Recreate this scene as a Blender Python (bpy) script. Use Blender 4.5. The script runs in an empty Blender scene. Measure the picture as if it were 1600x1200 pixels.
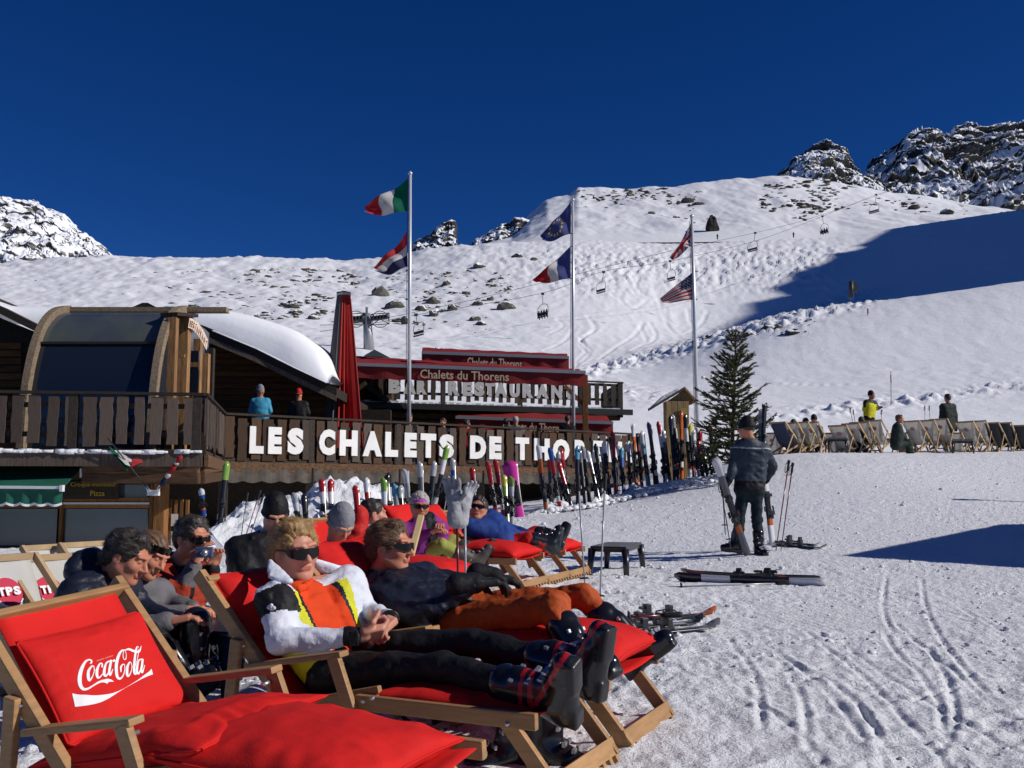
import bpy, bmesh, math, random
import numpy as np
from mathutils import Vector, Matrix

R = math.radians
sc = bpy.context.scene
# ---------------------------------------------------------------- camera, sky, sun, exposure
EYE = 1.0
PITCH = R(6.06)
FPX = 1555.0
SUN_EL, SUN_AZ = R(31), R(-12)          # azimuth measured from +X (right) towards +Y
cam_data = bpy.data.cameras.new('camera'); cam = bpy.data.objects.new('camera', cam_data)
sc.collection.objects.link(cam); sc.camera = cam
cam.location = (0, 0, EYE); cam.rotation_euler = (math.pi/2 + PITCH, 0, 0)
cam_data.sensor_width = 36; cam_data.lens = 36*FPX/1600; cam_data.clip_start = .05; cam_data.clip_end = 9000
SUN = Vector((math.cos(SUN_EL)*math.cos(SUN_AZ), math.cos(SUN_EL)*math.sin(SUN_AZ), math.sin(SUN_EL)))
world = bpy.data.worlds.new('World'); sc.world = world; world.use_nodes = True
wn = world.node_tree.nodes; wl = world.node_tree.links; wn.clear()
w_out = wn.new('ShaderNodeOutputWorld'); w_bg = wn.new('ShaderNodeBackground'); w_sky = wn.new('ShaderNodeTexSky')
w_sky.sky_type = 'NISHITA'; w_sky.sun_disc = False; w_sky.sun_elevation = SUN_EL
w_sky.sun_rotation = math.pi/2 - SUN_AZ
w_sky.altitude = 3000; w_sky.air_density = .75; w_sky.dust_density = 0.0; w_sky.ozone_density = 5.0
w_bg.inputs[1].default_value = .066
w_hs = wn.new('ShaderNodeHueSaturation'); w_hs.inputs['Saturation'].default_value = 1.24; w_hs.inputs['Hue'].default_value = .515
wl.new(w_sky.outputs[0], w_hs.inputs['Color']); wl.new(w_hs.outputs[0], w_bg.inputs[0]); wl.new(w_bg.outputs[0], w_out.inputs[0])
sd = bpy.data.lights.new('sun', 'SUN'); sun = bpy.data.objects.new('sun', sd); sc.collection.objects.link(sun)
sd.energy = 4.0; sd.angle = R(.53); sd.color = (1, .955, .9)
sun.location = (20, 0, 30); sun.rotation_euler = (-SUN).to_track_quat('-Z', 'Y').to_euler()
sc.view_settings.view_transform = 'Standard'; sc.view_settings.look = 'None'
sc.view_settings.exposure = 0; sc.view_settings.gamma = 1; sc.view_settings.use_curve_mapping = False

# ---------------------------------------------------------------- helpers
CT, ST = math.cos(PITCH), math.sin(PITCH)
def P(px, py, d):
    """world point at forward distance d that the camera sees at photo pixel (px, py)"""
    u = (px-800)/FPX; v = (600-py)/FPX
    y = CT - v*ST; z = ST + v*CT
    return Vector((u/y*d, d, EYE + z/y*d))
def PN(px, py, d):
    u = (px-800)/FPX; v = (600-py)/FPX
    y = CT - v*ST; z = ST + v*CT
    return u/y*d, d+0*u, EYE + z/y*d
def proj(p):
    x, y, z = p[0], p[1], p[2]-EYE
    dep = y*CT + z*ST; up = z*CT - y*ST
    return 800+FPX*x/dep, 600-FPX*up/dep
ALL = {}
def link(o):
    sc.collection.objects.link(o); return o
def tag(o, label=None, cat=None, group=None, kind=None):
    if label: o['label'] = label
    if cat: o['category'] = cat
    if group: o['group'] = group
    if kind: o['kind'] = kind
    return o
def empty(name, loc=(0, 0, 0), rz=0, label=None, cat=None, group=None, rot=None):
    o = link(bpy.data.objects.new(name, None)); o.location = loc
    o.rotation_euler = rot if rot else (0, 0, rz)
    o.empty_display_size = .1
    return tag(o, label, cat, group)
def copy_tree(o, parent=None):
    c = o.copy(); link(c)
    if parent: c.parent = parent
    for ch in list(o.children): copy_tree(ch, c)
    return c
def obj_from(name, verts, faces, mats=None, parent=None, smooth=False, fmat=None):
    me = bpy.data.meshes.new(name)
    if isinstance(verts, np.ndarray):
        verts = np.asarray(verts, dtype=np.float32); faces = np.asarray(faces, dtype=np.int32)
        n, k = faces.shape
        me.vertices.add(len(verts)); me.vertices.foreach_set('co', verts.ravel())
        me.loops.add(n*k); me.loops.foreach_set('vertex_index', faces.ravel())
        me.polygons.add(n); me.polygons.foreach_set('loop_start', np.arange(n, dtype=np.int32)*k)
        me.polygons.foreach_set('loop_total', np.full(n, k, dtype=np.int32))
        me.update(calc_edges=True); me.validate()
    else:
        me.from_pydata([tuple(v) for v in verts], [], faces); me.update()
    if mats is not None:
        for m in (mats if isinstance(mats, (list, tuple)) else [mats]): me.materials.append(m)
    if fmat is not None: me.polygons.foreach_set('material_index', np.asarray(fmat, dtype=np.int32))
    if smooth: me.polygons.foreach_set('use_smooth', np.ones(len(me.polygons), dtype=bool))
    o = link(bpy.data.objects.new(name, me))
    if parent: o.parent = parent
    return o
class MB:
    """collects simple solids, builds them as one mesh object"""
    def __init__(s): s.v = []; s.f = []; s.m = []; s.cm = 0; s.sm = []; s.cs = False
    def add(s, vs, fs):
        b = len(s.v); s.v += [tuple(x) for x in vs]; s.f += [tuple(b+i for i in f) for f in fs]
        s.m += [s.cm]*len(fs); s.sm += [s.cs]*len(fs); return s
    def box(s, c, size, M=None):
        c = Vector(c); h = Vector(size)/2
        vs = [Vector((sx*h.x, sy*h.y, sz*h.z)) for sx in (-1, 1) for sy in (-1, 1) for sz in (-1, 1)]
        if M is not None: vs = [M @ v for v in vs]
        vs = [v+c for v in vs]
        return s.add(vs, [(0, 1, 3, 2), (4, 6, 7, 5), (0, 4, 5, 1), (2, 3, 7, 6), (0, 2, 6, 4), (1, 5, 7, 3)])
    def bar(s, a, b, w, t, side=None):
        """rectangular bar from a to b; w along 'side' direction, t across"""
        a = Vector(a); b = Vector(b); d = (b-a).normalized()
        if side is None: side = Vector((0, 0, 1)) if abs(d.z) < .9 else Vector((1, 0, 0))
        side = Vector(side); x = (side - d*side.dot(d)).normalized(); y = d.cross(x)
        vs = []
        for p in (a, b):
            for sx, sy in ((-1, -1), (1, -1), (1, 1), (-1, 1)): vs.append(p + x*sx*w/2 + y*sy*t/2)
        return s.add(vs, [(0, 3, 2, 1), (4, 5, 6, 7), (0, 1, 5, 4), (1, 2, 6, 5), (2, 3, 7, 6), (3, 0, 4, 7)])
    def tube(s, pts, r, n=8, cap=True):
        pts = [Vector(p) for p in pts]; rs = r if isinstance(r, (list, tuple)) else [r]*len(pts)
        ref = Vector((0, 0, 1)); vs = []; fs = []
        for i, p in enumerate(pts):
            d = (pts[min(i+1, len(pts)-1)] - pts[max(i-1, 0)]).normalized()
            rr = ref if abs(d.dot(ref)) < .93 else Vector((1, 0, 0))
            x = (rr - d*rr.dot(d)).normalized(); y = d.cross(x)
            for k in range(n):
                a = 2*math.pi*k/n; vs.append(p + (x*math.cos(a)+y*math.sin(a))*rs[i])
        for i in range(len(pts)-1):
            for k in range(n): fs.append((i*n+k, i*n+(k+1) % n, (i+1)*n+(k+1) % n, (i+1)*n+k))
        if cap:
            fs.append(tuple(reversed(range(n)))); fs.append(tuple((len(pts)-1)*n+k for k in range(n)))
        old = s.cs; s.cs = True; s.add(vs, fs); s.cs = old; return s
    def prism(s, poly, ext, flip=False):
        """poly: list of 3d points, ext: extrusion vector"""
        n = len(poly); ext = Vector(ext); vs = [Vector(p) for p in poly] + [Vector(p)+ext for p in poly]
        fs = [tuple(reversed(range(n))), tuple(range(n, 2*n))] + [(i, (i+1) % n, n+(i+1) % n, n+i) for i in range(n)]
        return s.add(vs, fs)
    def build(s, name, mats, parent=None, bevel=0):
        o = obj_from(name, s.v, s.f, mats, parent)
        o.data.polygons.foreach_set('material_index', s.m)
        o.data.polygons.foreach_set('use_smooth', s.sm)
        if any(s.sm) or bevel:
            bm = bmesh.new(); bm.from_mesh(o.data)
            bmesh.ops.recalc_face_normals(bm, faces=bm.faces)
            if bevel: bmesh.ops.bevel(bm, geom=list(bm.edges), offset=bevel, segments=2, affect='EDGES', profile=.6, clamp_overlap=True)
            bm.to_mesh(o.data); bm.free()
        else:
            bm = bmesh.new(); bm.from_mesh(o.data); bmesh.ops.recalc_face_normals(bm, faces=bm.faces); bm.to_mesh(o.data); bm.free()
        return o
# value noise (numpy)
_rng = np.random.RandomState(7)
_perm = _rng.permutation(4096); _val = _rng.rand(4096).astype(np.float32)
def _h(ix, iy, iz=0):
    return _val[_perm[(_perm[(_perm[ix & 4095] + iy) & 4095] + iz) & 4095]]
def noise2(x, y):
    xi = np.floor(x).astype(np.int64); yi = np.floor(y).astype(np.int64)
    fx = x-xi; fy = y-yi; fx = fx*fx*(3-2*fx); fy = fy*fy*(3-2*fy)
    return ((_h(xi, yi)*(1-fx)+_h(xi+1, yi)*fx)*(1-fy) + (_h(xi, yi+1)*(1-fx)+_h(xi+1, yi+1)*fx)*fy)*2-1
def noise3(x, y, z):
    xi = np.floor(x).astype(np.int64); yi = np.floor(y).astype(np.int64); zi = np.floor(z).astype(np.int64)
    fx = x-xi; fy = y-yi; fz = z-zi
    fx = fx*fx*(3-2*fx); fy = fy*fy*(3-2*fy); fz = fz*fz*(3-2*fz)
    r = 0
    for dz, wz in ((0, 1-fz), (1, fz)):
        r = r + wz*((_h(xi, yi, zi+dz)*(1-fx)+_h(xi+1, yi, zi+dz)*fx)*(1-fy) + (_h(xi, yi+1, zi+dz)*(1-fx)+_h(xi+1, yi+1, zi+dz)*fx)*fy)
    return r*2-1
def fbm2(x, y, o=4, g=.5):
    a = 1; s = 0
    for i in range(o): s = s + a*noise2(x, y); x = x*2.03+17.1; y = y*2.03+5.3; a *= g
    return s
def fbm3(x, y, z, o=4, g=.5):
    a = 1; s = 0
    for i in range(o): s = s + a*noise3(x, y, z); x = x*2.03+17.1; y = y*2.03+5.3; z = z*2.03+9.7; a *= g
    return s
def ridge3(x, y, z, o=4, g=.5):
    a = 1; s = 0
    for i in range(o): s = s + a*(1-2*np.abs(noise3(x, y, z))); x = x*2.03+17.1; y = y*2.03+5.3; z = z*2.03+9.7; a *= g
    return s

# ---------------------------------------------------------------- materials
_M = {}
def mat(name, color, rough=.7, spec=.3, metal=0, var=.0, vscale=20, bump=0, bscale=40, stretch=(1, 1, 1), coat=0, sheen=0, emit=0, trans=0, detail=4, col2=None):
    if name in _M: return _M[name]
    m = bpy.data.materials.new(name); m.use_nodes = True; nt = m.node_tree; b = nt.nodes['Principled BSDF']; L = nt.links
    c = (*color, 1) if len(color) == 3 else color
    b.inputs['Base Color'].default_value = c; b.inputs['Roughness'].default_value = rough
    b.inputs['Specular IOR Level'].default_value = spec; b.inputs['Metallic'].default_value = metal
    b.inputs['Coat Weight'].default_value = coat; b.inputs['Sheen Weight'].default_value = sheen
    if trans: b.inputs['Transmission Weight'].default_value = trans
    if emit: b.inputs['Emission Color'].default_value = c; b.inputs['Emission Strength'].default_value = emit
    tc = mp = None
    if var or bump or col2:
        tc = nt.nodes.new('ShaderNodeTexCoord'); mp = nt.nodes.new('ShaderNodeMapping'); mp.inputs['Scale'].default_value = stretch
        L.new(tc.outputs['Object'], mp.inputs[0])
    if var or col2:
        n = nt.nodes.new('ShaderNodeTexNoise'); n.inputs['Scale'].default_value = vscale; n.inputs['Detail'].default_value = detail
        L.new(mp.outputs[0], n.inputs[0])
        r = nt.nodes.new('ShaderNodeValToRGB'); L.new(n.outputs[0], r.inputs[0])
        if col2: c1, c2 = c, (*col2, 1)
        else:
            c1 = tuple(x*(1-var) for x in c[:3])+(1,); c2 = tuple(min(1, x*(1+var)) for x in c[:3])+(1,)
        r.color_ramp.elements[0].position = .3; r.color_ramp.elements[1].position = .7
        r.color_ramp.elements[0].color = c1; r.color_ramp.elements[1].color = c2
        oi = nt.nodes.new('ShaderNodeObjectInfo'); mx = nt.nodes.new('ShaderNodeHueSaturation')
        mr = nt.nodes.new('ShaderNodeMapRange'); mr.inputs['To Min'].default_value = 1-var*.8; mr.inputs['To Max'].default_value = 1+var*.8
        L.new(oi.outputs['Random'], mr.inputs[0]); L.new(mr.outputs[0], mx.inputs['Value'])
        L.new(r.outputs[0], mx.inputs['Color']); L.new(mx.outputs[0], b.inputs['Base Color'])
    if bump:
        n2 = nt.nodes.new('ShaderNodeTexNoise'); n2.inputs['Scale'].default_value = bscale; n2.inputs['Detail'].default_value = 5
        L.new(mp.outputs[0], n2.inputs[0])
        bp = nt.nodes.new('ShaderNodeBump'); bp.inputs['Strength'].default_value = bump; bp.inputs['Distance'].default_value = .02
        L.new(n2.outputs[0], bp.inputs['Height']); L.new(bp.outputs[0], b.inputs['Normal'])
    _M[name] = m; return m
def wood(name, color, var=.35, scale=6, stretch=(1, 12, 12), rough=.75, bump=.3):
    return mat(name, color, rough, .25, var=var, vscale=scale, bump=bump, bscale=scale*2, stretch=stretch)
def snow_mat(name, near=False):
    m = bpy.data.materials.new(name); m.use_nodes = True; nt = m.node_tree; b = nt.nodes['Principled BSDF']; L = nt.links
    b.inputs['Base Color'].default_value = (.86, .87, .9, 1); b.inputs['Roughness'].default_value = .62; b.inputs['Specular IOR Level'].default_value = .35
    g = nt.nodes.new('ShaderNodeNewGeometry')
    prev = None
    specs = ((7, .7, .05), (26, 1.0, .026), (80, .9, .010), (220, .5, .003)) if near else ((.8, .35, .25), (3, .4, .10), (11, .4, .03))
    for s, st, dist in specs:
        n = nt.nodes.new('ShaderNodeTexNoise'); n.inputs['Scale'].default_value = s; n.inputs['Detail'].default_value = 6; n.inputs['Roughness'].default_value = .6
        L.new(g.outputs['Position'], n.inputs[0])
        bp = nt.nodes.new('ShaderNodeBump'); bp.inputs['Strength'].default_value = st; bp.inputs['Distance'].default_value = dist
        L.new(n.outputs[0], bp.inputs['Height'])
        if prev: L.new(prev.outputs[0], bp.inputs['Normal'])
        prev = bp
    L.new(prev.outputs[0], b.inputs['Normal'])
    return m
SNOW = snow_mat('snow', True); SNOW_FAR = snow_mat('snow_far')
def rock_mat(name, base=(.09, .085, .075), dark=(.03, .03, .028), snow_amt=.5, scale=.02, nz=.55, bdist=2.0):
    m = bpy.data.materials.new(name); m.use_nodes = True; nt = m.node_tree; b = nt.nodes['Principled BSDF']; L = nt.links
    b.inputs['Roughness'].default_value = .85; b.inputs['Specular IOR Level'].default_value = .2
    g = nt.nodes.new('ShaderNodeNewGeometry'); sep = nt.nodes.new('ShaderNodeSeparateXYZ'); L.new(g.outputs['Normal'], sep.inputs[0])
    n = nt.nodes.new('ShaderNodeTexNoise'); n.inputs['Scale'].default_value = scale; n.inputs['Detail'].default_value = 8; n.inputs['Roughness'].default_value = .65
    L.new(g.outputs['Position'], n.inputs[0])
    n1 = nt.nodes.new('ShaderNodeTexNoise'); n1.inputs['Scale'].default_value = scale*3; n1.inputs['Detail'].default_value = 8
    L.new(g.outputs['Position'], n1.inputs[0])
    cr = nt.nodes.new('ShaderNodeValToRGB'); L.new(n1.outputs[0], cr.inputs[0])
    cr.color_ramp.elements[0].color = (*dark, 1); cr.color_ramp.elements[1].color = (*base, 1)
    cr.color_ramp.elements[0].position = .35; cr.color_ramp.elements[1].position = .65
    ma = nt.nodes.new('ShaderNodeMath'); ma.operation = 'MULTIPLY_ADD'; L.new(n.outputs[0], ma.inputs[0]); ma.inputs[1].default_value = snow_amt; L.new(sep.outputs[2], ma.inputs[2])
    th = nt.nodes.new('ShaderNodeMapRange'); L.new(ma.outputs[0], th.inputs[0])
    th.inputs['From Min'].default_value = nz + snow_amt*.5 - .02; th.inputs['From Max'].default_value = nz+snow_amt*.5+.02
    mx = nt.nodes.new('ShaderNodeMix'); mx.data_type = 'RGBA'; L.new(th.outputs[0], mx.inputs['Factor'])
    L.new(cr.outputs[0], mx.inputs['A']); mx.inputs['B'].default_value = (.84, .86, .9, 1)
    L.new(mx.outputs['Result'], b.inputs['Base Color'])
    bp = nt.nodes.new('ShaderNodeBump'); bp.inputs['Strength'].default_value = .8; bp.inputs['Distance'].default_value = bdist
    L.new(n1.outputs[0], bp.inputs['Height']); L.new(bp.outputs[0], b.inputs['Normal'])
    return m
# ---------------------------------------------------------------- near ground: smooth surface through known contact points
_gp = [(-4, -3, -.12), (0, -3, -.1), (4, -3, -.1), (-4, 1.5, -.05), (0, 1.5, -.03), (4, 1.5, 0.), (-2, 3, -.02), (0, 3.5, .0), (3, 4, .02)]
def _g(px, py, d): p = P(px, py, d); _gp.append((p.x, p.y, p.z))
_g(1000, 1105, 4.45); _g(300, 1060, 5.6); _g(940, 945, 8.3); _g(860, 915, 9.3); _g(1110, 1000, 6.5)
_g(1165, 868, 12.6); _g(1225, 855, 13.2); _g(965, 893, 12.0); _g(1170, 918, 9.8); _g(1560, 1150, 4.2); _g(1560, 900, 10.5)
_g(0, 862, 17); _g(250, 860, 17.5); _g(380, 850, 15); _g(640, 850, 14.5); _g(850, 805, 19.5); _g(950, 790, 22); _g(1110, 750, 23)
_g(985, 768, 27.5); _g(900, 780, 26.5); _g(1040, 758, 26); _g(1200, 712, 27); _g(1320, 708, 28); _g(1500, 706, 29); _g(1600, 704, 29.5)
_g(800, 858, 14); _g(1400, 760, 20); _g(1600, 760, 21)
_gp += [(-16, 16, -.1), (-22, 26, -.1), (-10, 30, .3), (0, 36, .9), (10, 38, 2.2), (25, 34, 3.2), (28, 24, 2.3), (22, 10, .8), (14, 0, .1), (-14, 2, -.1)]
_gp = np.array(_gp)
def _U(r2): return np.where(r2 < 1e-9, 0, r2*np.log(r2+1e-12))
_n = len(_gp); _K = _U(((_gp[:, None, :2]-_gp[None, :, :2])**2).sum(2)) + np.eye(_n)*.8
_Pm = np.hstack([np.ones((_n, 1)), _gp[:, :2]])
_w = np.linalg.solve(np.block([[_K, _Pm], [_Pm.T, np.zeros((3, 3))]]), np.concatenate([_gp[:, 2], np.zeros(3)]))
def gz0(x, y):
    x = np.asarray(x, float); y = np.asarray(y, float); s = _w[_n]+_w[_n+1]*x+_w[_n+2]*y
    for i in range(_n): s = s+_w[i]*_U((x-_gp[i, 0])**2+(y-_gp[i, 1])**2)
    return s
# ---------------------------------------------------------------- the slope beyond, as elevation profiles along bearings
# px: [(d, py) ...] ; last = skyline of this slope
_prof = {
 -900: [(60, 640), (100, 565), (140, 520), (180, 495), (220, 480), (330, 440)],
 0: [(60, 620), (100, 572), (140, 528), (180, 490), (220, 462), (320, 411)],
 180: [(60, 620), (100, 572), (140, 528), (180, 490), (220, 458), (320, 403)],
 450: [(60, 630), (100, 576), (140, 530), (180, 490), (220, 458), (320, 404)],
 570: [(60, 640), (100, 580), (140, 538), (180, 500), (220, 468), (320, 413)],
 650: [(60, 645), (100, 588), (140, 543), (180, 505), (220, 465), (320, 390)],
 745: [(60, 650), (100, 592), (140, 548), (180, 505), (220, 460), (320, 374)],
 900: [(60, 655), (100, 600), (140, 555), (180, 505), (220, 460), (320, 372)],
 1000: [(60, 660), (100, 607), (140, 556), (180, 518), (220, 470), (320, 371)],
 1085: [(60, 666), (100, 600), (140, 536), (180, 534), (220, 496), (320, 371)],
 1150: [(60, 670), (100, 592), (135, 510), (180, 526), (222, 490), (320, 370)],
 1240: [(60, 676), (100, 585), (130, 492), (180, 516), (225, 476), (320, 368)],
 1330: [(60, 680), (100, 575), (130, 481), (180, 510), (230, 466), (325, 364)],
 1400: [(60, 683), (100, 568), (130, 468), (180, 500), (232, 452), (330, 347)],
 1500: [(60, 684), (100, 560), (130, 456), (180, 492), (235, 440), (335, 328)],
 1600: [(60, 685), (100, 550), (130, 440), (180, 478), (238, 425), (345, 298)],
 1900: [(60, 680), (100, 530), (140, 405), (180, 430), (240, 370), (380, 240)],
 2800: [(60, 670), (100, 500), (140, 400), (180, 380), (240, 320), (400, 200)],
}
_pk = sorted(_prof); _pd = np.array([[a[0] for a in _prof[k]] for k in _pk], float); _pp = np.array([[a[1] for a in _prof[k]] for k in _pk], float)
def _far_z(px, d):
    """height of the far slope at bearing px (photo column on the horizon) and forward distance d"""
    px = np.asarray(px, float); d = np.asarray(d, float)
    i = np.clip(np.searchsorted(_pk, px)-1, 0, len(_pk)-2); pk = np.array(_pk, float)
    t = np.clip((px-pk[i])/(pk[i+1]-pk[i]), 0, 1); 
    out = np.full(np.broadcast(px, d).shape, 0.)
    D = _pd[i]*(1-t)[..., None]+_pd[i+1]*t[..., None]; Y = _pp[i]*(1-t)[..., None]+_pp[i+1]*t[..., None]
    Z = (765-Y)/FPX*D*1.005           # approx height above eye
    # monotone-ish cubic through knots
    n = D.shape[-1]
    dz = (Z[..., 1:]-Z[..., :-1])/(D[..., 1:]-D[..., :-1])
    m = np.concatenate([dz[..., :1], (dz[..., 1:]+dz[..., :-1])/2, dz[..., -1:]], -1)
    for k in range(n-1):
        a = D[..., k]; b = D[..., k+1]; h = b-a; s = (d-a)/h
        if k == 0: msk = d < b
        elif k == n-2: msk = d >= a
        else: msk = (d >= a) & (d < b)
        sc_ = np.clip(s, 0, 1)
        z = (2*sc_**3-3*sc_**2+1)*Z[..., k]+(sc_**3-2*sc_**2+sc_)*h*m[..., k]+(-2*sc_**3+3*sc_**2)*Z[..., k+1]+(sc_**3-sc_**2)*h*m[..., k+1]
        z = z + np.where(s > 1, (s-1)*h*m[..., k+1], 0) + np.where(s < 0, s*h*m[..., k], 0)
        out = np.where(msk, z, out)
    return out+EYE
def far_z(px, d):
    return (_far_z(px-55, d)+_far_z(px-20, d)+_far_z(px+20, d)+_far_z(px+55, d))/4
def base_z(x, y):
    x = np.asarray(x, float); y = np.asarray(y, float); yy = np.maximum(y, .5)
    px = 800+x/yy*FPX*1.0
    zn = gz0(np.clip(x, -30, 34), np.minimum(y, 36))
    # just beyond the crest the ground dips, then the slope begins
    zf = far_z(px, np.maximum(y, 40))
    t = np.clip((y-31)/(52-31), 0, 1); t = t*t*(3-2*t)
    z = zn*(1-t)+zf*t
    # level ground cut out for the buildings
    m = np.clip((5.2-x)/2.5, 0, 1)*np.clip((y-(29.5+(np.minimum(x, 4)-3.5)*.84)-1.2)/2, 0, 1)*np.clip((50-y)/8, 0, 1)
    return z*(1-m)+np.minimum(z, .9)*m
def _seg(px_, y_, pts):
    """distance (m) of grid points to polyline pts (x,y)"""
    best = np.full(px_.shape, 1e9)
    for (x0, y0), (x1, y1) in zip(pts[:-1], pts[1:]):
        dx, dy = x1-x0, y1-y0; L2 = dx*dx+dy*dy+1e-9
        t = np.clip(((px_-x0)*dx+(y_-y0)*dy)/L2, 0, 1)
        best = np.minimum(best, np.hypot(px_-x0-t*dx, y_-y0-t*dy))
    return best
def hit(px, py, d0=1.5, d1=420, n=900):
    """where the sight line of a photo pixel first meets the snow"""
    ds = np.exp(np.linspace(np.log(d0), np.log(d1), n)); x, y, z = PN(px, py, ds)
    g = base_z(x, y); below = np.nonzero(z < g)[0]
    if len(below) == 0: return None
    i = below[0]
    if i == 0: return Vector((x[0], y[0], g[0]))
    a = (z[i-1]-g[i-1]); b = (g[i]-z[i]); t = a/(a+b)
    return P(px, py, ds[i-1]+(ds[i]-ds[i-1])*t)
def smooth_line(pts, n=8):
    out = []
    p = [Vector(q) for q in pts]
    for i in range(len(p)-1):
        p0 = p[max(i-1, 0)]; p1 = p[i]; p2 = p[i+1]; p3 = p[min(i+2, len(p)-1)]
        for k in range(n):
            t = k/n; out.append(.5*((2*p1)+(-p0+p2)*t+(2*p0-5*p1+4*p2-p3)*t*t+(-p0+3*p1-3*p2+p3)*t**3))
    out.append(p[-1]); return out
# ski tracks pressed into the near snow (photo curves turned into ground points)
_tr_near = [
 [(1380, 985), (1400, 1020), (1440, 1060), (1470, 1110), (1475, 1170)], [(1400, 975), (1440, 1010), (1500, 1060), (1570, 1120)],
 [(1260, 990), (1300, 1020), (1350, 1060), (1420, 1130), (1480, 1200)], [(1235, 1055), (1255, 1100), (1262, 1180)],
 [(1385, 900), (1380, 950), (1395, 990)], [(1590, 1010), (1480, 1030), (1380, 1045)], [(1340, 1100), (1370, 1150), (1380, 1200)],
 [(1555, 735), (1500, 765), (1485, 790), (1480, 815)], [(1590, 730), (1555, 750), (1550, 800)], [(1430, 730), (1410, 770), (1405, 800)],
 [(1200, 1010), (1290, 1080), (1350, 1160)], [(1500, 950), (1560, 985), (1600, 1000)], [(1150, 960), (1230, 975), (1310, 985)],
 [(1450, 1010), (1490, 1090), (1485, 1160)], [(1240, 1040), (1330, 1090), (1400, 1190)], [(1180, 1100), (1240, 1140), (1290, 1200)],
 [(1290, 870), (1400, 905), (1520, 925), (1600, 930)], [(1270, 880), (1380, 925), (1490, 960), (1600, 985)], [(1120, 790), (1230, 800), (1340, 825), (1420, 845)], [(1440, 905), (1450, 960), (1500, 1040), (1590, 1130)], [(1010, 760), (1150, 770), (1290, 790)], [(1180, 880), (1300, 895), (1420, 890)],
 [(1100, 1040), (1200, 1065), (1320, 1075), (1470, 1060)], [(1140, 1000), (1180, 1060), (1190, 1140)], [(1330, 1020), (1420, 1080), (1540, 1150), (1600, 1180)], [(1600, 1060), (1500, 1075), (1420, 1100)]]
_tr_far = [
 [(905, 520), (915, 545), (900, 565), (905, 600)], [(918, 490), (928, 510), (905, 530), (918, 548)], [(870, 495), (880, 505), (855, 520)],
 [(925, 495), (932, 510), (908, 525), (922, 545), (900, 570)], [(1005, 500), (990, 520), (960, 540), (935, 560)], [(1015, 500), (1025, 520), (1010, 535)],
 [(945, 445), (960, 462), (985, 470), (1010, 470)], [(1000, 430), (995, 450), (1015, 465), (1030, 470)], [(1040, 480), (1045, 500), (1070, 510)],
 [(1075, 485), (1080, 505), (1100, 510)], [(1085, 430), (1095, 450), (1110, 455)], [(1120, 425), (1125, 450)], [(965, 460), (985, 480), (1010, 470)],
 [(1000, 505), (1010, 530), (985, 545)], [(850, 545), (880, 530), (900, 505)], [(1220, 440), (1200, 460), (1240, 450)], [(1240, 420), (1250, 440), (1260, 430)],
 [(1030, 470), (1040, 500), (1060, 520), (1090, 510), (1105, 490)],
 [(1100, 625), (1230, 592), (1350, 578), (1480, 572), (1590, 560)], [(1110, 610), (1300, 590), (1450, 582), (1590, 578)], [(1180, 640), (1300, 625), (1440, 612)],
 [(1200, 600), (1350, 600), (1500, 590), (1590, 570)], [(730, 420), (780, 450), (830, 460)]]
def _ground_pts(lines):
    out = []
    for ln in lines:
        q = [hit(px, py) for px, py in ln]
        if any(v is None for v in q): continue
        out.append([(v.x, v.y) for v in smooth_line(q, 4)])
    return out
TN = _ground_pts(_tr_near); TF = _ground_pts(_tr_far)
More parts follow.
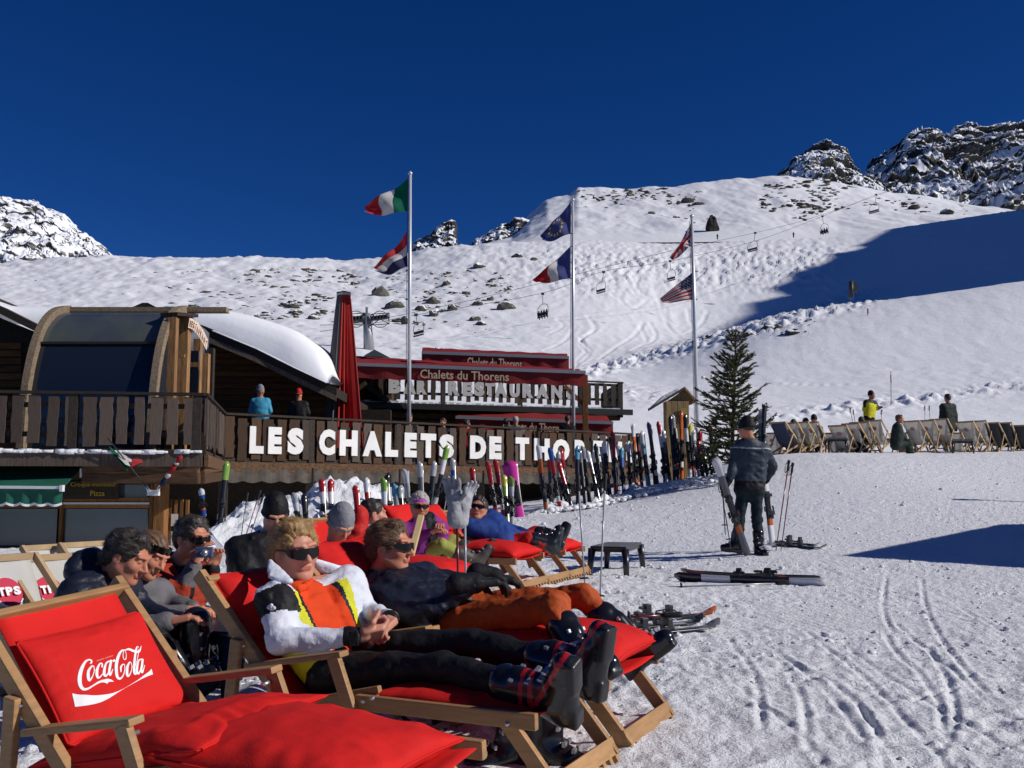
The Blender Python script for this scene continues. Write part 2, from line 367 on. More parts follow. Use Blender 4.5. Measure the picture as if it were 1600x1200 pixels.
def build_ground():
    cols = np.concatenate([np.linspace(-2600, -330, 40), np.arange(-300, -20, 14), np.arange(-20, 1622, 3.2), np.arange(1640, 1940, 14), np.linspace(1960, 4400, 44)])
    ds = np.concatenate([np.exp(np.linspace(np.log(.9), np.log(36), 560)), np.exp(np.linspace(np.log(36), np.log(320), 330))[1:]])
    C, D = np.meshgrid(cols, ds)
    X = (C-800)/FPX*D; Y = D.copy(); Z = base_z(X, Y)
    # stretch the last rows so they end on the skyline of each bearing
    w = np.clip((cols+20)/5, 0, 1)*np.clip((1650-cols)/30, 0, 1)
    near = np.clip(1-(D-24)/14, 0, 1)
    # trampled lumps
    x, y = X, Y
    # piste-basher ribs (pressed flat, then ribbed)
    cx = hit(1305, 965); u = (x-cx.x); v = (y-cx.y)
    rm = np.clip(1-(u/.62)**2, 0, 1)*np.clip(1-((v-.1*u)/.75)**2, 0, 1); rm = np.clip(rm*2.2, 0, 1)
    x, y = X, Y
    lum = fbm2(x*3.2, y*2.2, 4, .55)
    rough = .35+.65*np.clip(fbm2(x*.35+3, y*.3, 2)+.6, 0, 1)
    fine = np.abs(noise2(x*14, y*9))*.5+noise2(x*25, y*17)*.3
    right = np.clip((C-900)/300, 0, 1)
    flat_ = 1-.62*right*np.clip(1.3-np.abs(D-9)/30, 0, 1)
    flat_ = flat_*(1-.9*rm); Z += near*(.016*lum*rough*flat_+.025*fine*rough*(1-.2*right)*(1-.85*rm))
    Z += rm*.0065*np.sin(2*math.pi*(u+.12*v)/.072)*(.6+.5*noise2(x*4, y*4))
    # boot holes / clods near the loungers
    clod = np.clip(noise2(x*7+11, y*5.5)+.05, 0, 1)**1.5+.5*np.clip(noise2(x*16+5, y*12)+.0, 0, 1)**1.3
    Z += near*flat_*clod*.032*np.clip(1-np.abs(D-5)/9, 0, 1)*(.4+.6*rough)
    prr = random.Random(21)
    for _ in range(22):
        bx = prr.uniform(-1.5, 5); by = prr.uniform(3.2, 17); ang = prr.uniform(0, 6.28)
        for st in range(prr.choice((1, 2, 3, 5))):
            sx_ = bx+math.cos(ang)*.36*st+(-math.sin(ang))*.09*(-1)**st; sy_ = by+math.sin(ang)*.36*st+math.cos(ang)*.09*(-1)**st
            mk = (np.abs(x-sx_) < .35) & (np.abs(y-sy_) < .35)
            if mk.any():
                ux = (x[mk]-sx_)*math.cos(ang)+(y[mk]-sy_)*math.sin(ang); vy = -(x[mk]-sx_)*math.sin(ang)+(y[mk]-sy_)*math.cos(ang); rr_ = np.sqrt((ux/.15)**2+(vy/.055)**2)
                Z[mk] += -.013*np.clip(1.25-rr_, 0, 1)**.6*(rr_ < 1.25)+.006*np.exp(-((rr_-1.45)/.28)**2)
    for pts in TN:
        dd = _seg(x, y, pts); Z += near*(-.011*np.exp(-(dd/.016)**2)+.006*np.exp(-((dd-.034)/.016)**2))*(.7+.4*noise2(x*2, y*2))
    # mogul fields and rubble on the far slope
    PY = 765-(Z-EYE)/D*FPX
    farm = np.clip((D-45)/20, 0, 1)
    mog = np.exp(-((PY-410)/42)**2)*np.clip((C-740)/160, 0, 1)*np.clip((1360-C)/60, 0, 1)
    mog = np.maximum(mog, np.exp(-((PY-400)/22)**2)*np.clip((C-640)/100, 0, 1)*.5*np.clip((1360-C)/60, 0, 1))
    deb = np.exp(-(((PY-(582-(C-920)*.27))/13)**2))*np.clip((C-880)/40, 0, 1)*np.clip((1420-C)/60, 0, 1)
    deb2 = np.exp(-(((PY-(658-(C-1190)*.14))/11)**2))*np.clip((C-1180)/40, 0, 1)
    deb3 = np.exp(-(((PY-(610+(C-960)*.2))/14)**2))*np.clip((C-900)/40, 0, 1)*np.clip((1100-C)/60, 0, 1)*.6
    deb = np.maximum(np.maximum(deb, deb2), deb3)
    s = D/200
    Z += farm*(mog*.95*np.abs(fbm2(x*.6, y*.22, 3, .6))*1.0 + deb*s*.8*np.clip(fbm2(x*1.3, y*.7, 3, .6)+.3, 0, 2))
    Z += farm*(.8*fbm2(x*.018, y*.012, 2)*(D/200)+.07*fbm2(x*.9, y*.3, 3)*(D/200))
    wind = np.clip((900-C)/200, 0, 1)
    Z += farm*wind*s*.60*np.abs(fbm2(x*.10+y*.06, y*.05-x*.03, 4, .55))
    for pts in TF:
        xs = [p[0] for p in pts]; ys = [p[1] for p in pts]
        mk = (x > min(xs)-4) & (x < max(xs)+4) & (y > min(ys)-6) & (y < max(ys)+6)
        if mk.any():
            dd = _seg(x[mk], y[mk], pts); k = D[mk]/200
            Z[mk] += -.16*k*np.exp(-(dd/(.32*k))**2)+.07*k*np.exp(-((dd-.7*k)/(.3*k))**2)
    rows, ncol = X.shape
    # backside apron falling away behind the skyline
    X = np.vstack([X, X[-1]*1.06, X[-1]*1.25]); Y = np.vstack([Y, Y[-1]*1.06, Y[-1]*1.25]); Z = np.vstack([Z, Z[-1]-3, Z[-1]-40])
    rows += 2
    V = np.stack([X, Y, Z], -1).reshape(-1, 3)
    i = np.arange(rows-1)[:, None]*ncol+np.arange(ncol-1)[None, :]
    F = np.stack([i, i+1, i+ncol+1, i+ncol], -1).reshape(-1, 4)
    fm = (D.repeat(1, 0)[:-1, :-1] > 34).astype(int)
    fm = np.vstack([fm, np.ones((2, ncol-1), int)]).reshape(-1)
    o = obj_from('snow_ground', V, F, [SNOW, SNOW_FAR], smooth=True, fmat=fm)
    tag(o, kind='structure')
    # snow field behind and beside the viewer
    mb = MB(); X0 = (-2600-800)/FPX*.9; X1 = (4400-800)/FPX*.9
    k = lambda x_, y_: (x_, y_, float(base_z(x_, max(y_, .9)))-.02)
    n = 12; vs = []; fs = []
    for j in range(5):
        for i_ in range(n+1):
            xx = X0+(X1-X0)*i_/n; yy = .9-j*4
            f = 1 if j == 0 else 1+j*1.5
            vs.append((xx*f, yy, float(base_z(xx, .9))-.0-j*.1))
    for j in range(4):
        for i_ in range(n): a = j*(n+1)+i_; fs.append((a, a+n+1, a+n+2, a+1))
    o2 = obj_from('snow_field', vs, fs, SNOW, smooth=True); tag(o2, kind='structure')
build_ground()

# ---------------------------------------------------------------- higher slope behind the break, distant peaks
def _interp(px, pts):
    return np.interp(px, [p[0] for p in pts], [p[1] for p in pts])
def ridge_sheet(name, sky, foot, d0, d1, mats, px0, px1, nx=300, ny=90, amp=1., sc_=.02, rough=.0, power=1., fmatf=None, jag=0, crest=.0):
    cols = np.linspace(px0, px1, nx); t = np.linspace(0, 1, ny); C, T = np.meshgrid(cols, t)
    S = _interp(cols, sky)[None, :]; Fy = _interp(cols, foot)[None, :]
    D = d0+(d1-d0)*T
    if jag: S = S+jag*(fbm2(C*.035, C*0+3.3, 5, .62))
    PY = Fy+(S-Fy)*(T**power)
    X, Y, Z = PN(C, PY, D)
    env = np.clip(T*6, 0, 1)
    if amp:
        nrm = ridge3(X*sc_, Y*sc_, Z*sc_, 5, .55)
        Y = Y-amp*nrm*env; X = X+amp*.5*fbm3(X*sc_*1.3+9, Y*sc_, Z*sc_, 4)*env
        Z = Z+amp*.45*ridge3(X*sc_*1.9+4, Y*sc_*1.4, Z*sc_*1.5, 4, .55)*env*(.25+.75*(1-T**4))
    if rough: Z = Z+rough*fbm2(X*.06, Y*.02, 5, .55)*np.clip(T*4, 0, 1)
    # back face
    back = 3; ex = [X]; ey = [Y]; ez = [Z]
    for k in range(1, back+1):
        ex.append(X[-1:]*(1+.06*k)); ey.append(Y[-1:]*(1+.06*k)); ez.append(Z[-1:]-(Z[-1:]*.12*k*k))
    X = np.vstack(ex); Y = np.vstack(ey); Z = np.vstack(ez)
    r, c = X.shape; V = np.stack([X, Y, Z], -1).reshape(-1, 3)
    i = np.arange(r-1)[:, None]*c+np.arange(c-1)[None, :]
    F = np.stack([i, i+1, i+c+1, i+c], -1).reshape(-1, 4)
    o = obj_from(name, V, F, mats, smooth=True)
    return tag(o, kind='structure')
UPPER_SKY = [(640, 470), (735, 392), (800, 362), (828, 332), (855, 310), (868, 306), (890, 302), (903, 294), (930, 296), (1000, 293), (1050, 291), (1110, 283), (1160, 277), (1230, 275), (1290, 281), (1330, 290), (1370, 297), (1440, 307), (1520, 321), (1600, 330), (1900, 345)]
UPPER_FOOT = [(640, 480), (740, 388), (900, 380), (1310, 376), (1600, 345), (1900, 350)]
ridge_sheet('upper_slope', UPPER_SKY, UPPER_FOOT, 345, 560, SNOW_FAR, 690, 1800, 420, 90, amp=0, rough=1.0, power=.85)
RK = rock_mat('mountain_rock', (.24, .22, .19), (.08, .075, .07), .9, .010, .33, 5)
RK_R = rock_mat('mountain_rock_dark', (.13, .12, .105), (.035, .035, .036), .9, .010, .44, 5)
RK_N = rock_mat('crag_rock', (.10, .09, .075), (.03, .028, .025), .6, .05, .58, 3)
ridge_sheet('left_mountain', [(-300, 350), (-60, 322), (0, 318), (30, 317), (50, 320), (68, 317), (80, 326), (96, 333), (112, 352), (130, 362), (148, 376), (160, 388), (172, 401), (200, 430)],
            [(-300, 440), (172, 425), (200, 440)], 1150, 1700, RK, -220, 195, 420, 180, amp=20, sc_=.018, jag=2.5)
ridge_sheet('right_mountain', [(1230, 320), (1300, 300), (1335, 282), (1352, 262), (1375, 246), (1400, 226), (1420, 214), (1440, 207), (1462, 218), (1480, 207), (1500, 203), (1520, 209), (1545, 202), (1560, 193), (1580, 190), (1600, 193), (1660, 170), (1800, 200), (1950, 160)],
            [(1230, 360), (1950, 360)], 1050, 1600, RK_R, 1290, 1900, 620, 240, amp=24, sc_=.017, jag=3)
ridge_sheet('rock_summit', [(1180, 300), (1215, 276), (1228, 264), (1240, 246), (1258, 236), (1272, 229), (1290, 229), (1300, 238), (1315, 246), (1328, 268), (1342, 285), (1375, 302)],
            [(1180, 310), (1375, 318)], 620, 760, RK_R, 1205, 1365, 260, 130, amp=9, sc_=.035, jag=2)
ridge_sheet('small_crag', [(636, 402), (645, 380), (655, 371), (672, 366), (690, 352), (702, 348), (713, 349), (716, 362), (717, 384), (722, 400)],
            [(636, 405), (722, 405)], 420, 450, RK_N, 637, 722, 110, 50, amp=3.5, sc_=.07, jag=2)
ridge_sheet('low_crag', [(738, 385), (745, 374), (760, 366), (775, 357), (790, 352), (800, 351), (808, 341), (818, 341), (828, 345), (845, 360)],
            [(738, 390), (845, 390)], 480, 510, RK_N, 739, 842, 110, 50, amp=3, sc_=.07, jag=1.5)

# ---------------------------------------------------------------- the mountain to the right, out of view, that shades the slope
def shade_mountain():
    edge = [(1085, 530), (1180, 478), (1250, 432), (1300, 400), (1322, 398), (1345, 385), (1400, 356), (1440, 338)]
    Xc = 300.; prof = []
    for px, py in edge:
        # far part of the slope only
        h = hit(px, py, d0=184)
        if h is None: continue
        t = (Xc-h.x)/SUN.x; q = h+SUN*t; prof.append((q.y, q.z))
    prof.sort()
    y0, z0 = prof[0]; y1, z1 = prof[-1]
    line = [(y0-75, 20), (y0-45, z0*.5), (y0-14, z0*.93)]+prof+[(y1+8, z1*.7), (y1+30, 40)]
    vs = []; fs = []
    fine = []
    for (ya, za), (yb, zb) in zip(line[:-1], line[1:]):
        for k in range(4): fine.append((ya+(yb-ya)*k/4, za+(zb-za)*k/4))
    fine.append(line[-1])
    for y, z in fine:
        j = noise2(np.array([y*.2]), np.array([1.]))[0]*2.2+noise2(np.array([y*.6]), np.array([4.]))[0]*1.2
        vs += [(Xc-z*.9, y, 0), (Xc-z*.35, y, z*.55), (Xc, y, z+j), (Xc+z*.8, y, 0)]
    n = len(fine)
    for i in range(n-1):
        for k in range(3): fs.append((i*4+k, i*4+k+1, i*4+k+5, i*4+k+4))
    o = obj_from('mountain_spur', vs, fs, RK_R); tag(o, kind='structure')
shade_mountain()
# ---------------------------------------------------------------- lettering
def glyph_mesh(ch, bold=.03, depth=.02, res=3):
    key = ('g', ch, bold, depth)
    if key in ALL: return ALL[key]
    cu = bpy.data.curves.new('glyph', 'FONT'); cu.body = ch; cu.offset = bold; cu.extrude = depth/2; cu.resolution_u = res
    o = bpy.data.objects.new('glyph', cu); sc.collection.objects.link(o)
    dg = bpy.context.evaluated_depsgraph_get(); me = bpy.data.meshes.new_from_object(o.evaluated_get(dg))
    bpy.data.objects.remove(o); bpy.data.curves.remove(cu)
    n = len(me.vertices); co = np.zeros(n*3, np.float32); me.vertices.foreach_get('co', co); co = co.reshape(-1, 3)
    lo = co.min(0); hi = co.max(0); ext = hi-lo
    ALL[key] = (me, co, lo, ext); return ALL[key]
def letter(ch, origin, right, up, w, h, mtl, parent, depth=.03, bold=.03, name='letter'):
    """one solid letter filling a w x h box whose lower left corner is origin"""
    me, co, lo, ext = glyph_mesh(ch, bold, depth)
    right = Vector(right).normalized(); up = Vector(up).normalized(); nrm = right.cross(up)
    q = (co-lo)/np.maximum(ext, 1e-6)
    V = np.array(origin)+np.outer(q[:, 0]*w, right)+np.outer(q[:, 1]*h, up)+np.outer((q[:, 2])*depth, nrm)
    m2 = me.copy(); m2.name = name; m2.vertices.foreach_set('co', V.astype(np.float32).ravel()); m2.materials.clear(); m2.materials.append(mtl); m2.update()
    o = link(bpy.data.objects.new(name, m2))
    if parent: o.parent = parent
    return o
def text_line(s, origin, right, up, height, width, mtl, parent, depth=.01, bold=.0, name='lettering', slant=0, surf=None):
    cu = bpy.data.curves.new('glyph', 'FONT'); cu.body = s; cu.offset = bold; cu.extrude = depth/2; cu.resolution_u = 2
    o = bpy.data.objects.new('glyph', cu); sc.collection.objects.link(o)
    dg = bpy.context.evaluated_depsgraph_get(); me = bpy.data.meshes.new_from_object(o.evaluated_get(dg))
    bpy.data.objects.remove(o); bpy.data.curves.remove(cu)
    n = len(me.vertices); co = np.zeros(n*3, np.float32); me.vertices.foreach_get('co', co); co = co.reshape(-1, 3)
    lo = co.min(0); hi = co.max(0); q = (co-lo)/np.maximum(hi-lo, 1e-6)
    right = Vector(right).normalized(); up = Vector(up).normalized(); nrm = right.cross(up)
    V = np.array(origin)+np.outer(q[:, 0]*width+q[:, 1]*slant, right)+np.outer(q[:, 1]*height, up)+np.outer(q[:, 2]*depth, nrm)
    if surf: V = surf(V)
    me.vertices.foreach_set('co', V.astype(np.float32).ravel()); me.materials.clear(); me.materials.append(mtl); me.update(); me.name = name
    o = link(bpy.data.objects.new(name, me)); o.parent = parent; return o

SNOW_ROOF = mat('roof_snow_white', (.86, .87, .9), .6, .3, bump=.35, bscale=5)
W_OLD = wood('weathered_board', (.092, .068, .053), .45, 3, (14, 14, 1.2))
W_BRN = wood('brown_board', (.062, .034, .018), .5, 3, (14, 14, 1.2))
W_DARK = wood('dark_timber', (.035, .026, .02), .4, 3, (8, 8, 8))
W_LOG = wood('log_timber', (.095, .05, .025), .45, 2, (1.5, 10, 10))
W_WARM = wood('warm_timber', (.20, .09, .028), .35, 3, (12, 12, 1.5))
W_WALL = wood('chalet_wall_wood', (.13, .052, .016), .4, 2, (1, 1, 14))
LETTER_W = mat('letter_white', (.80, .79, .76), .5, var=.05, vscale=3)
LETTER_SHADE = mat('letter_shade_grey', (.40, .40, .41), .5, var=.06, vscale=3)  # shade on the balcony letters put into their colour as grey
AWN_RED = mat('awning_red', (.22, .016, .016), .75, var=.12, vscale=2, bump=.15, bscale=8)
GREY_BAR = mat('grey_metal_bar', (.30, .31, .33), .4, metal=.3)
CREAM = mat('cream_print', (.62, .48, .33), .7)
GLASS_D = mat('dark_glass', (.012, .018, .03), .08, .7)
BLACKM = mat('black_metal', (.012, .012, .013), .45)

_plank = []
for k in range(6):
    rr = random.Random(k); n = 6; vs = []; fs = []
    for i in range(n+1):
        z = -i/n; w0 = -.5+rr.uniform(-.06, .06); w1 = .5+rr.uniform(-.06, .06)
        vs += [(w0, -.5, z), (w1, -.5, z), (w1, .5, z), (w0, .5, z)]
    for i in range(n):
        a = i*4
        for j in range(4): fs.append((a+j, a+(j+1) % 4, a+4+(j+1) % 4, a+4+j))
    fs += [(3, 2, 1, 0), (n*4, n*4+1, n*4+2, n*4+3)]
    me = bpy.data.meshes.new('plank'); me.from_pydata(vs, [], fs); me.update(); _plank.append(me)
_plank_m = {}
def plank(p, w, t, h, rz, mtl, parent, k=0, tilt=0):
    key = (k % 6, mtl.name)
    if key not in _plank_m:
        m = _plank[k % 6].copy(); m.materials.append(mtl); m.name = 'plank'; _plank_m[key] = m
    o = link(bpy.data.objects.new('plank', _plank_m[key])); o.location = p; o.scale = (w, t, h); o.rotation_euler = (0, tilt, rz); o.parent = parent; return o
rnd = random.Random(11)
ZT = EYE+1.70
def flat(px, py, d, z=None):
    p = P(px, py, d); return Vector((p.x, p.y, ZT if z is None else z))
QL = flat(-330, 611, 17.0); QA = flat(320, 618, 18.0); QB = flat(350, 648, 22.6); QC = flat(1003, 682, 31.2)
def on_line(px, A, B):
    """point of the plan line AB seen in photo column px"""
    k = (px-800)/FPX
    # columns: x = k*(y*CT + z*ST); z about ZT-EYE
    c = (ZT-EYE)*ST*k
    t = (k*CT*A.y+c-A.x)/((B.x-A.x)-k*CT*(B.y-A.y)); return A+(B-A)*t
def rail_run(root, A, B, pitch, wid, hgt, mtl, zt=None, posts=(), gap_top=.03, stringers=(.2, .72), mtl2=None, skip=None, outer=.0):
    zt = ZT if zt is None else zt
    d = (B-A); L = d.length; u = d/L; n = Vector((u.y, -u.x, 0)); rz = math.atan2(u.y, u.x)
    hr = MB().bar(A+Vector((0, 0, zt-A.z+.02)), B+Vector((0, 0, zt-A.z+.02)), .05, .13); hr.build('handrail', W_DARK, root)
    for s in stringers:
        MB().bar(Vector((A.x, A.y, zt-s))-n*.045, Vector((B.x, B.y, zt-s))-n*.045, .09, .045).build('stringer', W_DARK, root)
    x = pitch*.4; k = rnd.randint(0, 5)
    while x < L-wid*.4:
        if not (skip and skip(x)):
            q = A+u*x; w = wid*rnd.uniform(.82, 1.12)
            m = mtl if (mtl2 is None or rnd.random() < .6) else mtl2
            plank((q.x+n.x*.02, q.y+n.y*.02, zt-gap_top-rnd.uniform(0, .04)), w, .032, hgt*rnd.uniform(.95, 1.03), rz, m, root, k, rnd.uniform(-.012, .012))
        x += pitch*rnd.uniform(.9, 1.1); k += 1
    for s in posts:
        q = A+u*s; MB().bar(Vector((q.x, q.y, zt-.01))-n*.03, Vector((q.x, q.y, zt-1.25))-n*.03, .14, .14, u).build('post', W_DARK, root)
left_rail = empty('balcony_railing', (QL.x, QL.y, ZT-1), label='weathered upright-board railing of the balcony above the pizza window, left', cat='railing')
def at_root(root):
    """children were built in world space: keep them there"""
    bpy.context.view_layer.update()
    inv = Matrix.Translation(root.location).inverted() if root.rotation_euler[2] == 0 else root.matrix_world.inverted()
    for c in root.children: c.matrix_parent_inverse = inv
rail_run(left_rail, QL, QA, .30, .2, .86, W_OLD, posts=((QA-QL).length*.0+1.0, (QA-QL).length-2.25, (QA-QL).length-.12))
rail_run(left_rail, QA, QB, .36, .24, .86, W_OLD, posts=(.1, 2.2, (QB-QA).length-.1))
at_root(left_rail)
sign_rail = empty('balcony_railing', (QB.x, QB.y, ZT-1), label='long dark board railing carrying big white letters LES CHALETS DE THORENS', cat='railing')
Lbc = (QC-QB).length
pp = [((on_line(p, QB, QC)-QB).length) for p in (487, 622, 752, 895, 985)]
rail_run(sign_rail, QB, QC, .33, .24, .98, W_BRN, posts=pp, mtl2=W_OLD)
ubc = (QC-QB).normalized(); nbc = Vector((ubc.y, -ubc.x, 0))
for ch, a, b in [('L', 389, 411), ('E', 418, 439), ('S', 448, 473), ('C', 497, 522), ('H', 529, 557), ('A', 565, 595), ('L', 600, 620), ('E', 630, 649), ('T', 655, 679), ('S', 684, 707),
                 ('D', 732, 757), ('E', 762, 781), ('T', 803, 824), ('H', 832, 856), ('O', 861, 887), ('R', 895, 916), ('E', 924, 942), ('N', 948, 969), ('S', 975, 993)]:
    p0 = on_line(a, QB, QC); p1 = on_line(b, QB, QC)
    o = Vector((p0.x, p0.y, EYE+.83)); letter(ch, o+nbc*.045, ubc, (0, 0, 1), (p1-p0).length, .63, LETTER_W, sign_rail, depth=.035, bold=.07)
at_root(sign_rail)
# decks, fascia beams, logs
deck = empty('terrace_deck', (QB.x, QB.y, 0), label='raised timber terrace behind the white letters with scalloped fringe below', cat='terrace')
zf = ZT-.98
def slab(root, name, pts, z0, z1, mtl):
    MB().prism([(p.x, p.y, z0) for p in pts], (0, 0, z1-z0)).build(name, mtl, root)
back = Vector((-6, 34, 0)); 
slab(deck, 'floor', [QL, QA, QB, QC, QC+Vector((1, 5, 0)), Vector((-16, 36, 0)), Vector((-20, 20, 0))], zf-.14, zf, W_DARK)
for A, B in ((QL, QA), (QA, QB), (QB, QC)):
    u = (B-A).normalized(); n = Vector((u.y, -u.x, 0))
    a = Vector((A.x, A.y, zf-.2))+n*.06; b = Vector((B.x, B.y, zf-.2))+n*.06
    MB().bar(a, b, .22, .07).build('fascia_beam', W_OLD if A is QL else W_LOG, deck)
# icy snow line along the deck lip
for A, B in ((QL, QA),):
    u = (B-A).normalized(); n = Vector((u.y, -u.x, 0)); mb = MB(); mb.cs = True
    for i in range(60):
        q = A+(B-A)*(i/60); q.z = zf-.06
        if rnd.random() < .75: mb.box(q+n*.1+Vector((0, 0, rnd.uniform(0, .02))), (rnd.uniform(.08, .3), .08, rnd.uniform(.03, .09)))
    tag(mb.build('snow_crust', SNOW, deck), kind='stuff')
# log ends under the corner
for k, (px, py, w) in enumerate([(262, 733, 1.6), (262, 748, 1.3)]):
    q = P(px, py, 18.05); r = P(342, py+3, 21.5)
    MB().bar(P(130, py-1, 17.9), P(312, py, 18.0), .19, .2).build('log', W_LOG, deck, bevel=.03)
    MB().bar(P(312, py, 18.1), P(345, py-4, 22.0), .19, .2).build('log', W_LOG, deck, bevel=.03)
# scalloped fringe
mb = MB(); A = Vector((QB.x, QB.y, 0)); zt2 = zf-.32; nseg = 150; Lf = Lbc
poly_t = []; 
vs = []; fs = []
for i in range(nseg+1):
    q = QB+ubc*(Lf*i/nseg)+nbc*(.1+.02*math.sin(i*1.3)); zz = zt2-.2-.05*abs(math.sin(i*math.pi/5))
    vs += [(q.x, q.y, zt2+.06), (q.x, q.y, zz), (q.x-nbc.x*.012, q.y-nbc.y*.012, zz), (q.x-nbc.x*.012, q.y-nbc.y*.012, zt2+.06)]
for i in range(nseg):
    a = i*4
    for j in range(4): fs.append((a+j, a+(j+1) % 4, a+4+(j+1) % 4, a+4+j))
obj_from('fringe', vs, fs, mat('old_fringe', (.10, .085, .07), .8, var=.4, vscale=3), deck)
# dark back wall under the terrace, and supports
slab(deck, 'back_wall', [QB+Vector((-3.2, .6, 0)), QB+Vector((-.3, 2.5, 0)), QC+Vector((-.2, 1.6, 0)), QC+Vector((-.3, 1.9, 0)), QB+Vector((-.3, 2.8, 0)), QB+Vector((-3.2, .9, 0))], -.6, zf-.15, W_DARK)
for px in (352, 487, 622, 752, 895, 985):
    q = on_line(px, QB, QC); MB().bar((q.x, q.y, zf-.2), (q.x, q.y, -.8), .18, .18).build('support_post', W_DARK, deck)
at_root(deck)

# ---------------------------------------------------------------- snack window front below the balcony
shop = empty('snack_bar_front', (P(100, 860, 18.4).x, 18.4, 0), label='brown timber snack bar front with grey windows under the balcony', cat='shop front')
D0 = 18.5
GREEN = mat('awning_green', (.012, .10, .062), .7, var=.15, vscale=3, bump=.2, bscale=6)
WIN = mat('window_glass', (.09, .105, .12), .12, .8, var=.08, vscale=.6)  # reflected snow put into the base colour as flat grey-blue
def pbox(root, name, x0, y0, x1, y1, d, th, mtl, bevel=0):
    a = P(x0, y1, d); b = P(x1, y0, d)
    return MB().box(((a.x+b.x)/2, d+th/2, (a.z+b.z)/2), (b.x-a.x, th, b.z-a.z)).build(name, mtl, root, bevel)
pbox(shop, 'wall', -330, 700, 232, 880, D0+.16, .2, W_DARK)
for x0, x1 in ((-330, -20), (-16, 90), (99, 231)):
    pbox(shop, 'window_pane', x0, 795, x1, 853, D0+.06, .03, WIN)
    pbox(shop, 'transom_board', x0-4, 778, x1+4, 794, D0, .1, W_WARM)
pbox(shop, 'window_pane', 99, 757, 231, 778, D0+.06, .03, WIN)
for x in (-22, 90, 231): pbox(shop, 'mullion', x, 757, x+9, 857, D0-.03, .13, W_WARM)
pbox(shop, 'sill', -330, 853, 240, 861, D0-.06, .16, W_LOG)
for k in range(3): pbox(shop, 'wall_board', -330, 862+k*9, 240, 870+k*9, D0-.01, .05, W_WARM if k % 2 else W_LOG)
pbox(shop, 'white_strip', 99, 785, 236, 788, D0-.03, .02, mat('white_strip', (.6, .62, .65), .5))
pbox(shop, 'corner_post', 236, 755, 258, 880, D0-.1, .25, W_WARM, .01)
for k in range(4): pbox(shop, 'door_board', 260+k*9, 780+(k % 2), 268+k*9, 880, D0+.35, .05, W_WARM)
pbox(shop, 'door_post', 256, 778, 260, 845, D0+.2, .08, mat('pale_post', (.55, .42, .24), .7))
pbox(shop, 'notice', 267, 803, 278, 822, D0+.32, .01, mat('paper', (.62, .60, .58), .7))
pbox(shop, 'beam', -330, 735, 262, 752, D0-.05, .2, W_LOG, .02)
pbox(shop, 'price_board', 99, 752, 186, 780, D0-.09, .03, W_DARK)
YEL = mat('yellow_print', (.42, .30, .03), .7)
a = P(110, 762, D0-.1); b = P(182, 755, D0-.1)
text_line('Croque-monsieur', a, (1, 0, 0), (0, 0, 1), .10, b.x-a.x, YEL, shop, .006, .008)
a = P(141, 775, D0-.1); b = P(164, 767, D0-.1)
text_line('Pizza', a, (1, 0, 0), (0, 0, 1), .10, b.x-a.x, YEL, shop, .006, .01)
# two-step green awning
aw = empty('green_awning', (P(40, 760, 17.6).x, 17.6, 2), label='dark green awning with white scalloped trim over the left snack window', cat='awning')
def sheet(root, name, quad, mtl, th=.02):
    a, b, c, d_ = [Vector(q) for q in quad]; n = (b-a).cross(d_-a).normalized()*th
    return MB().prism([a, b, c, d_], n).build(name, mtl, root)
sheet(aw, 'canopy', [P(-330, 728, 18.4), P(128, 730, 18.4), P(98, 761, 17.2), P(-330, 758, 17.2)], GREEN)
pts = []
MB().bar(P(-330, 758, 17.18), P(98, 762, 17.18), .05, .05).build('front_bar', mat('white_enamel', (.7, .7, .7), .4), aw)
MB().box(P(97, 763, 17.17), (.05, .09, .11)).build('end_cap', mat('white_enamel', (.7, .7, .7), .4), aw)
MB().box(P(129, 739, 17.9), (.06, .1, .16)).build('end_cap', mat('white_enamel', (.7, .7, .7), .4), aw)
vs = []; fs = []; vt = []; n = 120
for i in range(n+1):
    q = P(-330, 761, 17.2).lerp(P(97, 764, 17.2), i/n); q.z = min(q.z, P(0, 762, 17.2).z); sc_ = .035*abs(math.sin(i*math.pi/6)); zb = q.z-.25-sc_
    yy = q.y+.02*math.sin(i*.9)
    vs += [(q.x, yy, q.z), (q.x, yy, zb), (q.x, yy+.01, zb), (q.x, yy+.01, q.z)]
    vt += [(q.x, yy-.006, zb+.02), (q.x, yy-.006, zb-.02), (q.x, yy+.016, zb-.02), (q.x, yy+.016, zb+.02)]
for i in range(n):
    for j in range(4): fs.append((i*4+j, i*4+(j+1) % 4, i*4+4+(j+1) % 4, i*4+4+j))
obj_from('valance', vs, fs, GREEN, aw); obj_from('trim', vt, fs, mat('trim_white', (.7, .72, .72), .7), aw)
at_root(aw); at_root(shop)

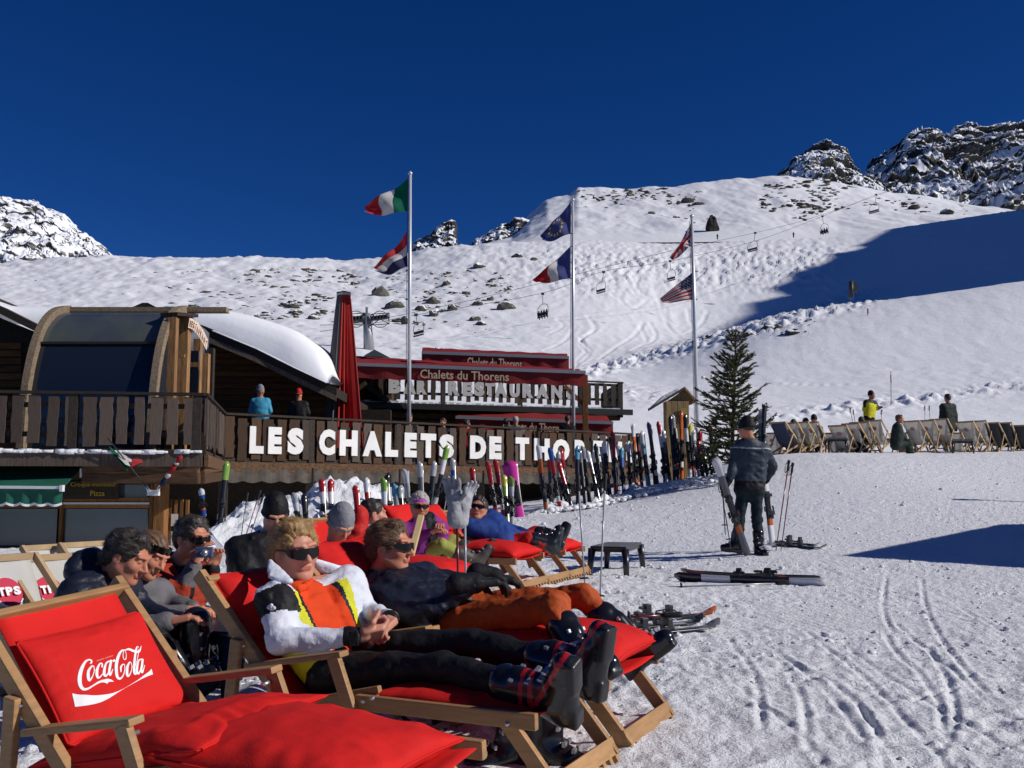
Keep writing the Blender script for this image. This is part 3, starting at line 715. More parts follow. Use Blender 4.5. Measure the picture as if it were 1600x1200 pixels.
# ---------------------------------------------------------------- barrel-fronted glass porch on the terrace
porch = empty('glass_porch', (P(140, 615, 19.5).x, 19.5, zf), label='curved glass porch with weathered wooden ribs and small arched sign on its side', cat='porch')
W_RIB = wood('rib_wood', (.20, .15, .10), .35, 3, (8, 8, 8))
RIB = [(0, 0), (.02, .55), (.10, 1.05), (.28, 1.52), (.55, 1.88), (.95, 2.12), (1.45, 2.24)]   # (depth, height) above rail
pl = P(37, 690, 19.3); pr = P(238, 690, 19.3); zb = zf; hs = (P(0, 487, 20.8).z-zb)/2.24
prof_ = smooth_line([(0, a, b) for a, b in RIB], 4)
def ribpt(x, q, off=0): return Vector((x, 19.3+q[1]*1.15+off*.5, zb+q[2]*hs+off))
def rib(x, w, th, mtl, name='rib'):
    vs = []; fs = []; N = len(prof_)
    for i, q in enumerate(prof_):
        t = (prof_[min(i+1, N-1)]-prof_[max(i-1, 0)]).normalized(); nn = Vector((0, -t.z, t.y))
        p = ribpt(x, q)
        for sx, sn in ((-1, 0), (1, 0), (1, 1), (-1, 1)): vs.append(p+Vector((sx*w/2, nn.y*sn*th, nn.z*sn*th)))
    for i in range(N-1):
        for j in range(4): fs.append((i*4+j, i*4+(j+1) % 4, i*4+4+(j+1) % 4, i*4+4+j))
    fs += [(3, 2, 1, 0), ((N-1)*4, (N-1)*4+1, (N-1)*4+2, (N-1)*4+3)]
    return obj_from(name, vs, fs, mtl, porch)
rib(pl.x, .14, .16, W_RIB); rib(pr.x, .14, .16, W_RIB)
vs = []; fs = []; vs2 = []; fs2 = []; N = len(prof_)
GL_REFL = mat('glazing_reflection', (.10, .11, .08), .16, .8, col2=(.03, .045, .08), var=.0, vscale=.8, stretch=(1, 1, .1))  # amber and blue reflections put into the glass colour
cut = 17
for i, q in enumerate(prof_):
    for x in (pl.x+.07, pr.x-.07): p = ribpt(x, q, .03); vs.append(p)
for i in range(N-1): fs.append((i*2, i*2+1, i*2+3, i*2+2))
o = obj_from('glazing', vs, fs, [GLASS_D, GL_REFL], porch, fmat=[0 if i < cut-4 else 1 for i in range(N-1)])
MB().bar(Vector((pl.x, ribpt(0, prof_[cut-4]).y-.03, ribpt(0, prof_[cut-4]).z)), Vector((pr.x, ribpt(0, prof_[cut-4]).y-.03, ribpt(0, prof_[cut-4]).z)), .05, .06).build('glazing_bar', W_DARK, porch)
MB().bar(Vector((pl.x, ribpt(0, prof_[-1]).y, ribpt(0, prof_[-1]).z+.06)), Vector((pr.x+.9, ribpt(0, prof_[-1]).y, ribpt(0, prof_[-1]).z+.06)), .1, .25).build('ridge_board', W_RIB, porch)
# interior floor to keep it dark, and side wall with posts
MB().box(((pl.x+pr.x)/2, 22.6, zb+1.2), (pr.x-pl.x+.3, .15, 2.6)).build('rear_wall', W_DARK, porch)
xs = pr.x
poly = [ribpt(xs+.02, q) for q in prof_]+[Vector((xs+.02, 22.5, zb+2.1*hs)), Vector((xs+.02, 22.5, zb))]
MB().prism(poly, (.03, 0, 0)).build('side_glazing', GLASS_D, porch)
poly = [ribpt(pl.x-.02, q) for q in prof_]+[Vector((pl.x-.02, 22.5, zb+2.1*hs)), Vector((pl.x-.02, 22.5, zb))]
MB().prism(poly, (-.03, 0, 0)).build('side_glazing', GLASS_D, porch)
W_PST = wood('porch_post_wood', (.26, .14, .06), .35, 3, (8, 8, 1))
for px, top, d, w in ((271, 497, 19.9, .18), (290, 492, 20.5, .2), (310, 530, 21.3, .16), (322, 553, 21.8, .16)):
    p = P(px, top, d); MB().bar(p, (p.x, p.y, zb), w, w, (1, 0, 0)).build('side_post', W_PST, porch, .008)
a = P(264, 491, 19.9); b = P(297, 494, 20.6)
MB().bar(a, b, .07, .4).build('side_beam', W_DARK, porch)
MB().box(P(281, 556, 20.1), (.2, .06, .06)).build('window_bar', W_PST, porch)
pbox(porch, 'door_panel', 296, 548, 311, 615, 21.0, .05, GLASS_D)
pbox(porch, 'panel', 262, 500, 296, 615, 20.6, .05, W_DARK)
pbox(porch, 'cross_rail', 294, 566, 312, 573, 20.9, .06, W_PST)
# arched sign
arc = []; cx0, cy0 = 285, 545
vs = []; 
ctr = P(296, 550, 20.9)
out_, inn = [], []
for i in range(9):
    t = i/8; px = 296+28*t; o_ = P(px, 497+34*t**2.0, 20.3+.8*t); n_ = P(px-2, 512+34*t**1.7, 20.3+.8*t); out_.append(o_); inn.append(n_)
MB().prism(out_+inn[::-1], (0, .05, 0)).build('arched_sign', mat('sign_cream', (.55, .45, .36), .7, var=.3, vscale=14), porch)
for i, ch in enumerate('RESTAURANT'):
    t = (i+.5)/10; px = 296+27*t; p = P(px-1, 510+34*t**1.8, 20.25+.8*t); p.y -= .03
    letter(ch, p, (.8, 0, -.45), (.2, 0, 1), .03, .12, mat('sign_red', (.35, .03, .03), .6), porch, .01, .02)
at_root(porch)

# ---------------------------------------------------------------- the chalet behind: gable walls, eaves, thick roof snow
chalet = empty('chalet', (P(250, 600, 26).x, 26, zf), label='big wooden chalet with deep overhanging eaves and thick snow on its roof', cat='building')
GW = [(150, 748), (150, 530), (225, 492), (300, 520), (330, 530), (400, 556), (470, 588), (524, 610), (530, 748)]
W0 = 27.0
MB().prism([P(x, y, W0) for x, y in GW], (0, .3, 0)).build('wall', W_WALL, chalet)
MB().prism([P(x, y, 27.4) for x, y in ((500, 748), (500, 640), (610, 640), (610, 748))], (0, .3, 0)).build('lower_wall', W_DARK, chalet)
for k in range(21):                                            # wall logs, recessed joints
    y0 = 523+k*9.5; y1 = y0+8.4
    xr = min(522, 300+(y0-520)/(610-520)*224+2) if y0 < 612 else 522
    a = P(312, y1, W0-.06); b = P(xr, y0, W0-.06)
    if b.x-a.x > .3: MB().box(((a.x+b.x)/2, W0-.04, (a.z+b.z)/2), (b.x-a.x, .07, b.z-a.z)).build('wall_log', W_WALL, chalet, .012)
# eaves (soffit + scalloped barge) along the right slope: front edge stands out 1.6 m
EV = [(262, 488), (320, 512), (400, 545), (460, 575), (526, 606)]
for (x0, y0), (x1, y1) in zip(EV[:-1], EV[1:]):
    a, b = P(x0, y0, 25.2), P(x1, y1, 25.2)
    MB().prism([a, b, b+Vector((0, 0, -.24)), a+Vector((0, 0, -.24))], (0, 9, 0)).build('roof', W_DARK, chalet)
    MB().prism([a+Vector((0, -.03, -.2)), b+Vector((0, -.03, -.2)), b+Vector((0, -.03, -.34)), a+Vector((0, -.03, -.34))], (0, .03, 0)).build('bargeboard', W_OLD, chalet)
def roof_snow(top, bot, d0, dep, name='roof_snow'):
    n = 60; x0, x1 = max(top[0][0], bot[0][0]), min(top[-1][0], bot[-1][0]); m = 14
    xs_ = np.linspace(x0, x1, n); vs = []; fs = []
    T = _interp(xs_, top); B = _interp(xs_, bot)
    ks = np.ones(5)/5; T = np.convolve(np.pad(T, 2, 'edge'), ks, 'valid'); T = np.minimum(T, B-.5)
    for j in range(m+5):
        for i in range(n):
            if j < 5:                                          # rounded front lip
                t = j/4; f = math.sin(t*math.pi/2); yy = B[i]+(T[i]-B[i])*f; dd = d0+.5*(1-math.cos(t*math.pi/2))
                p = P(xs_[i], yy, d0); p.y = dd
            else:
                dd = d0+.5+(dep-.5)*(j-4)/m; p = P(xs_[i], T[i], d0); p.y = dd
            q = noise3(np.array([p.x*1.3]), np.array([p.y*1.3]), np.array([p.z*1.3]))[0]*.05
            vs.append((p.x+q, p.y+q, p.z+(q if j else 0)))
    for j in range(m+4):
        for i in range(n-1): a = j*n+i; fs.append((a, a+1, a+n+1, a+n))
    # right end cap
    fs.append(tuple(j*n+n-1 for j in range(m+5)))
    return obj_from(name, vs, fs, SNOW_ROOF, chalet, smooth=True)
roof_snow([(246, 480), (270, 477), (300, 476), (340, 479), (370, 485), (400, 492), (430, 501), (460, 512), (485, 530), (498, 546), (507, 562), (513, 580), (517, 592)],
          [(246, 481), (262, 488), (320, 510), (400, 543), (460, 572), (517, 600)], 25.1, 4)
roof_snow([(-330, 400), (-100, 440), (5, 474), (60, 474), (100, 480), (150, 487), (185, 487), (200, 489)], [(-330, 420), (-100, 455), (5, 478), (40, 500), (60, 509), (100, 508), (200, 505)], 25.3, 9)
# dark roof edge and gable at left
for (x0, y0), (x1, y1) in (((-330, 340), (0, 478)), ((0, 478), (62, 509))):
    a, b = P(x0, y0, 24.9), P(x1, y1, 24.9)
    MB().prism([a, b, b+Vector((0, 0, -.2)), a+Vector((0, 0, -.2))], (0, 8, 0)).build('roof', W_DARK, chalet)
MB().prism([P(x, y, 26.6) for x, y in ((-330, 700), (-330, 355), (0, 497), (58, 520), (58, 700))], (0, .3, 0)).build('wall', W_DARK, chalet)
for k in range(14):
    y0 = 535+k*12; MB().box(((P(-330, y0, 26.5).x+P(40, y0, 26.5).x)/2, 26.55, P(0, y0+5, 26.5).z), (6.1, .07, .17)).build('wall_log', W_WALL, chalet, .012)
MB().prism([P(188, 488, 24.8), P(222, 473, 24.8), P(231, 473, 24.8), P(264, 490, 24.8)], (0, 8, 0)).build('gable_cap', W_DARK, chalet)
at_root(chalet)

# ---------------------------------------------------------------- closed parasol
def closed_parasol():
    d = 27.2; root = empty('closed_parasol', (P(537, 652, d).x, d, zf), label='tall closed red parasol, left folds greyed as shade, standing on the terrace', cat='parasol')
    top = P(537, 462, d); n = 44; rows = 10; vs = []; fs = []; fm = []
    for j in range(rows+1):
        t = j/rows; z = top.z+(zf+.35-top.z)*t; r = .18+.34*t**.9
        for i in range(n):
            a = 2*math.pi*i/n; rr = r*(1+.16*(1 if i % 2 else -1)*(.4+t*.6)+.05*math.sin(a*3+t*2))
            vs.append((top.x+rr*math.cos(a), d+rr*math.sin(a), z))
    for j in range(rows):
        for i in range(n):
            fs.append((j*n+i, j*n+(i+1) % n, (j+1)*n+(i+1) % n, (j+1)*n+i))
            a = (i+.5)/n*360; fm.append(1 if (150 < a < 262) else 0)  # left-facing folds painted grey as their shade
    PR = mat('parasol_red', (.30, .016, .012), .7, var=.12, vscale=4); PG = mat('parasol_shade', (.10, .095, .10), .7)
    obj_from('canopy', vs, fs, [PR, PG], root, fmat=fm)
    MB().tube([(top.x, d, top.z), (top.x, d, top.z+.09)], [.2, .2], 16).build('cap', GREY_BAR, root)
    MB().tube([(top.x, d, top.z-.5), (top.x, d, zf)], .04, 8).build('pole', W_RIB, root)
    at_root(root)
closed_parasol()

# ---------------------------------------------------------------- bar restaurant with its upper terrace
bar = empty('restaurant_building', (P(750, 650, 34).x, 34, zf), label='dark log restaurant with upper balcony lettered BAR RESTAURANT', cat='building')
zu = EYE+2.87
BA = Vector((P(560, 630, 32.7).x, 32.7, zu)); BB = Vector((P(972, 640, 36.0).x, 36.0, zu)); ub = (BB-BA).normalized(); nb = Vector((ub.y, -ub.x, 0))
ztop = zu+.98
rail_run(bar, BA+Vector((0, 0, .98)), BB+Vector((0, 0, .98)), .30, .17, .80, W_DARK, zt=ztop, posts=(.1, 2.9, 5.7, 8.0, (BB-BA).length-.05), stringers=(.08, .62), mtl2=W_BRN)
rail_run(bar, BB+Vector((0, 0, .98)), BB+Vector((-.3, 4.2, .98)), .2, .15, .8, W_DARK, zt=ztop, posts=(4.1,), stringers=(.08, .62))
def on_bar(px):
    k = (px-800)/FPX; c = (zu-EYE)*ST*k; A, B = BA, BB
    t = (k*CT*A.y+c-A.x)/((B.x-A.x)-k*CT*(B.y-A.y)); return A+(B-A)*t
for ch, a, b in [('B', 606, 625), ('A', 629, 649), ('R', 650, 666), ('R', 699, 717), ('E', 722, 737), ('S', 740, 756), ('T', 757, 772), ('A', 772, 791), ('U', 795, 811), ('R', 815, 832), ('A', 837, 856), ('N', 860, 877), ('T', 880, 897)]:
    p0 = on_bar(a); p1 = on_bar(b); letter(ch, Vector((p0.x, p0.y, zu+.32))+nb*.05, ub, (0, 0, 1), (p1-p0).length, .5, LETTER_SHADE, bar, .03, .07)
MB().bar(BA+Vector((0, 0, -.09))+nb*.05, BB+Vector((.35, 0, -.09))+nb*.05, .2, .1).build('floor_edge', BLACKM, bar)
slab(bar, 'floor', [BA, BB, BB+Vector((0, 4.5, 0)), BA+Vector((0, 4.5, 0))], zu-.12, zu-.02, W_DARK)
slab(bar, 'wall', [BA+Vector((.0, 1.2, 0)), BB+Vector((-1.0, 1.0, 0)), BB+Vector((-1.2, 4.3, 0)), BA+Vector((0, 4.3, 0))], -.5, zu-.14, W_DARK)
for k in range(6):
    a = BA+Vector((0, 1.0, 0)); b = BB+Vector((-1.2, .85, 0)); z = zu-.32-k*.24
    MB().bar(Vector((a.x, a.y, z)), Vector((b.x, b.y, z)), .2, .18).build('wall_log', W_LOG if k < 2 else W_BRN, bar, .03)
for k in range(3):
    MB().bar(BB+Vector((-1.5, .3, -.27-.2*k)), BB+Vector((-.05-.3*k, .3, -.27-.2*k)), .17, .4).build('bracket_log', W_LOG, bar, .03)
# left block beside the balcony
pbox(bar, 'side_wall', 556, 585, 604, 652, 33.0, 3, W_BRN)
sheet(bar, 'side_roof', [P(546, 588, 32.0), P(604, 630, 32.0), P(604, 630, 34.0), P(546, 588, 34.0)], mat('dark_green_roof', (.02, .04, .03), .7), .15)
mb = MB()
for k in range(40):
    p = BA.lerp(BB, k/40)+Vector((0, .12, .03)); mb.box(p+nb*0, (.3, .25, rnd.uniform(.03, .12)))
tag(mb.build('snow_crust', SNOW, bar), kind='stuff')
at_root(bar)
def awning(label, TL, TR, BL, BR, dT, dB, drop, text, tx, mt=AWN_RED):
    """boxed retractable awning: sloping cloth, grey front bar, lettered valance"""
    a, b = P(*TL, dT), P(*TR, dT); c, d_ = P(*BR, dB), P(*BL, dB)
    root = empty('red_awning', d_, label=label, cat='awning')
    n = 16; vs = []; fs = []
    for j in range(n+1):
        t = j/n
        for i in range(25):
            s = i/24; p = a.lerp(b, s).lerp(d_.lerp(c, s), t); p.z += -.03*math.sin(t*math.pi)+.012*math.sin(s*40+t*3)
            vs.append(p)
    for j in range(n):
        for i in range(24): q = j*25+i; fs.append((q, q+1, q+26, q+25))
    o = obj_from('canopy', vs, fs, mt, root, smooth=True)
    u = (c-d_).normalized(); nn = Vector((u.y, -u.x, 0)).normalized()
    MB().bar(d_+nn*.03, c+nn*.03, .1, .07).build('front_bar', GREY_BAR, root)
    vs = []; fs = []; N = 60
    for i in range(N+1):
        p = d_.lerp(c, i/N)+nn*.02*math.sin(i*.8); zb_ = p.z-drop-.015*math.sin(i*1.1)
        vs += [(p.x, p.y, p.z), (p.x, p.y, zb_), (p.x-nn.x*.015, p.y-nn.y*.015, zb_), (p.x-nn.x*.015, p.y-nn.y*.015, p.z)]
    for i in range(N):
        for j in range(4): fs.append((i*4+j, i*4+(j+1) % 4, i*4+4+(j+1) % 4, i*4+4+j))
    obj_from('valance', vs, fs, mt, root)
    s0, s1 = tx; p0 = d_.lerp(c, s0)+nn*.05; p1 = d_.lerp(c, s1)+nn*.05
    uu = (p1-p0)
    text_line(text, p0+Vector((0, 0, -drop*.86)), uu, (0, 0, 1), drop*.66, uu.length, CREAM, root, .006, .012)
    at_root(root); return root, (a, b, c, d_, nn)
r1, g1 = awning('long red awning on wooden posts with Chalets du Thorens on its valance', (548, 556), (905, 577), (541, 569), (915, 582), 32.6, 30.4, .42, 'Chalets du Thorens', (.31, .68))
r2, g2 = awning('short upper red awning with Chalets du Thorens, behind the long awning', (660, 543), (886, 553), (659, 551), (889, 559), 36, 34.8, .55, 'Chalets du Thorens', (.31, .68))
r3, g3 = awning('lower red awning with Chalets du Thorens under the lettered upper balcony', (722, 641), (948, 650), (712, 652), (958, 661), 34.6, 33.4, .45, 'Chalets du Thorens', (.3, .7))
def pergola_post(px, top, bot, d, bx, by, bx2, by2, label):
    root = empty('awning_post', P(px, bot, d), label=label, cat='post')
    a = P(px, top, d); b = P(px, bot, d); b.z = zf
    MB().bar(a, (a.x, a.y, zf), .17, .17, (1, 0, 0)).build('upright', W_WARM if px > 800 else W_BRN, root, .01)
    MB().bar(P(bx, by, d), P(bx2, by2, d), .12, .1).build('brace', W_WARM if px > 800 else W_LOG, root, .01)
    at_root(root)
pergola_post(545, 574, 655, 30.4, 546, 618, 572, 598, 'left wooden awning post with brace, beside the closed parasol')
pergola_post(914, 586, 668, 31.6, 912, 632, 882, 603, 'right wooden awning post with brace, beside the middle flagpole')
# small hut roofs far behind the awnings
for px, py, w in ((585, 546, 34),):
    d = 60; root = empty('snowed_hut', P(px, py+10, d), label='dark hut roof with snow just above the red awning', cat='hut')
    a, b, c = P(px-w/2, py+10, d), P(px, py, d), P(px+w/2+6, py+12, d)
    MB().prism([a, b, c], (0, 2, 0)).build('roof', mat('hut_roof', (.05, .07, .08), .7), root)
    MB().box((b.x, d+1, b.z-1.2), (1.0, 1.9, 1.9)).build('wall', W_BRN, root); at_root(root)
# ---------------------------------------------------------------- boulders
def boulder_mesh(seed, r=1, flat_=.75, mtl=None):
    bm = bmesh.new(); bmesh.ops.create_icosphere(bm, subdivisions=2, radius=r)
    for v in bm.verts:
        p = v.co.copy(); q = p*1.3+Vector((seed*7.3, seed*3.1, seed))
        k = 1+.35*float(noise3(np.array([q.x]), np.array([q.y]), np.array([q.z]))[0])
        v.co = Vector((p.x*k, p.y*k, p.z*k*flat_))
    me = bpy.data.meshes.new('boulder'); bm.to_mesh(me); bm.free(); me.materials.append(mtl); return me
ROCK = rock_mat('boulder_rock', (.135, .12, .09), (.045, .04, .033), .5, 1.2, .62, .25)
ROCK_G = rock_mat('boulder_rock_grey', (.15, .145, .12), (.06, .058, .05), .35, 1.5, .80, .2)
_bm = [boulder_mesh(k, mtl=ROCK_G if k < 3 else ROCK) for k in range(8)]
BOULDERS = [(595, 457, 25, 22, 'tallest boulder behind the red parasol, upright and pale grey'), (617, 475, 24, 15, 'broad grey boulder just right of the tallest boulder'),
 (677, 470, 20, 12, 'long low boulder right of the left flagpole, uphill one'), (658, 481, 14, 10, 'half buried grey boulder touching the left flagpole side'),
 (678, 487, 13, 13, 'pointed grey boulder right of the left flagpole'), (707, 481, 12, 12, 'rounded dark boulder left of the chairlift cable crossing'),
 (697, 443, 12, 9, 'small dark rock above the boulder field, right of the striped flag'), (748, 414, 14, 8, 'lone brown rock on the smooth snow left of the middle flagpole'),
 (746, 474, 13, 9, 'dark flat rock between the two tall flagpoles'), (790, 477, 20, 15, 'wedge shaped boulder with snow cap between the two tall flagpoles'),
 (766, 466, 9, 7, 'small round rock above the wedge shaped boulder'), (741, 497, 14, 9, 'dark rock pair member, the upper left one below the wedge boulder'), (752, 504, 11, 8, 'dark rock pair member, the lower right one below the wedge boulder'),
 (634, 500, 12, 12, 'dark rock partly hidden by the left flagpole'), (623, 499, 14, 6, 'low dark rock just left of the left flagpole'), (808, 399, 12, 6, 'thin rock patch left of the blue flag tip'), (834, 404, 8, 5, 'tiny rock under the blue flag tip'),
 (686, 547, 16, 11, 'grey boulder showing just above the short upper awning'), (236, 409, 15, 8, 'lone dark boulder near the left skyline'), (196, 462, 13, 12, 'blocky dark boulder above the glass porch'),
 (324, 456, 13, 6, 'flat brown rock above the snowy chalet roof'), (458, 478, 14, 10, 'rugged dark rock cluster stone left of the red parasol'), (462, 486, 16, 8, 'dark rock cluster stone directly below the rugged one'),
 (125, 464, 10, 7, 'small brown rock above the left end of the glass porch'), (1074, 312, 18, 9, 'brown rock on the upper slope above the British flag'), (1090, 318, 15, 6, 'flatter brown rock right beside the one above the British flag'),
 (1018, 332, 10, 6, 'small brown rock on the upper slope between two flagpoles'), (1057, 339, 9, 6, 'small round rock left of the British flag top'), (1216, 353, 8, 4, 'tiny rock on the upper slope near the piste edge'),
 (1198, 512, 14, 7, 'brown rock on the knoll above the fir tree'), (1237, 518, 18, 7, 'flat dark rock on the knoll, rightmost of its line'), (1170, 521, 14, 9, 'dark angular rock right of the fir top'),
 (1112, 524, 14, 5, 'pale slab of rock left of the fir top'), (1217, 510, 9, 6, 'small rock between the two flat knoll rocks'), (1172, 494, 9, 4, 'small dark rock in the shade edge above the knoll'),
 (1480, 330, 14, 8, 'dark rock at the skyline right of the chairlift'), (1428, 322, 12, 6, 'small rock below the ridge right of the chairlift')]
for k, (px, py, w, h, lab) in enumerate(BOULDERS):
    q = hit(px, py+h*.3, 45)
    if q is None or (py < 360 and px > 800):
        D = 345+(560-345)*max(0, min(1, (376-py)/90.))**1.15; q = P(px, py+h*.3, D)
    s = w/FPX*q.y/2*1.3
    o = link(bpy.data.objects.new('boulder', _bm[k % 8] if k > 1 else _bm[k])); o.location = q; o.scale = (s, s*1.1, s*1.15*h/w/.75*1.0); o.rotation_euler = (0, 0, k*1.7)
    tag(o, lab, 'boulder', 'boulders on the snow slopes')
# big black outcrop on the upper slope
def outcrop():
    D = 372; o_ = P(1113, 360, D); px = D/FPX
    pts = [(-12, 0), (-9, 14), (-3, 26), (3, 27), (9, 20), (13, 8), (14, -3), (4, -4)]
    mb = MB(); bm = bmesh.new(); bmesh.ops.create_icosphere(bm, subdivisions=3, radius=1)
    for v in bm.verts:
        p = v.co; k = 1+.4*float(noise3(np.array([p.x*1.6+5]), np.array([p.y*1.6]), np.array([p.z*1.6]))[0])
        v.co = Vector((p.x*10*px*k*(1-.45*p.z)+p.z*-1*px, p.y*10*px*k, p.z*15*px*k+9*px))
    me = bpy.data.meshes.new('rock_outcrop'); bm.to_mesh(me); bm.free(); me.materials.append(rock_mat('outcrop_rock', (.04, .04, .036), (.012, .012, .012), .4, .3, .7, 1))
    o = link(bpy.data.objects.new('rock_outcrop', me)); o.location = o_; tag(o, 'black rock outcrop standing alone on the upper slope right of the British flag', 'rock')
outcrop()
# scatter of small stones that nobody could count
def scatter():
    rr = random.Random(5); mb_v = []; mb_f = []
    zones = [(0, 300, 415, 470, 260, 15), (200, 560, 420, 500, 300, 14), (0, 560, 408, 425, 150, 9), (560, 640, 430, 470, 14, 8), (600, 800, 425, 470, 110, 9), (640, 760, 470, 520, 34, 8), (900, 1100, 295, 345, 50, 8), (920, 1060, 294, 312, 60, 11),
             (1190, 1340, 280, 330, 110, 13), (1340, 1520, 300, 335, 60, 11), (1150, 1280, 500, 525, 30, 6), (1240, 1290, 300, 345, 14, 9), (890, 915, 293, 300, 10, 7), (640, 700, 560, 600, 0, 4), (0, 420, 470, 480, 30, 6)]
    ico = bmesh.new(); bmesh.ops.create_icosphere(ico, subdivisions=1, radius=1); bv = np.array([v.co[:] for v in ico.verts]); bf = np.array([[v.index for v in f.verts] for f in ico.faces]); ico.free()
    V = []; F = []; n = 0
    for x0, x1, y0, y1, cnt, w in zones:
        for _ in range(cnt):
            cx = rr.uniform(x0, x1); cy = rr.uniform(y0, y1); m = rr.choice((1, 1, 2, 4))
            for j in range(m):
                px = cx+rr.gauss(0, 6)*(m > 1); py = cy+rr.gauss(0, 2.5)*(m > 1)-rr.random()*(px-cx)*.1
                ww = rr.uniform(.25, 1)**1.5*w*rr.uniform(.6, 1.2)
                q = hit(px, py, 45, n=260) if not (py < 360 and px > 800) else None
                if q is None:
                    if px < 800: continue
                    sky = float(_interp(px, UPPER_SKY))
                    if py < sky+2: continue
                    ft = float(_interp(px, UPPER_FOOT)); T = max(0, (py-ft)/(sky-ft))**(1/.85); q = P(px, py, 345+215*T)
                s = ww/FPX*q.y/2; a = rr.uniform(0, 6.28)
                v = bv.copy()*(1+.45*np.array([rr.uniform(-1, 1) for _ in range(len(bv))]))[:, None]
                v = v*np.array([s*1.25, s, s*.5]); c, s_ = math.cos(a*.15), math.sin(a*.15)
                v = np.stack([v[:, 0]*c-v[:, 1]*s_, v[:, 0]*s_+v[:, 1]*c, v[:, 2]], 1)+np.array(q)
                V.append(v); F.append(bf+n); n += len(bv)
    o = obj_from('scattered_stones', np.vstack(V), np.vstack(F), ROCK)
    tag(o, 'small dark stones and tufts poking through the snow all over the slopes', 'stones', kind='stuff')
scatter()

# ---------------------------------------------------------------- chairlift
GALV = mat('galvanised_steel', (.32, .33, .34), .45, metal=.5); LIFT_D = mat('lift_dark', (.035, .04, .045), .5)
def chairlift():
    c1 = [(500, 508, 128), (575, 502, 132), (740, 468, 150), (895, 430, 168), (1045, 393, 190), (1240, 349, 220), (1375, 304, 250), (1470, 268, 275)]
    c2 = [(500, 518, 124), (585, 505, 128), (650, 492, 136), (848, 458, 160), (943, 424, 176), (1047, 408, 188), (1182, 376, 208), (1285, 338, 226), (1370, 304, 246), (1470, 272, 270)]
    t = P(575, 490, 131); base = hit(577, 546, 60); d = 131; base = P(577, 552, d)
    pyl = empty('chairlift_pylon', base, label='steel chairlift pylon with wheel assemblies rising behind the red awnings', cat='lift pylon')
    MB().tube([base, P(573, 490, d)], [.75, .5], 12).build('mast', GALV, pyl)
    MB().bar(P(549, 503, d), P(604, 496, d), .5, .5).build('crossarm', GALV, pyl)
    for x0 in (556, 594):
        for k in range(5):
            px = x0-10+k*5; py = 497+(2 if x0 < 570 else 0)-k*.6; c = P(px, py, d-.6)
            pts = [c+Vector((math.cos(a)*.33, 0, math.sin(a)*.33)) for a in np.linspace(0, 2*math.pi, 13)]
            MB().tube([c+Vector((0, -.12, 0)), c+Vector((0, .12, 0))], .33, 12).build('sheave', LIFT_D, pyl)
        mb = MB(); a = P(x0-14, 491, d-.6); b = P(x0+14, 489, d-.6); c = P(x0+14, 506, d-.6); e = P(x0-14, 508, d-.6)
        for p, q in ((a, b), (b, c), (c, e), (e, a), (a, c), (b, e)): mb.bar(p, q, .1, .1)
        mb.build('work_platform', LIFT_D, pyl)
        pts = [P(x0+13*math.cos(t_), 499+13*math.sin(t_), d-.3) for t_ in np.linspace(0, 6.3, 17)]
        MB().tube(pts, .06, 5).build('guard_hoop', GALV, pyl)
    MB().bar(P(573, 480, d), P(573, 492, d), .3, .3).build('lifting_frame', GALV, pyl)
    at_root(pyl)
    for k, c in enumerate((c1, c2)):
        o = MB().tube(smooth_line([P(*q) for q in c], 5), .036, 5).build('lift_cable', LIFT_D)
        tag(o, ['upper haul cable of the chairlift running up to the right', 'lower haul cable of the chairlift carrying most chairs'][k], 'cable', 'lift cables')
    def chair(px, pt, pb, d, w, label, sx=0):
        top = P(px, pt, d); root = empty('lift_chair', top, label=label, cat='lift chair', group='chairs of the chairlift')
        seat = P(px+sx, pb, d); u = Vector((math.cos(.45), math.sin(.45)*-.3, .22)); W = w/FPX*d
        MB().box(top, (.5, .3, .35)).build('grip', LIFT_D, root)
        mid = top.lerp(seat, .45)
        MB().bar(top, mid, .08, .08).build('hanger', LIFT_D, root)
        mb = MB(); mb.tube(smooth_line([seat-u*W/2+Vector((0, 0, .6)), seat-u*W*.45+Vector((0, 0, 1.5)), mid, seat+u*W*.45+Vector((0, 0, 1.7)), seat+u*W/2+Vector((0, 0, .6))], 3), .05, 5); mb.build('bail', LIFT_D, root)
        MB().bar(seat-u*W/2, seat+u*W/2, .14, .5).build('seat', LIFT_D, root)
        MB().bar(seat-u*W/2+Vector((0, .2, .45)), seat+u*W/2+Vector((0, .2, .45)), .4, .06).build('backrest', LIFT_D, root)
        at_root(root); return seat, u, W
    chair(650, 492, 524, 136, 18, 'empty chairlift chair nearest its pylon, above the red awnings', 4)
    a = chair(848, 459, 495, 160, 19, 'chairlift chair carrying four dark skiers, left of the middle flagpole')
    chair(943, 425, 457, 176, 16, 'empty chairlift chair just right of the middle flagpole', -4)
    chair(1047, 408, 438, 188, 14, 'empty chairlift chair above the American flag', 2)
    chair(1180, 364, 392, 208, 17, 'empty chairlift chair right of the black outcrop', -4)
    b = chair(1285, 338, 364, 226, 14, 'chairlift chair carrying skiers over the piste edge', 3)
    chair(1369, 304, 332, 246, 17, 'highest chairlift chair, empty, near the ridge', -3)
    return a, b
LIFT_A, LIFT_B = chairlift()
def stick(name, px, pt, pb, d, r, mtl, label, cat, top=None):
    root = empty(name, P(px, pb, d), label=label, cat=cat)
    MB().tube([P(px, pb, d)+Vector((0, 0, -.3)), P(px, pt, d)], r, 6).build('pole', mtl, root)
    return root
s_ = stick('piste_marker', 1392, 580, 622, 62, .02, LIFT_D, 'thin piste marker pole left of centre above the deck chairs', 'marker'); MB().box(P(1392, 592, 62), (.06, .03, .5)).build('band', AWN_RED, s_); at_root(s_)
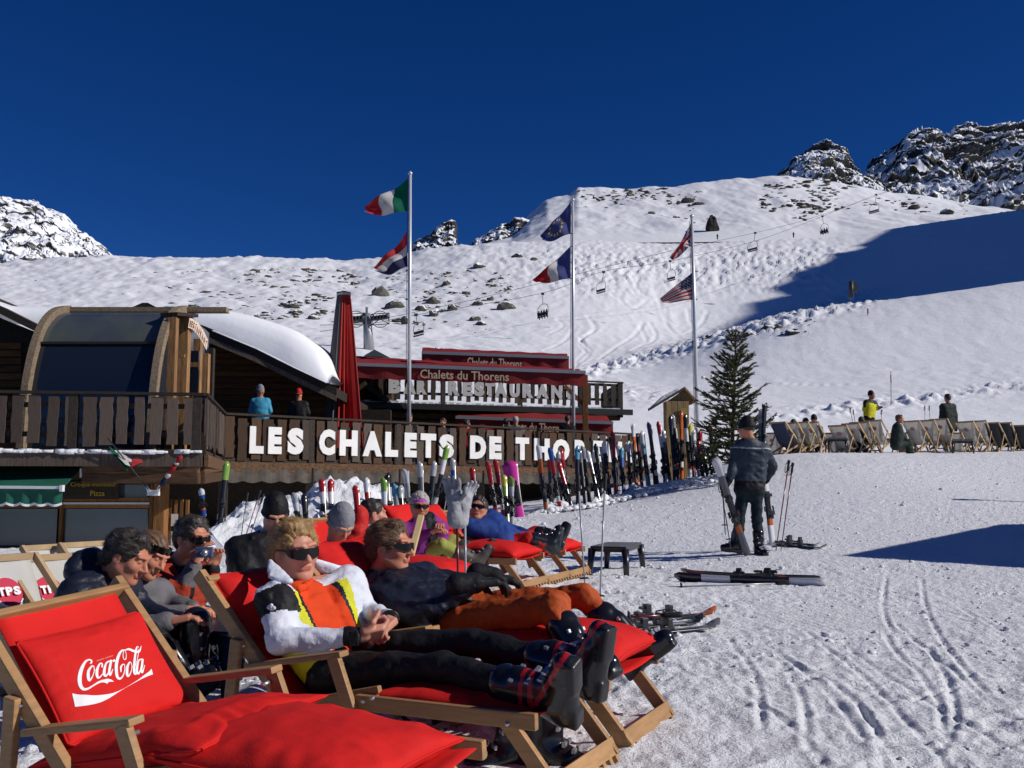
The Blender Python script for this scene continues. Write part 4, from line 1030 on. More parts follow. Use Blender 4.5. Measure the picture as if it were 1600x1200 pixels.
s_ = stick('tow_pylon', 1330, 440, 462, 140, .35, LIFT_D, 'dark pylon with side arm standing at the edge of the mountain shadow', 'pylon'); MB().bar(P(1326, 441, 140), P(1337, 443, 140), .4, .3).build('arm', LIFT_D, s_); MB().box(P(1335, 450, 140), (.8, .5, 1.2)).build('box', LIFT_D, s_); at_root(s_)
s_ = stick('piste_marker', 1356, 482, 508, 122, .05, LIFT_D, 'thin marker pole on the knoll right of the fir tree', 'marker'); MB().box(P(1356, 486, 122), (.16, .08, .6)).build('band', AWN_RED, s_); at_root(s_)

# ---------------------------------------------------------------- flagpoles and flags
POLE_M = mat('aluminium_pole', (.62, .62, .64), .35, metal=.35)
FL = dict(red=mat('flag_red', (.42, .025, .03), .75), white=mat('flag_white', (.62, .6, .58), .75), green=mat('flag_green', (.0, .12, .065), .75),
          blue=mat('flag_blue', (.045, .06, .20), .75), navy=mat('flag_navy', (.018, .022, .08), .75), yel=mat('flag_yellow', (.55, .42, .06), .7))
for m in FL.values():
    nt = m.node_tree; b = nt.nodes['Principled BSDF']; tr = nt.nodes.new('ShaderNodeBsdfTranslucent'); tr.inputs[0].default_value = b.inputs['Base Color'].default_value
    mx = nt.nodes.new('ShaderNodeMixShader'); mx.inputs[0].default_value = .35; out = nt.nodes['Material Output']
    nt.links.new(b.outputs[0], mx.inputs[1]); nt.links.new(tr.outputs[0], mx.inputs[2]); nt.links.new(mx.outputs[0], out.inputs[0])
def flag(name, label, d, hoist_top, hoist_bot, fly_top, fly_bot, pattern, amp=.12, nx=44, ny=30, sag=0, keys=None):
    """flag hanging between hoist edge and fly edge (photo points); pattern(u,v)->colour name"""
    ht, hb = P(*hoist_top, d), P(*hoist_bot, d); ft, fb = P(*fly_top, d+.25), P(*fly_bot, d-.1)
    root = empty(name, ht, label=label, cat='flag')
    V = []; F = []; fm = []; cols = list(FL)
    for j in range(ny+1):
        v = j/ny
        for i in range(nx+1):
            u = i/nx; a = ht.lerp(hb, v); b = ft.lerp(fb, v); p = a.lerp(b, u)
            p.z += sag*math.sin(u*math.pi)*(1-v*.3)
            p.y += amp*u**.7*math.sin(u*7+v*3.2)+amp*.4*math.sin(v*9-u*4)*u
            p.x += amp*.25*u*math.sin(v*7+u*3)
            V.append(p)
    for j in range(ny):
        for i in range(nx): q = j*(nx+1)+i; F.append((q, q+1, q+nx+2, q+nx+1)); fm.append(cols.index(pattern((i+.5)/nx, (j+.5)/ny)))
    obj_from('cloth', V, F, [FL[c] for c in cols], root, smooth=True, fmat=fm)
    for p in (ht, hb): MB().box(p+Vector((.06, 0, 0)), (.12, .03, .03)).build('clip', GALV, root)
    at_root(root)
def it(u, v): return 'green' if u < 1/3 else 'white' if u < 2/3 else 'red'
def nl(u, v): return 'red' if v < .36 else 'white' if v < .68 else 'navy'
def fr(u, v): return 'blue' if u < .36 else 'white' if u < .62 else 'red'
def us(u, v):
    if u < .42 and v < 7/13: return 'white' if (int(u/.42*11)+int(v/(7/13)*9)) % 2 and (u/.42*11) % 1 < .6 and (v/(7/13)*9) % 1 < .7 else 'navy'
    return 'red' if int(v*13) % 2 == 0 else 'white'
def uk(u, v):
    x, y = u*2-1, v*2-1
    if abs(x) < .12 or abs(y) < .2: return 'red'
    if abs(x) < .2 or abs(y) < .33: return 'white'
    e = abs(abs(x)-abs(y)); return 'red' if e < .09 else 'white' if e < .24 else 'blue'
def eu(u, v):
    for k in range(12):
        a = k*math.pi/6
        if math.hypot((u-.5)*1.5-.32*math.cos(a)*1, (v-.5)-.32*math.sin(a)) < .05: return 'yel'
    return 'blue'
def flagpole(px_t, pt, px_b, pb, d, label, zb):
    b = P(px_b, pb, d); t = P(px_t, pt, d); root = empty('flagpole', (b.x, b.y, zb), label=label, cat='flagpole', group='three flagpoles')
    k = (zb-b.z)/(t.z-b.z); b2 = b.lerp(t, k)
    MB().tube([b2, b.lerp(t, .5), t], [.055, .052, .04], 12).build('pole', POLE_M, root)
    MB().tube([t, t+Vector((0, 0, .05)), t+Vector((0, 0, .1))], [.05, .06, .02], 10).build('finial', POLE_M, root)
    MB().tube([b2+Vector((-.09, -.02, 1.2)), t+Vector((-.07, -.02, -.1))], .008, 4).build('halyard', LIFT_D, root)
    at_root(root)
flagpole(641, 273, 639, 655, 26.8, 'tall left flagpole flying the Italian flag above a red, white and blue flag', zf)
flagpole(895, 314, 896, 668, 31.0, 'middle flagpole flying the European and French flags', zf)
flagpole(1081, 340, 1089, 640, 27.5, 'right flagpole behind the fir tree flying the British and American flags', .9)
flag('flag', 'green, white and red Italian flag at the top of the left pole', 26.8, (638, 279), (637, 330), (571, 318), (572, 334), it, .22, sag=-.05)
flag('flag', 'drooping red, white and blue horizontally striped flag, lower one on the left pole', 26.8, (636, 361), (637, 416), (586, 412), (590, 427), nl, .3, sag=-.1)
flag('flag', 'dark blue European flag with yellow stars at the top of the middle pole', 31, (892, 315), (892, 365), (848, 362), (847, 378), eu, .28, sag=-.03)
flag('flag', 'blue, white and red vertically striped French flag, lower one on the middle pole', 31, (891, 385), (891, 435), (834, 434), (838, 442), fr, .25, sag=-.03)
flag('flag', 'folded British flag at the top of the right pole', 27.5, (1080, 348), (1079, 384), (1050, 398), (1051, 408), uk, .2)
flag('flag', 'red and white striped American flag with star field, lower one on the right pole', 27.5, (1084, 424), (1083, 468), (1033, 464), (1034, 474), us, .1)

# small flags in a wall bracket
br = empty('flag_bracket', P(240, 770, 17.9), label='white double bracket holding two small flagsticks on the snack bar beam', cat='bracket')
MB().box(P(240, 770, 17.9), (.2, .1, .1)).build('plate', mat('white_enamel', (.7, .7, .7), .4), br)
for a, b in (((229, 760), (233, 768)), ((249, 760), (246, 768))): MB().tube([P(*a, 17.8), P(*b, 17.85)], .025, 8).build('socket', mat('white_enamel', (.7,)*3), br)
at_root(br)
for tip, foot, lab in (((168, 690), (231, 764), 'stick'), ((286, 708), (247, 764), 'stick')):
    pass
fs1 = empty('small_flag', P(231, 764, 17.8), label='small Italian flag on a stick leaning left from the white bracket', cat='small flag')
MB().tube([P(231, 764, 17.8), P(168, 684, 17.5)], .012, 6).build('stick', LIFT_D, fs1)
def patch(root, quads, mt):
    vs = []; fs = []
    for q in quads:
        b = len(vs); vs += [P(x, y, d) for x, y, d in q]; fs.append(tuple(range(b, b+len(q))))
    o = obj_from('cloth', vs, fs, mt, root); sm = o.modifiers.new('t', 'SOLIDIFY'); sm.thickness = .006
patch(fs1, [[(170, 697, 17.6), (182, 707, 17.65), (196, 716, 17.7), (200, 737, 17.6), (188, 722, 17.5), (178, 712, 17.6)]], FL['green'])
patch(fs1, [[(184, 706, 17.6), (206, 717, 17.75), (204, 729, 17.6), (196, 726, 17.5), (184, 714, 17.6)]], FL['white'])
patch(fs1, [[(206, 717, 17.6), (234, 719, 17.9), (218, 724, 17.7), (205, 730, 17.6)]], FL['red'])
at_root(fs1)
fs2 = empty('small_flag', P(248, 764, 17.8), label='small rolled British flag on a stick leaning right from the white bracket', cat='small flag')
MB().tube([P(248, 764, 17.8), P(287, 705, 17.6)], .012, 6).build('stick', LIFT_D, fs2)
for k, (c, a, b) in enumerate((('navy', 0, .25), ('white', .25, .4), ('red', .4, .7), ('white', .7, .78), ('red', .78, .98))):
    p, q = P(252, 758, 17.75), P(284, 712, 17.6); MB().tube([p.lerp(q, a), p.lerp(q, (a+b)/2), p.lerp(q, b)], [.03, .05, .035], 7).build('cloth', FL[c], fs2)
at_root(fs2)

# ---------------------------------------------------------------- snow bank along the terrace
def snow_bank():
    key = [(300, 15.6, 858), (340, 15.6, 835), (362, 15.8, 800), (385, 16, 776), (420, 16.2, 771), (455, 16.3, 768), (485, 16.4, 756), (508, 16.5, 744), (530, 16.6, 737), (548, 16.6, 741), (575, 16.7, 744), (600, 16.8, 752), (625, 16.8, 768), (650, 17, 788),
           (690, 17.5, 805), (740, 18, 815), (800, 19, 812), (830, 20, 800), (860, 20.7, 786), (900, 21.4, 787), (940, 22.3, 775), (965, 23, 769), (990, 23.6, 759), (1020, 23.8, 759), (1050, 23.4, 751), (1080, 23.3, 752), (1110, 23.1, 745), (1135, 23, 750)]
    xs = np.arange(300, 1136, 2.2); D = np.interp(xs, [k[0] for k in key], [k[1] for k in key]); Y = np.interp(xs, [k[0] for k in key], [k[2] for k in key])
    n = 70; t = np.linspace(-1, 1, n); C, T = np.meshgrid(xs, t); DD = np.broadcast_to(D, C.shape); YY = np.broadcast_to(Y, C.shape)
    X0, _, Zt = PN(C, YY, DD); wid = np.clip(1.6-(C-620)/300, .55, 1.6)
    Yw = DD+T*wid*1.0; Xw = (C-800)/FPX*DD*1.0+0*T; zg = base_z(Xw, Yw)
    prof_b = np.clip(1-np.abs(T)**1.3, 0, 1)
    hgt = np.maximum(Zt-base_z(Xw[:1]*0+(C-800)/FPX*DD, DD), .02)
    lump = fbm2(Xw*2.1, Yw*2.1, 5, .6)
    Z = zg-.06+hgt*prof_b+(.10*lump+.05*np.abs(noise2(Xw*6, Yw*6)))*np.clip(1-T*T, 0, 1)*np.maximum(np.clip(hgt*1.6, .35, 1), np.clip((C-800)/60, 0, 1)*1.15)
    V = np.stack([Xw+.06*noise2(Xw*4, Yw*4+7), Yw, Z], -1).reshape(-1, 3); c = len(xs)
    i = np.arange(n-1)[:, None]*c+np.arange(c-1)[None, :]; F = np.stack([i, i+1, i+c+1, i+c], -1).reshape(-1, 4)
    tag(obj_from('snow_bank', V, F, SNOW, smooth=True), kind='structure')
snow_bank()

# loose crumbs of snow lying on the trampled surface
def crumbs():
    rg = np.random.RandomState(4); ico = bmesh.new(); bmesh.ops.create_icosphere(ico, subdivisions=1, radius=1); bv = np.array([v.co[:] for v in ico.verts]); bf = np.array([[v.index for v in f.verts] for f in ico.faces]); ico.free()
    n = 9000; d = np.exp(rg.uniform(np.log(2.9), np.log(24), n)); px = rg.uniform(-60, 1660, n); keep = rg.rand(n) < np.clip(1.25-(px-700)/1100, .3, 1); d = d[keep]; px = px[keep]; x = (px-800)/FPX*d; y = d
    dens = noise2(x*1.1, y*1.1) > -.25; x = x[dens]; y = y[dens]; z = base_z(x, y); r = rg.uniform(.004, .012, len(x))*(1+1.8*rg.rand(len(x))**8)*(.75+y*.03)
    ex = rg.uniform(850, 1120, 900); ed = np.interp(ex, [850, 900, 940, 1000, 1120], [20.3, 21, 22, 23.4, 22.9])+rg.normal(0, .4, 900); ex = (ex-800)/FPX*ed; x = np.concatenate([x, ex]); y = np.concatenate([y, ed]); z = np.concatenate([z, base_z(ex, ed)+.05]); r = np.concatenate([r, rg.uniform(.02, .075, 900)])
    jit = 1+.35*rg.uniform(-1, 1, (len(x), len(bv), 1)); V = bv[None]*jit*r[:, None, None]*np.array([1.2, 1.1, .8])+np.stack([x, y, z+r*.45], 1)[:, None, :]; F = bf[None]+np.arange(len(x))[:, None, None]*len(bv)
    tag(obj_from('snow_crumbs', V.reshape(-1, 3), F.reshape(-1, 3), SNOW, smooth=True), 'loose crumbs and clods of snow lying on the trampled snow', 'snow', kind='stuff')
crumbs()

# ---------------------------------------------------------------- fir tree
def fir():
    d = 22.5; px = 1142; base = P(px, 738, d); base.z = float(base_z(base.x, d))-.1; top = P(px+8, 512, d); H = top.z-base.z
    root = empty('fir_tree', base, label='sparse fir tree standing behind the ski racks', cat='tree')
    rr = random.Random(3); T = MB(); axis = top-base
    T.tube([base, base+axis*.5, top], [.055, .035, .006], 8); T.build('trunk', mat('fir_bark', (.07, .05, .035), .9, var=.3, vscale=20), root)
    lim = MB(); NV = []; NF = []
    def needles(a, b, dens, ln):
        dvec = b-a; L = dvec.length; u = dvec/L; ref = Vector((0, 0, 1)); x = u.cross(ref).normalized(); y = x.cross(u)
        for _ in range(int(L*dens)):
            t = rr.random(); ang = rr.uniform(0, 6.28); o = x*math.cos(ang)+y*math.sin(ang)*.75
            p = a+dvec*t; e = p+(o*.8+u*.75).normalized()*ln*rr.uniform(.6, 1.1); s = u.cross(o).normalized()*.0062
            i = len(NV); NV.extend([p-s, p+s, e]); NF.append((i, i+1, i+2))
    nw = 24
    for w in range(nw):
        t = .14+.83*(w/nw)**.9; c = base+axis*t; R0 = (1-t)**.72*1.02*rr.uniform(.85, 1.1)+.07
        nb_ = 8 if t < .8 else 5
        for k in range(nb_):
            a = 2*math.pi*k/nb_+rr.uniform(-.35, .35)+w*1.1; r = R0*rr.uniform(.5, 1.2); up = .10+.55*t+rr.uniform(-.2, .22)
            e1 = c+Vector((math.cos(a)*r*.55, math.sin(a)*r*.55, r*.55*(up-.22))); e2 = c+Vector((math.cos(a)*r, math.sin(a)*r, r*up+.02))
            lim.tube([c, e1, e2], [.013, .009, .003], 4, cap=False)
            needles(c.lerp(e1, .15), e1, 300, .06); needles(e1, e2, 360, .06)
            for m in range(int(2+r*8)):
                s = rr.uniform(.3, .97); p = c.lerp(e1, s/.55) if s < .55 else e1.lerp(e2, (s-.55)/.45)
                sd = rr.choice((-1, 1)); a2 = a+sd*rr.uniform(.5, .95); l2 = r*(1.1-s)*rr.uniform(.35, .6)+.05
                q = p+Vector((math.cos(a2)*l2, math.sin(a2)*l2, l2*(up-.15+rr.uniform(-.2, .25))))
                lim.tube([p, q], [.006, .002], 3, cap=False); needles(p, q, 320, .055)
    needles(base+axis*.85, top, 400, .05)
    lim.build('branches', mat('fir_twig', (.10, .07, .04), .9), root)
    o = obj_from('crown', np.array([v[:] for v in NV]), np.array(NF), mat('fir_needles', (.045, .058, .022), .7, .3, col2=(.10, .10, .04), vscale=3, var=.01), root)
    at_root(root)
fir()
# festive lamps in the fir (lit white bulbs)
for k, (px, py) in enumerate(((1098, 590), (1112, 588))):
    p = P(px, py, 22.0); bm_ = MB().tube([p+Vector((-.03, 0, -.02)), p, p+Vector((.04, 0, .03))], [.012, .04, .015], 8).build('garland_lamp', mat('lamp_shell', (.8, .76, .55), .3, .6))
    tag(bm_, ['pale lamp of the garland on the left tip of the fir, outer one', 'pale lamp of the garland left of the fir, nearer the tree'][k], 'lamp', 'garland lamps')

# ---------------------------------------------------------------- wooden information kiosk
def kiosk():
    d = 25; root = empty('wooden_kiosk', P(1058, 745, d), label='tan wooden post box with little pitched roof between the skis and the fir', cat='kiosk')
    TAN = wood('tan_wood', (.30, .20, .09), .25, 3, (10, 10, 1.5))
    a = P(1038, 628, d); b = P(1074, 628, d); zb_ = float(base_z(a.x, d))-.2
    for k in range(4):
        x0 = a.x+(b.x-a.x)*k/4; MB().box((x0+(b.x-a.x)/8, d, (a.z+zb_)/2), ((b.x-a.x)/4-.008, .45, a.z-zb_)).build('board', TAN, root, .006)
    l = P(1020, 634, d-.2); r = P(1070, 604, d-.2); m = P(1088, 624, d-.2)
    MB().prism([l, r, r+Vector((0, 0, -.07)), l+Vector((0, 0, -.07))], (0, .9, 0)).build('roof_panel', W_OLD, root)
    MB().prism([r, m, m+Vector((0, 0, -.07)), r+Vector((0, 0, -.07))], (0, .9, 0)).build('roof_panel', TAN, root)
    MB().prism([P(1045, 626, d-.05), P(1071, 608, d-.05), P(1084, 624, d-.05), P(1080, 632, d-.05)], (0, .5, 0)).build('gable', TAN, root)
    MB().box(P(1069, 646, d-.26), (.16, .02, .26)).build('side_opening', mat('yellow_wood', (.42, .30, .10), .7), root)
    tag(MB().prism([P(1022, 633, d-.1), P(1060, 610, d-.1), P(1060, 606, d-.1), P(1040, 616, d-.1)], (0, .8, 0)).build('roof_snow', SNOW, root)); at_root(root)
kiosk()

# ---------------------------------------------------------------- skis, boards, poles
SKC = dict(black=(.018, .018, .02), white=(.62, .62, .64), red=(.38, .02, .02), orange=(.45, .10, .015), blue=(.03, .08, .30), sky=(.10, .30, .45), silver=(.35, .36, .38), grey=(.12, .12, .13), yellow=(.5, .42, .05), green=(.18, .32, .05), pink=(.55, .04, .30), navy=(.02, .03, .09), dkred=(.15, .01, .015))
def gloss(c): return mat('gloss_'+c, SKC[c], .22, .6)
BIND = mat('binding_black', (.02, .02, .022), .35, .5); BINDM = mat('binding_metal', (.5, .5, .52), .3, metal=.7)
_ski_cache = {}
def ski_mesh(c1, c2, c3, L=1.65, wide=1):
    key = (c1, c2, c3, L, wide)
    if key in _ski_cache: return _ski_cache[key]
    n = 26; vs = []; fs = []; fm = []
    for i in range(n+1):
        t = i/n; z = t*L; w = .5*(.095-.10*t*(1-t)*1.0+.018*t)*wide
        if t > .93: w *= math.sqrt(max(0, 1-((t-.93)/.072)**2))+.02
        if t < .03: w *= .75+.25*t/.03
        y = -.055*((t-.87)/.13)**2 if t > .87 else (.006*math.sin(t/.87*math.pi))
        if wide > 1.5 and t < .13: y = -.05*((.13-t)/.13)**2; w *= math.sqrt(max(.02, 1-((.13-t)/.135)**2))
        th = .006+.008*math.sin(min(1, t)*math.pi)
        vs += [(-w, y-th/2, z), (w, y-th/2, z), (w, y+th/2, z), (-w, y+th/2, z)]
    for i in range(n):
        t = i/n
        for j in range(4):
            fs.append((i*4+j, i*4+(j+1) % 4, i*4+4+(j+1) % 4, i*4+4+j))
            fm.append((1 if t > .80 else 2 if .22 < t < .30 else 3 if .30 <= t < .60 else 0) if j in (0, 2) else 3)
    fs += [(3, 2, 1, 0), (n*4, n*4+1, n*4+2, n*4+3)]; fm += [1, 1]
    me = bpy.data.meshes.new('ski'); me.from_pydata(vs, [], fs); me.update()
    for c in (c1, c2, c3): me.materials.append(gloss(c))
    me.materials.append(gloss('black')); me.polygons.foreach_set('material_index', fm); me.polygons.foreach_set('use_smooth', [True]*len(fs))
    _ski_cache[key] = me; return me
def binding_meshes():
    if 'bind' in _ski_cache: return _ski_cache['bind']
    out = []
    for z0, dz, dp, kind in ((.93, .09, .055, 0), (.60, .11, .075, 1)):
        mb = MB(); mb.box((0, -.02, z0), (.055, .03, dz*1.5)); mb.box((0, -.04-dp/4, z0+.01), (.06, dp, dz*.7))
        if kind: mb.box((0, -.07, z0-.05), (.035, .02, .1)); mb.box((.06, -.012, z0+.09), (.02, .02, .1)); mb.box((-.06, -.012, z0+.09), (.02, .02, .1))
        mb.cm = 1; mb.box((0, -.045-dp/2, z0+.02), (.03, .012, .03))
        o = mb.build('binding', [BIND, BINDM], None, .006); me = o.data; bpy.data.objects.remove(o); out.append(me)
    _ski_cache['bind'] = out; return out
def orient(root, a, b, roll=0):
    z = (b-a).normalized(); f = Vector((math.sin(roll), math.cos(roll), 0)); x = f.cross(z)*-1; x = z.cross(f)*-1
    y = f-z*f.dot(z); y.normalize(); x = y.cross(z)
    M = Matrix((x, y, z)).transposed().to_4x4(); M.translation = a; root.matrix_world = M
def ski_pair(a, b, cols, label, roll=0, single=False, group='skis planted in the snow', L=1.65, name='pair_of_skis', spread=0.):
    root = empty(name, label=label, cat='skis' if not single else 'ski', group=group)
    me = ski_mesh(*cols); bnd = binding_meshes()
    for k in range(1 if single else 2):
        s = link(bpy.data.objects.new('ski', me)); s.parent = root
        if k: s.rotation_euler = (0, spread, math.pi); s.location = (0, .016, 0)
        elif not single: s.rotation_euler = (0, -spread, 0)
        for bmsh in bnd:
            o = link(bpy.data.objects.new('binding', bmsh)); o.parent = s
    orient(root, a, b, roll); sc_ = (b-a).length/1.65; root.scale = (1.0, 1.0, sc_)
    return root
def lean(pxb, pyb, pxt, pyt, cols, label, back=.35, roll=0, d=None, **k):
    a = hit(pxb, pyb) if d is None else P(pxb, pyb, d)
    b = P(pxt, pyt, a.y+back); a = a-(b-a).normalized()*.1
    return ski_pair(a, b, cols, label, roll, **k)
C_ = lambda *a: a
RACK = [
 (340, 862, 356, 722, ('black', 'green', 'white'), 'tall black skis with green tip at the left foot of the snow bank', 15.0),
 (318, 800, 316, 766, ('blue', 'white', 'orange'), 'blue and white skis in the dark gap left of the snow bank', 16.8),
 (470, 836, 461, 772, ('white', 'silver', 'grey'), 'pale grey skis on the snow bank beside the black beanie', 14.6), (480, 840, 477, 773, ('black', 'black', 'silver'), 'black skis on the snow bank beside the pale grey pair', 14.6),
 (508, 838, 504, 750, ('white', 'red', 'white'), 'white skis with red letters on the snow bank, left one of two alike', 15.4), (519, 838, 518, 750, ('white', 'red', 'white'), 'white skis with red letters on the snow bank, right one of two alike', 15.5),
 (562, 850, 557, 760, ('red', 'red', 'silver'), 'bright red skis behind the grey beanie', 14.9), (580, 850, 574, 748, ('red', 'white', 'white'), 'red skis with white print, taller than the red pair beside them', 15),
 (602, 845, 601, 748, ('white', 'green', 'orange'), 'white skis with orange and green marks behind the pink scarf', 15), (613, 842, 607, 740, ('silver', 'black', 'grey'), 'silver skis just right of the white and orange pair', 15.2),
 (625, 846, 618, 757, ('silver', 'sky', 'grey'), 'short silver skis with pale blue tip left of the lady in purple', 15.3), (634, 846, 627, 760, ('black', 'silver', 'blue'), 'slim dark skis left of the lady in purple', 15.3),
 (644, 842, 634, 733, ('silver', 'white', 'black'), 'wide silver skis above the purple headband', 15.5), (662, 838, 657, 722, ('grey', 'silver', 'black'), 'grey skis with curved silver tip right of the purple headband', 16),
 (668, 830, 680, 722, ('black', 'silver', 'green'), 'black skis leaning right behind the white gloves', 16.2), (676, 805, 700, 697, ('white', 'green', 'silver'), 'long white skis with green tip leaning right under letter S', 17),
 (712, 800, 708, 717, ('blue', 'silver', 'grey'), 'blue grey skis whose tip shows above the white gloves', 18), (742, 800, 739, 732, ('dkred', 'red', 'black'), 'dark red skis directly right of the white gloves', 18),
 (776, 806, 763, 722, ('red', 'red', 'black'), 'red topped skis left of the pink snowboard, farther one', 18.5), (788, 812, 775, 718, ('dkred', 'red', 'white'), 'red topped skis touching the pink snowboard', 18.6),
 (793, 818, 789, 744, ('green', 'yellow', 'black'), 'yellow green skis in front of the pink snowboard, left pair', 17.6), (800, 818, 800, 745, ('white', 'green', 'black'), 'white and green skis in front of the pink snowboard', 17.6),
 (854, 805, 842, 695, ('orange', 'white', 'black'), 'orange skis with white tips under letter H', 20), (876, 802, 860, 700, ('red', 'blue', 'white'), 'red skis with blue tips under letter O', 20.5), (897, 805, 874, 722, ('red', 'red', 'black'), 'all red skis leaning left, right of the blue tipped pair', 20.5),
 (903, 800, 903, 697, ('black', 'sky', 'black'), 'black skis with pale blue tips under letter R', 21), (916, 800, 906, 703, ('black', 'grey', 'black'), 'wide black skis crossing under letter R', 21), (923, 798, 911, 697, ('black', 'silver', 'black'), 'black skis with silver tips right of letter R', 21.2),
 (938, 790, 919, 705, ('grey', 'white', 'navy'), 'grey skis leaning left before letter E', 22), (944, 788, 931, 694, ('black', 'black', 'silver'), 'black skis before the right edge of letter E', 22.3), (954, 778, 944, 690, ('black', 'white', 'grey'), 'dark skis left of the red pair at the end of the sign', 22.8),
 (962, 775, 958, 674, ('red', 'dkred', 'black'), 'slender red skis in front of letter N', 23.2), (975, 772, 972, 700, ('blue', 'sky', 'black'), 'blue skis in front of letter S at the sign end', 23.5),
 (996, 768, 990, 661, ('orange', 'white', 'grey'), 'orange skis with white tips at the right end of the terrace', 24), (1013, 765, 1003, 675, ('sky', 'white', 'sky'), 'light blue skis right of the orange pair', 24),
 (1028, 762, 1014, 660, ('black', 'navy', 'white'), 'black and white skis between light blue and crimson pairs', 24), (1043, 758, 1029, 659, ('white', 'red', 'red'), 'crimson tipped white skis left of the kiosk', 24),
 (1055, 754, 1048, 650, ('black', 'black', 'grey'), 'all black skis in front of the kiosk, left pair', 23.6), (1060, 752, 1052, 648, ('black', 'silver', 'orange'), 'black skis with silver tips in front of the kiosk', 23.6), (1066, 750, 1065, 644, ('orange', 'orange', 'white'), 'orange skis in front of the kiosk opening', 23.6),
 (1079, 752, 1071, 648, ('white', 'black', 'orange'), 'white and orange skis right of the kiosk', 23.4), (1086, 752, 1079, 662, ('black', 'yellow', 'red'), 'black skis with yellow tips beside the kiosk', 23.4), (1094, 754, 1084, 672, ('silver', 'white', 'silver'), 'shiny silver skis left of the fir trunk', 23.2),
 (1100, 754, 1092, 690, ('dkred', 'red', 'black'), 'short dark red skis at the foot of the fir', 23), (1108, 753, 1098, 695, ('green', 'silver', 'black'), 'green skis at the foot of the fir', 23), (1116, 752, 1106, 700, ('black', 'grey', 'black'), 'last dark skis of the row, next to the pale jacket bundle', 23),
 (1192, 745, 1196, 630, ('black', 'black', 'green'), 'black skis standing right of the fir, above the man in blue', 21.5), (1186, 745, 1190, 640, ('grey', 'silver', 'black'), 'grey skis standing right of the fir beside the black pair', 21.5)]
for k, (xb, yb, xt, yt, cols, lab, d) in enumerate(RACK):
    lean(xb, yb, xt, yt, cols, lab, d=d, roll=rnd.uniform(-.5, .5), spread=.008)
ORD = 'first second third fourth fifth sixth seventh eighth ninth tenth eleventh twelfth thirteenth fourteenth fifteenth sixteenth seventeenth eighteenth nineteenth twentieth twenty-first twenty-second twenty-third twenty-fourth'.split()
for k in range(24):
    t = k/23; xb = 862+t*254+rnd.uniform(-4, 4); yb = float(np.interp(xb, [862, 900, 940, 1000, 1116], [806, 800, 786, 765, 752])); dd = float(np.interp(xb, [862, 900, 940, 1000, 1116], [20.6, 21.2, 22.4, 24, 23.2]))
    h_ = rnd.uniform(80, 104)*21/dd; c_ = rnd.choice(('black', 'grey', 'navy', 'black', 'dkred', 'silver')); tc_ = rnd.choice(('black', 'white', 'silver', 'red')); lean(xb, yb, xb+rnd.uniform(-14, -2), yb-h_, (c_, tc_, 'black'), '%s skis with %s tips, %s pair from the left of the tightly packed row' % ({'dkred': 'dark red'}.get(c_, c_), tc_, ORD[k]), d=dd+.25, roll=rnd.uniform(-.6, .6), group='dark skis packed in the long row', spread=.01)
# pink snowboard
def snowboard():
    root = empty('snowboard', label='pink snowboard standing against the terrace', cat='snowboard')
    me = ski_mesh('pink', 'pink', 'pink', 1.65, 3.1); s = link(bpy.data.objects.new('deck', me)); s.parent = root
    for z in (.55, 1.05):
        mb = MB(); mb.box((0, -.03, z), (.2, .02, .14)); mb.box((0, -.09, z-.05), (.16, .12, .02)); mb.build('binding', BIND, root, .006)
    a = P(812, 822, 19.6); b = P(796, 722, 20.1); orient(root, a, b, .2); root.scale = (1, 1, (b-a).length/1.65)
snowboard()
def ski_pole(a, b, label, col='grey', grip=(.02, .02, .02), r=.0085, group='ski poles', basket=True, strap=True):
    """a = tip in the snow, b = top of the grip"""
    root = empty('ski_pole', a, label=label, cat='ski pole', group=group); u = (b-a).normalized(); L = (b-a).length
    G = mat('grip_black', (.018, .018, .02), .6)
    MB().tube([a-u*.05, b-u*.12], [r*.7, r], 8).build('shaft', gloss(col), root)
    MB().tube([b-u*.14, b-u*.11, b-u*.06, b-u*.02, b], [.012, .017, .015, .021, .016], 10).build('grip', G, root)
    if basket: MB().tube([a+u*.07, a+u*.085], [.045, .03], 12).build('basket', G, root)
    if strap:
        side = u.cross(Vector((0, 1, .2))).normalized(); MB().tube(smooth_line([b-u*.01, b+side*.035-u*.07, b+side*.03-u*.17, b+side*.008-u*.14, b-u*.02], 4), .005, 5).build('strap', G, root)
    at_root(root); return root
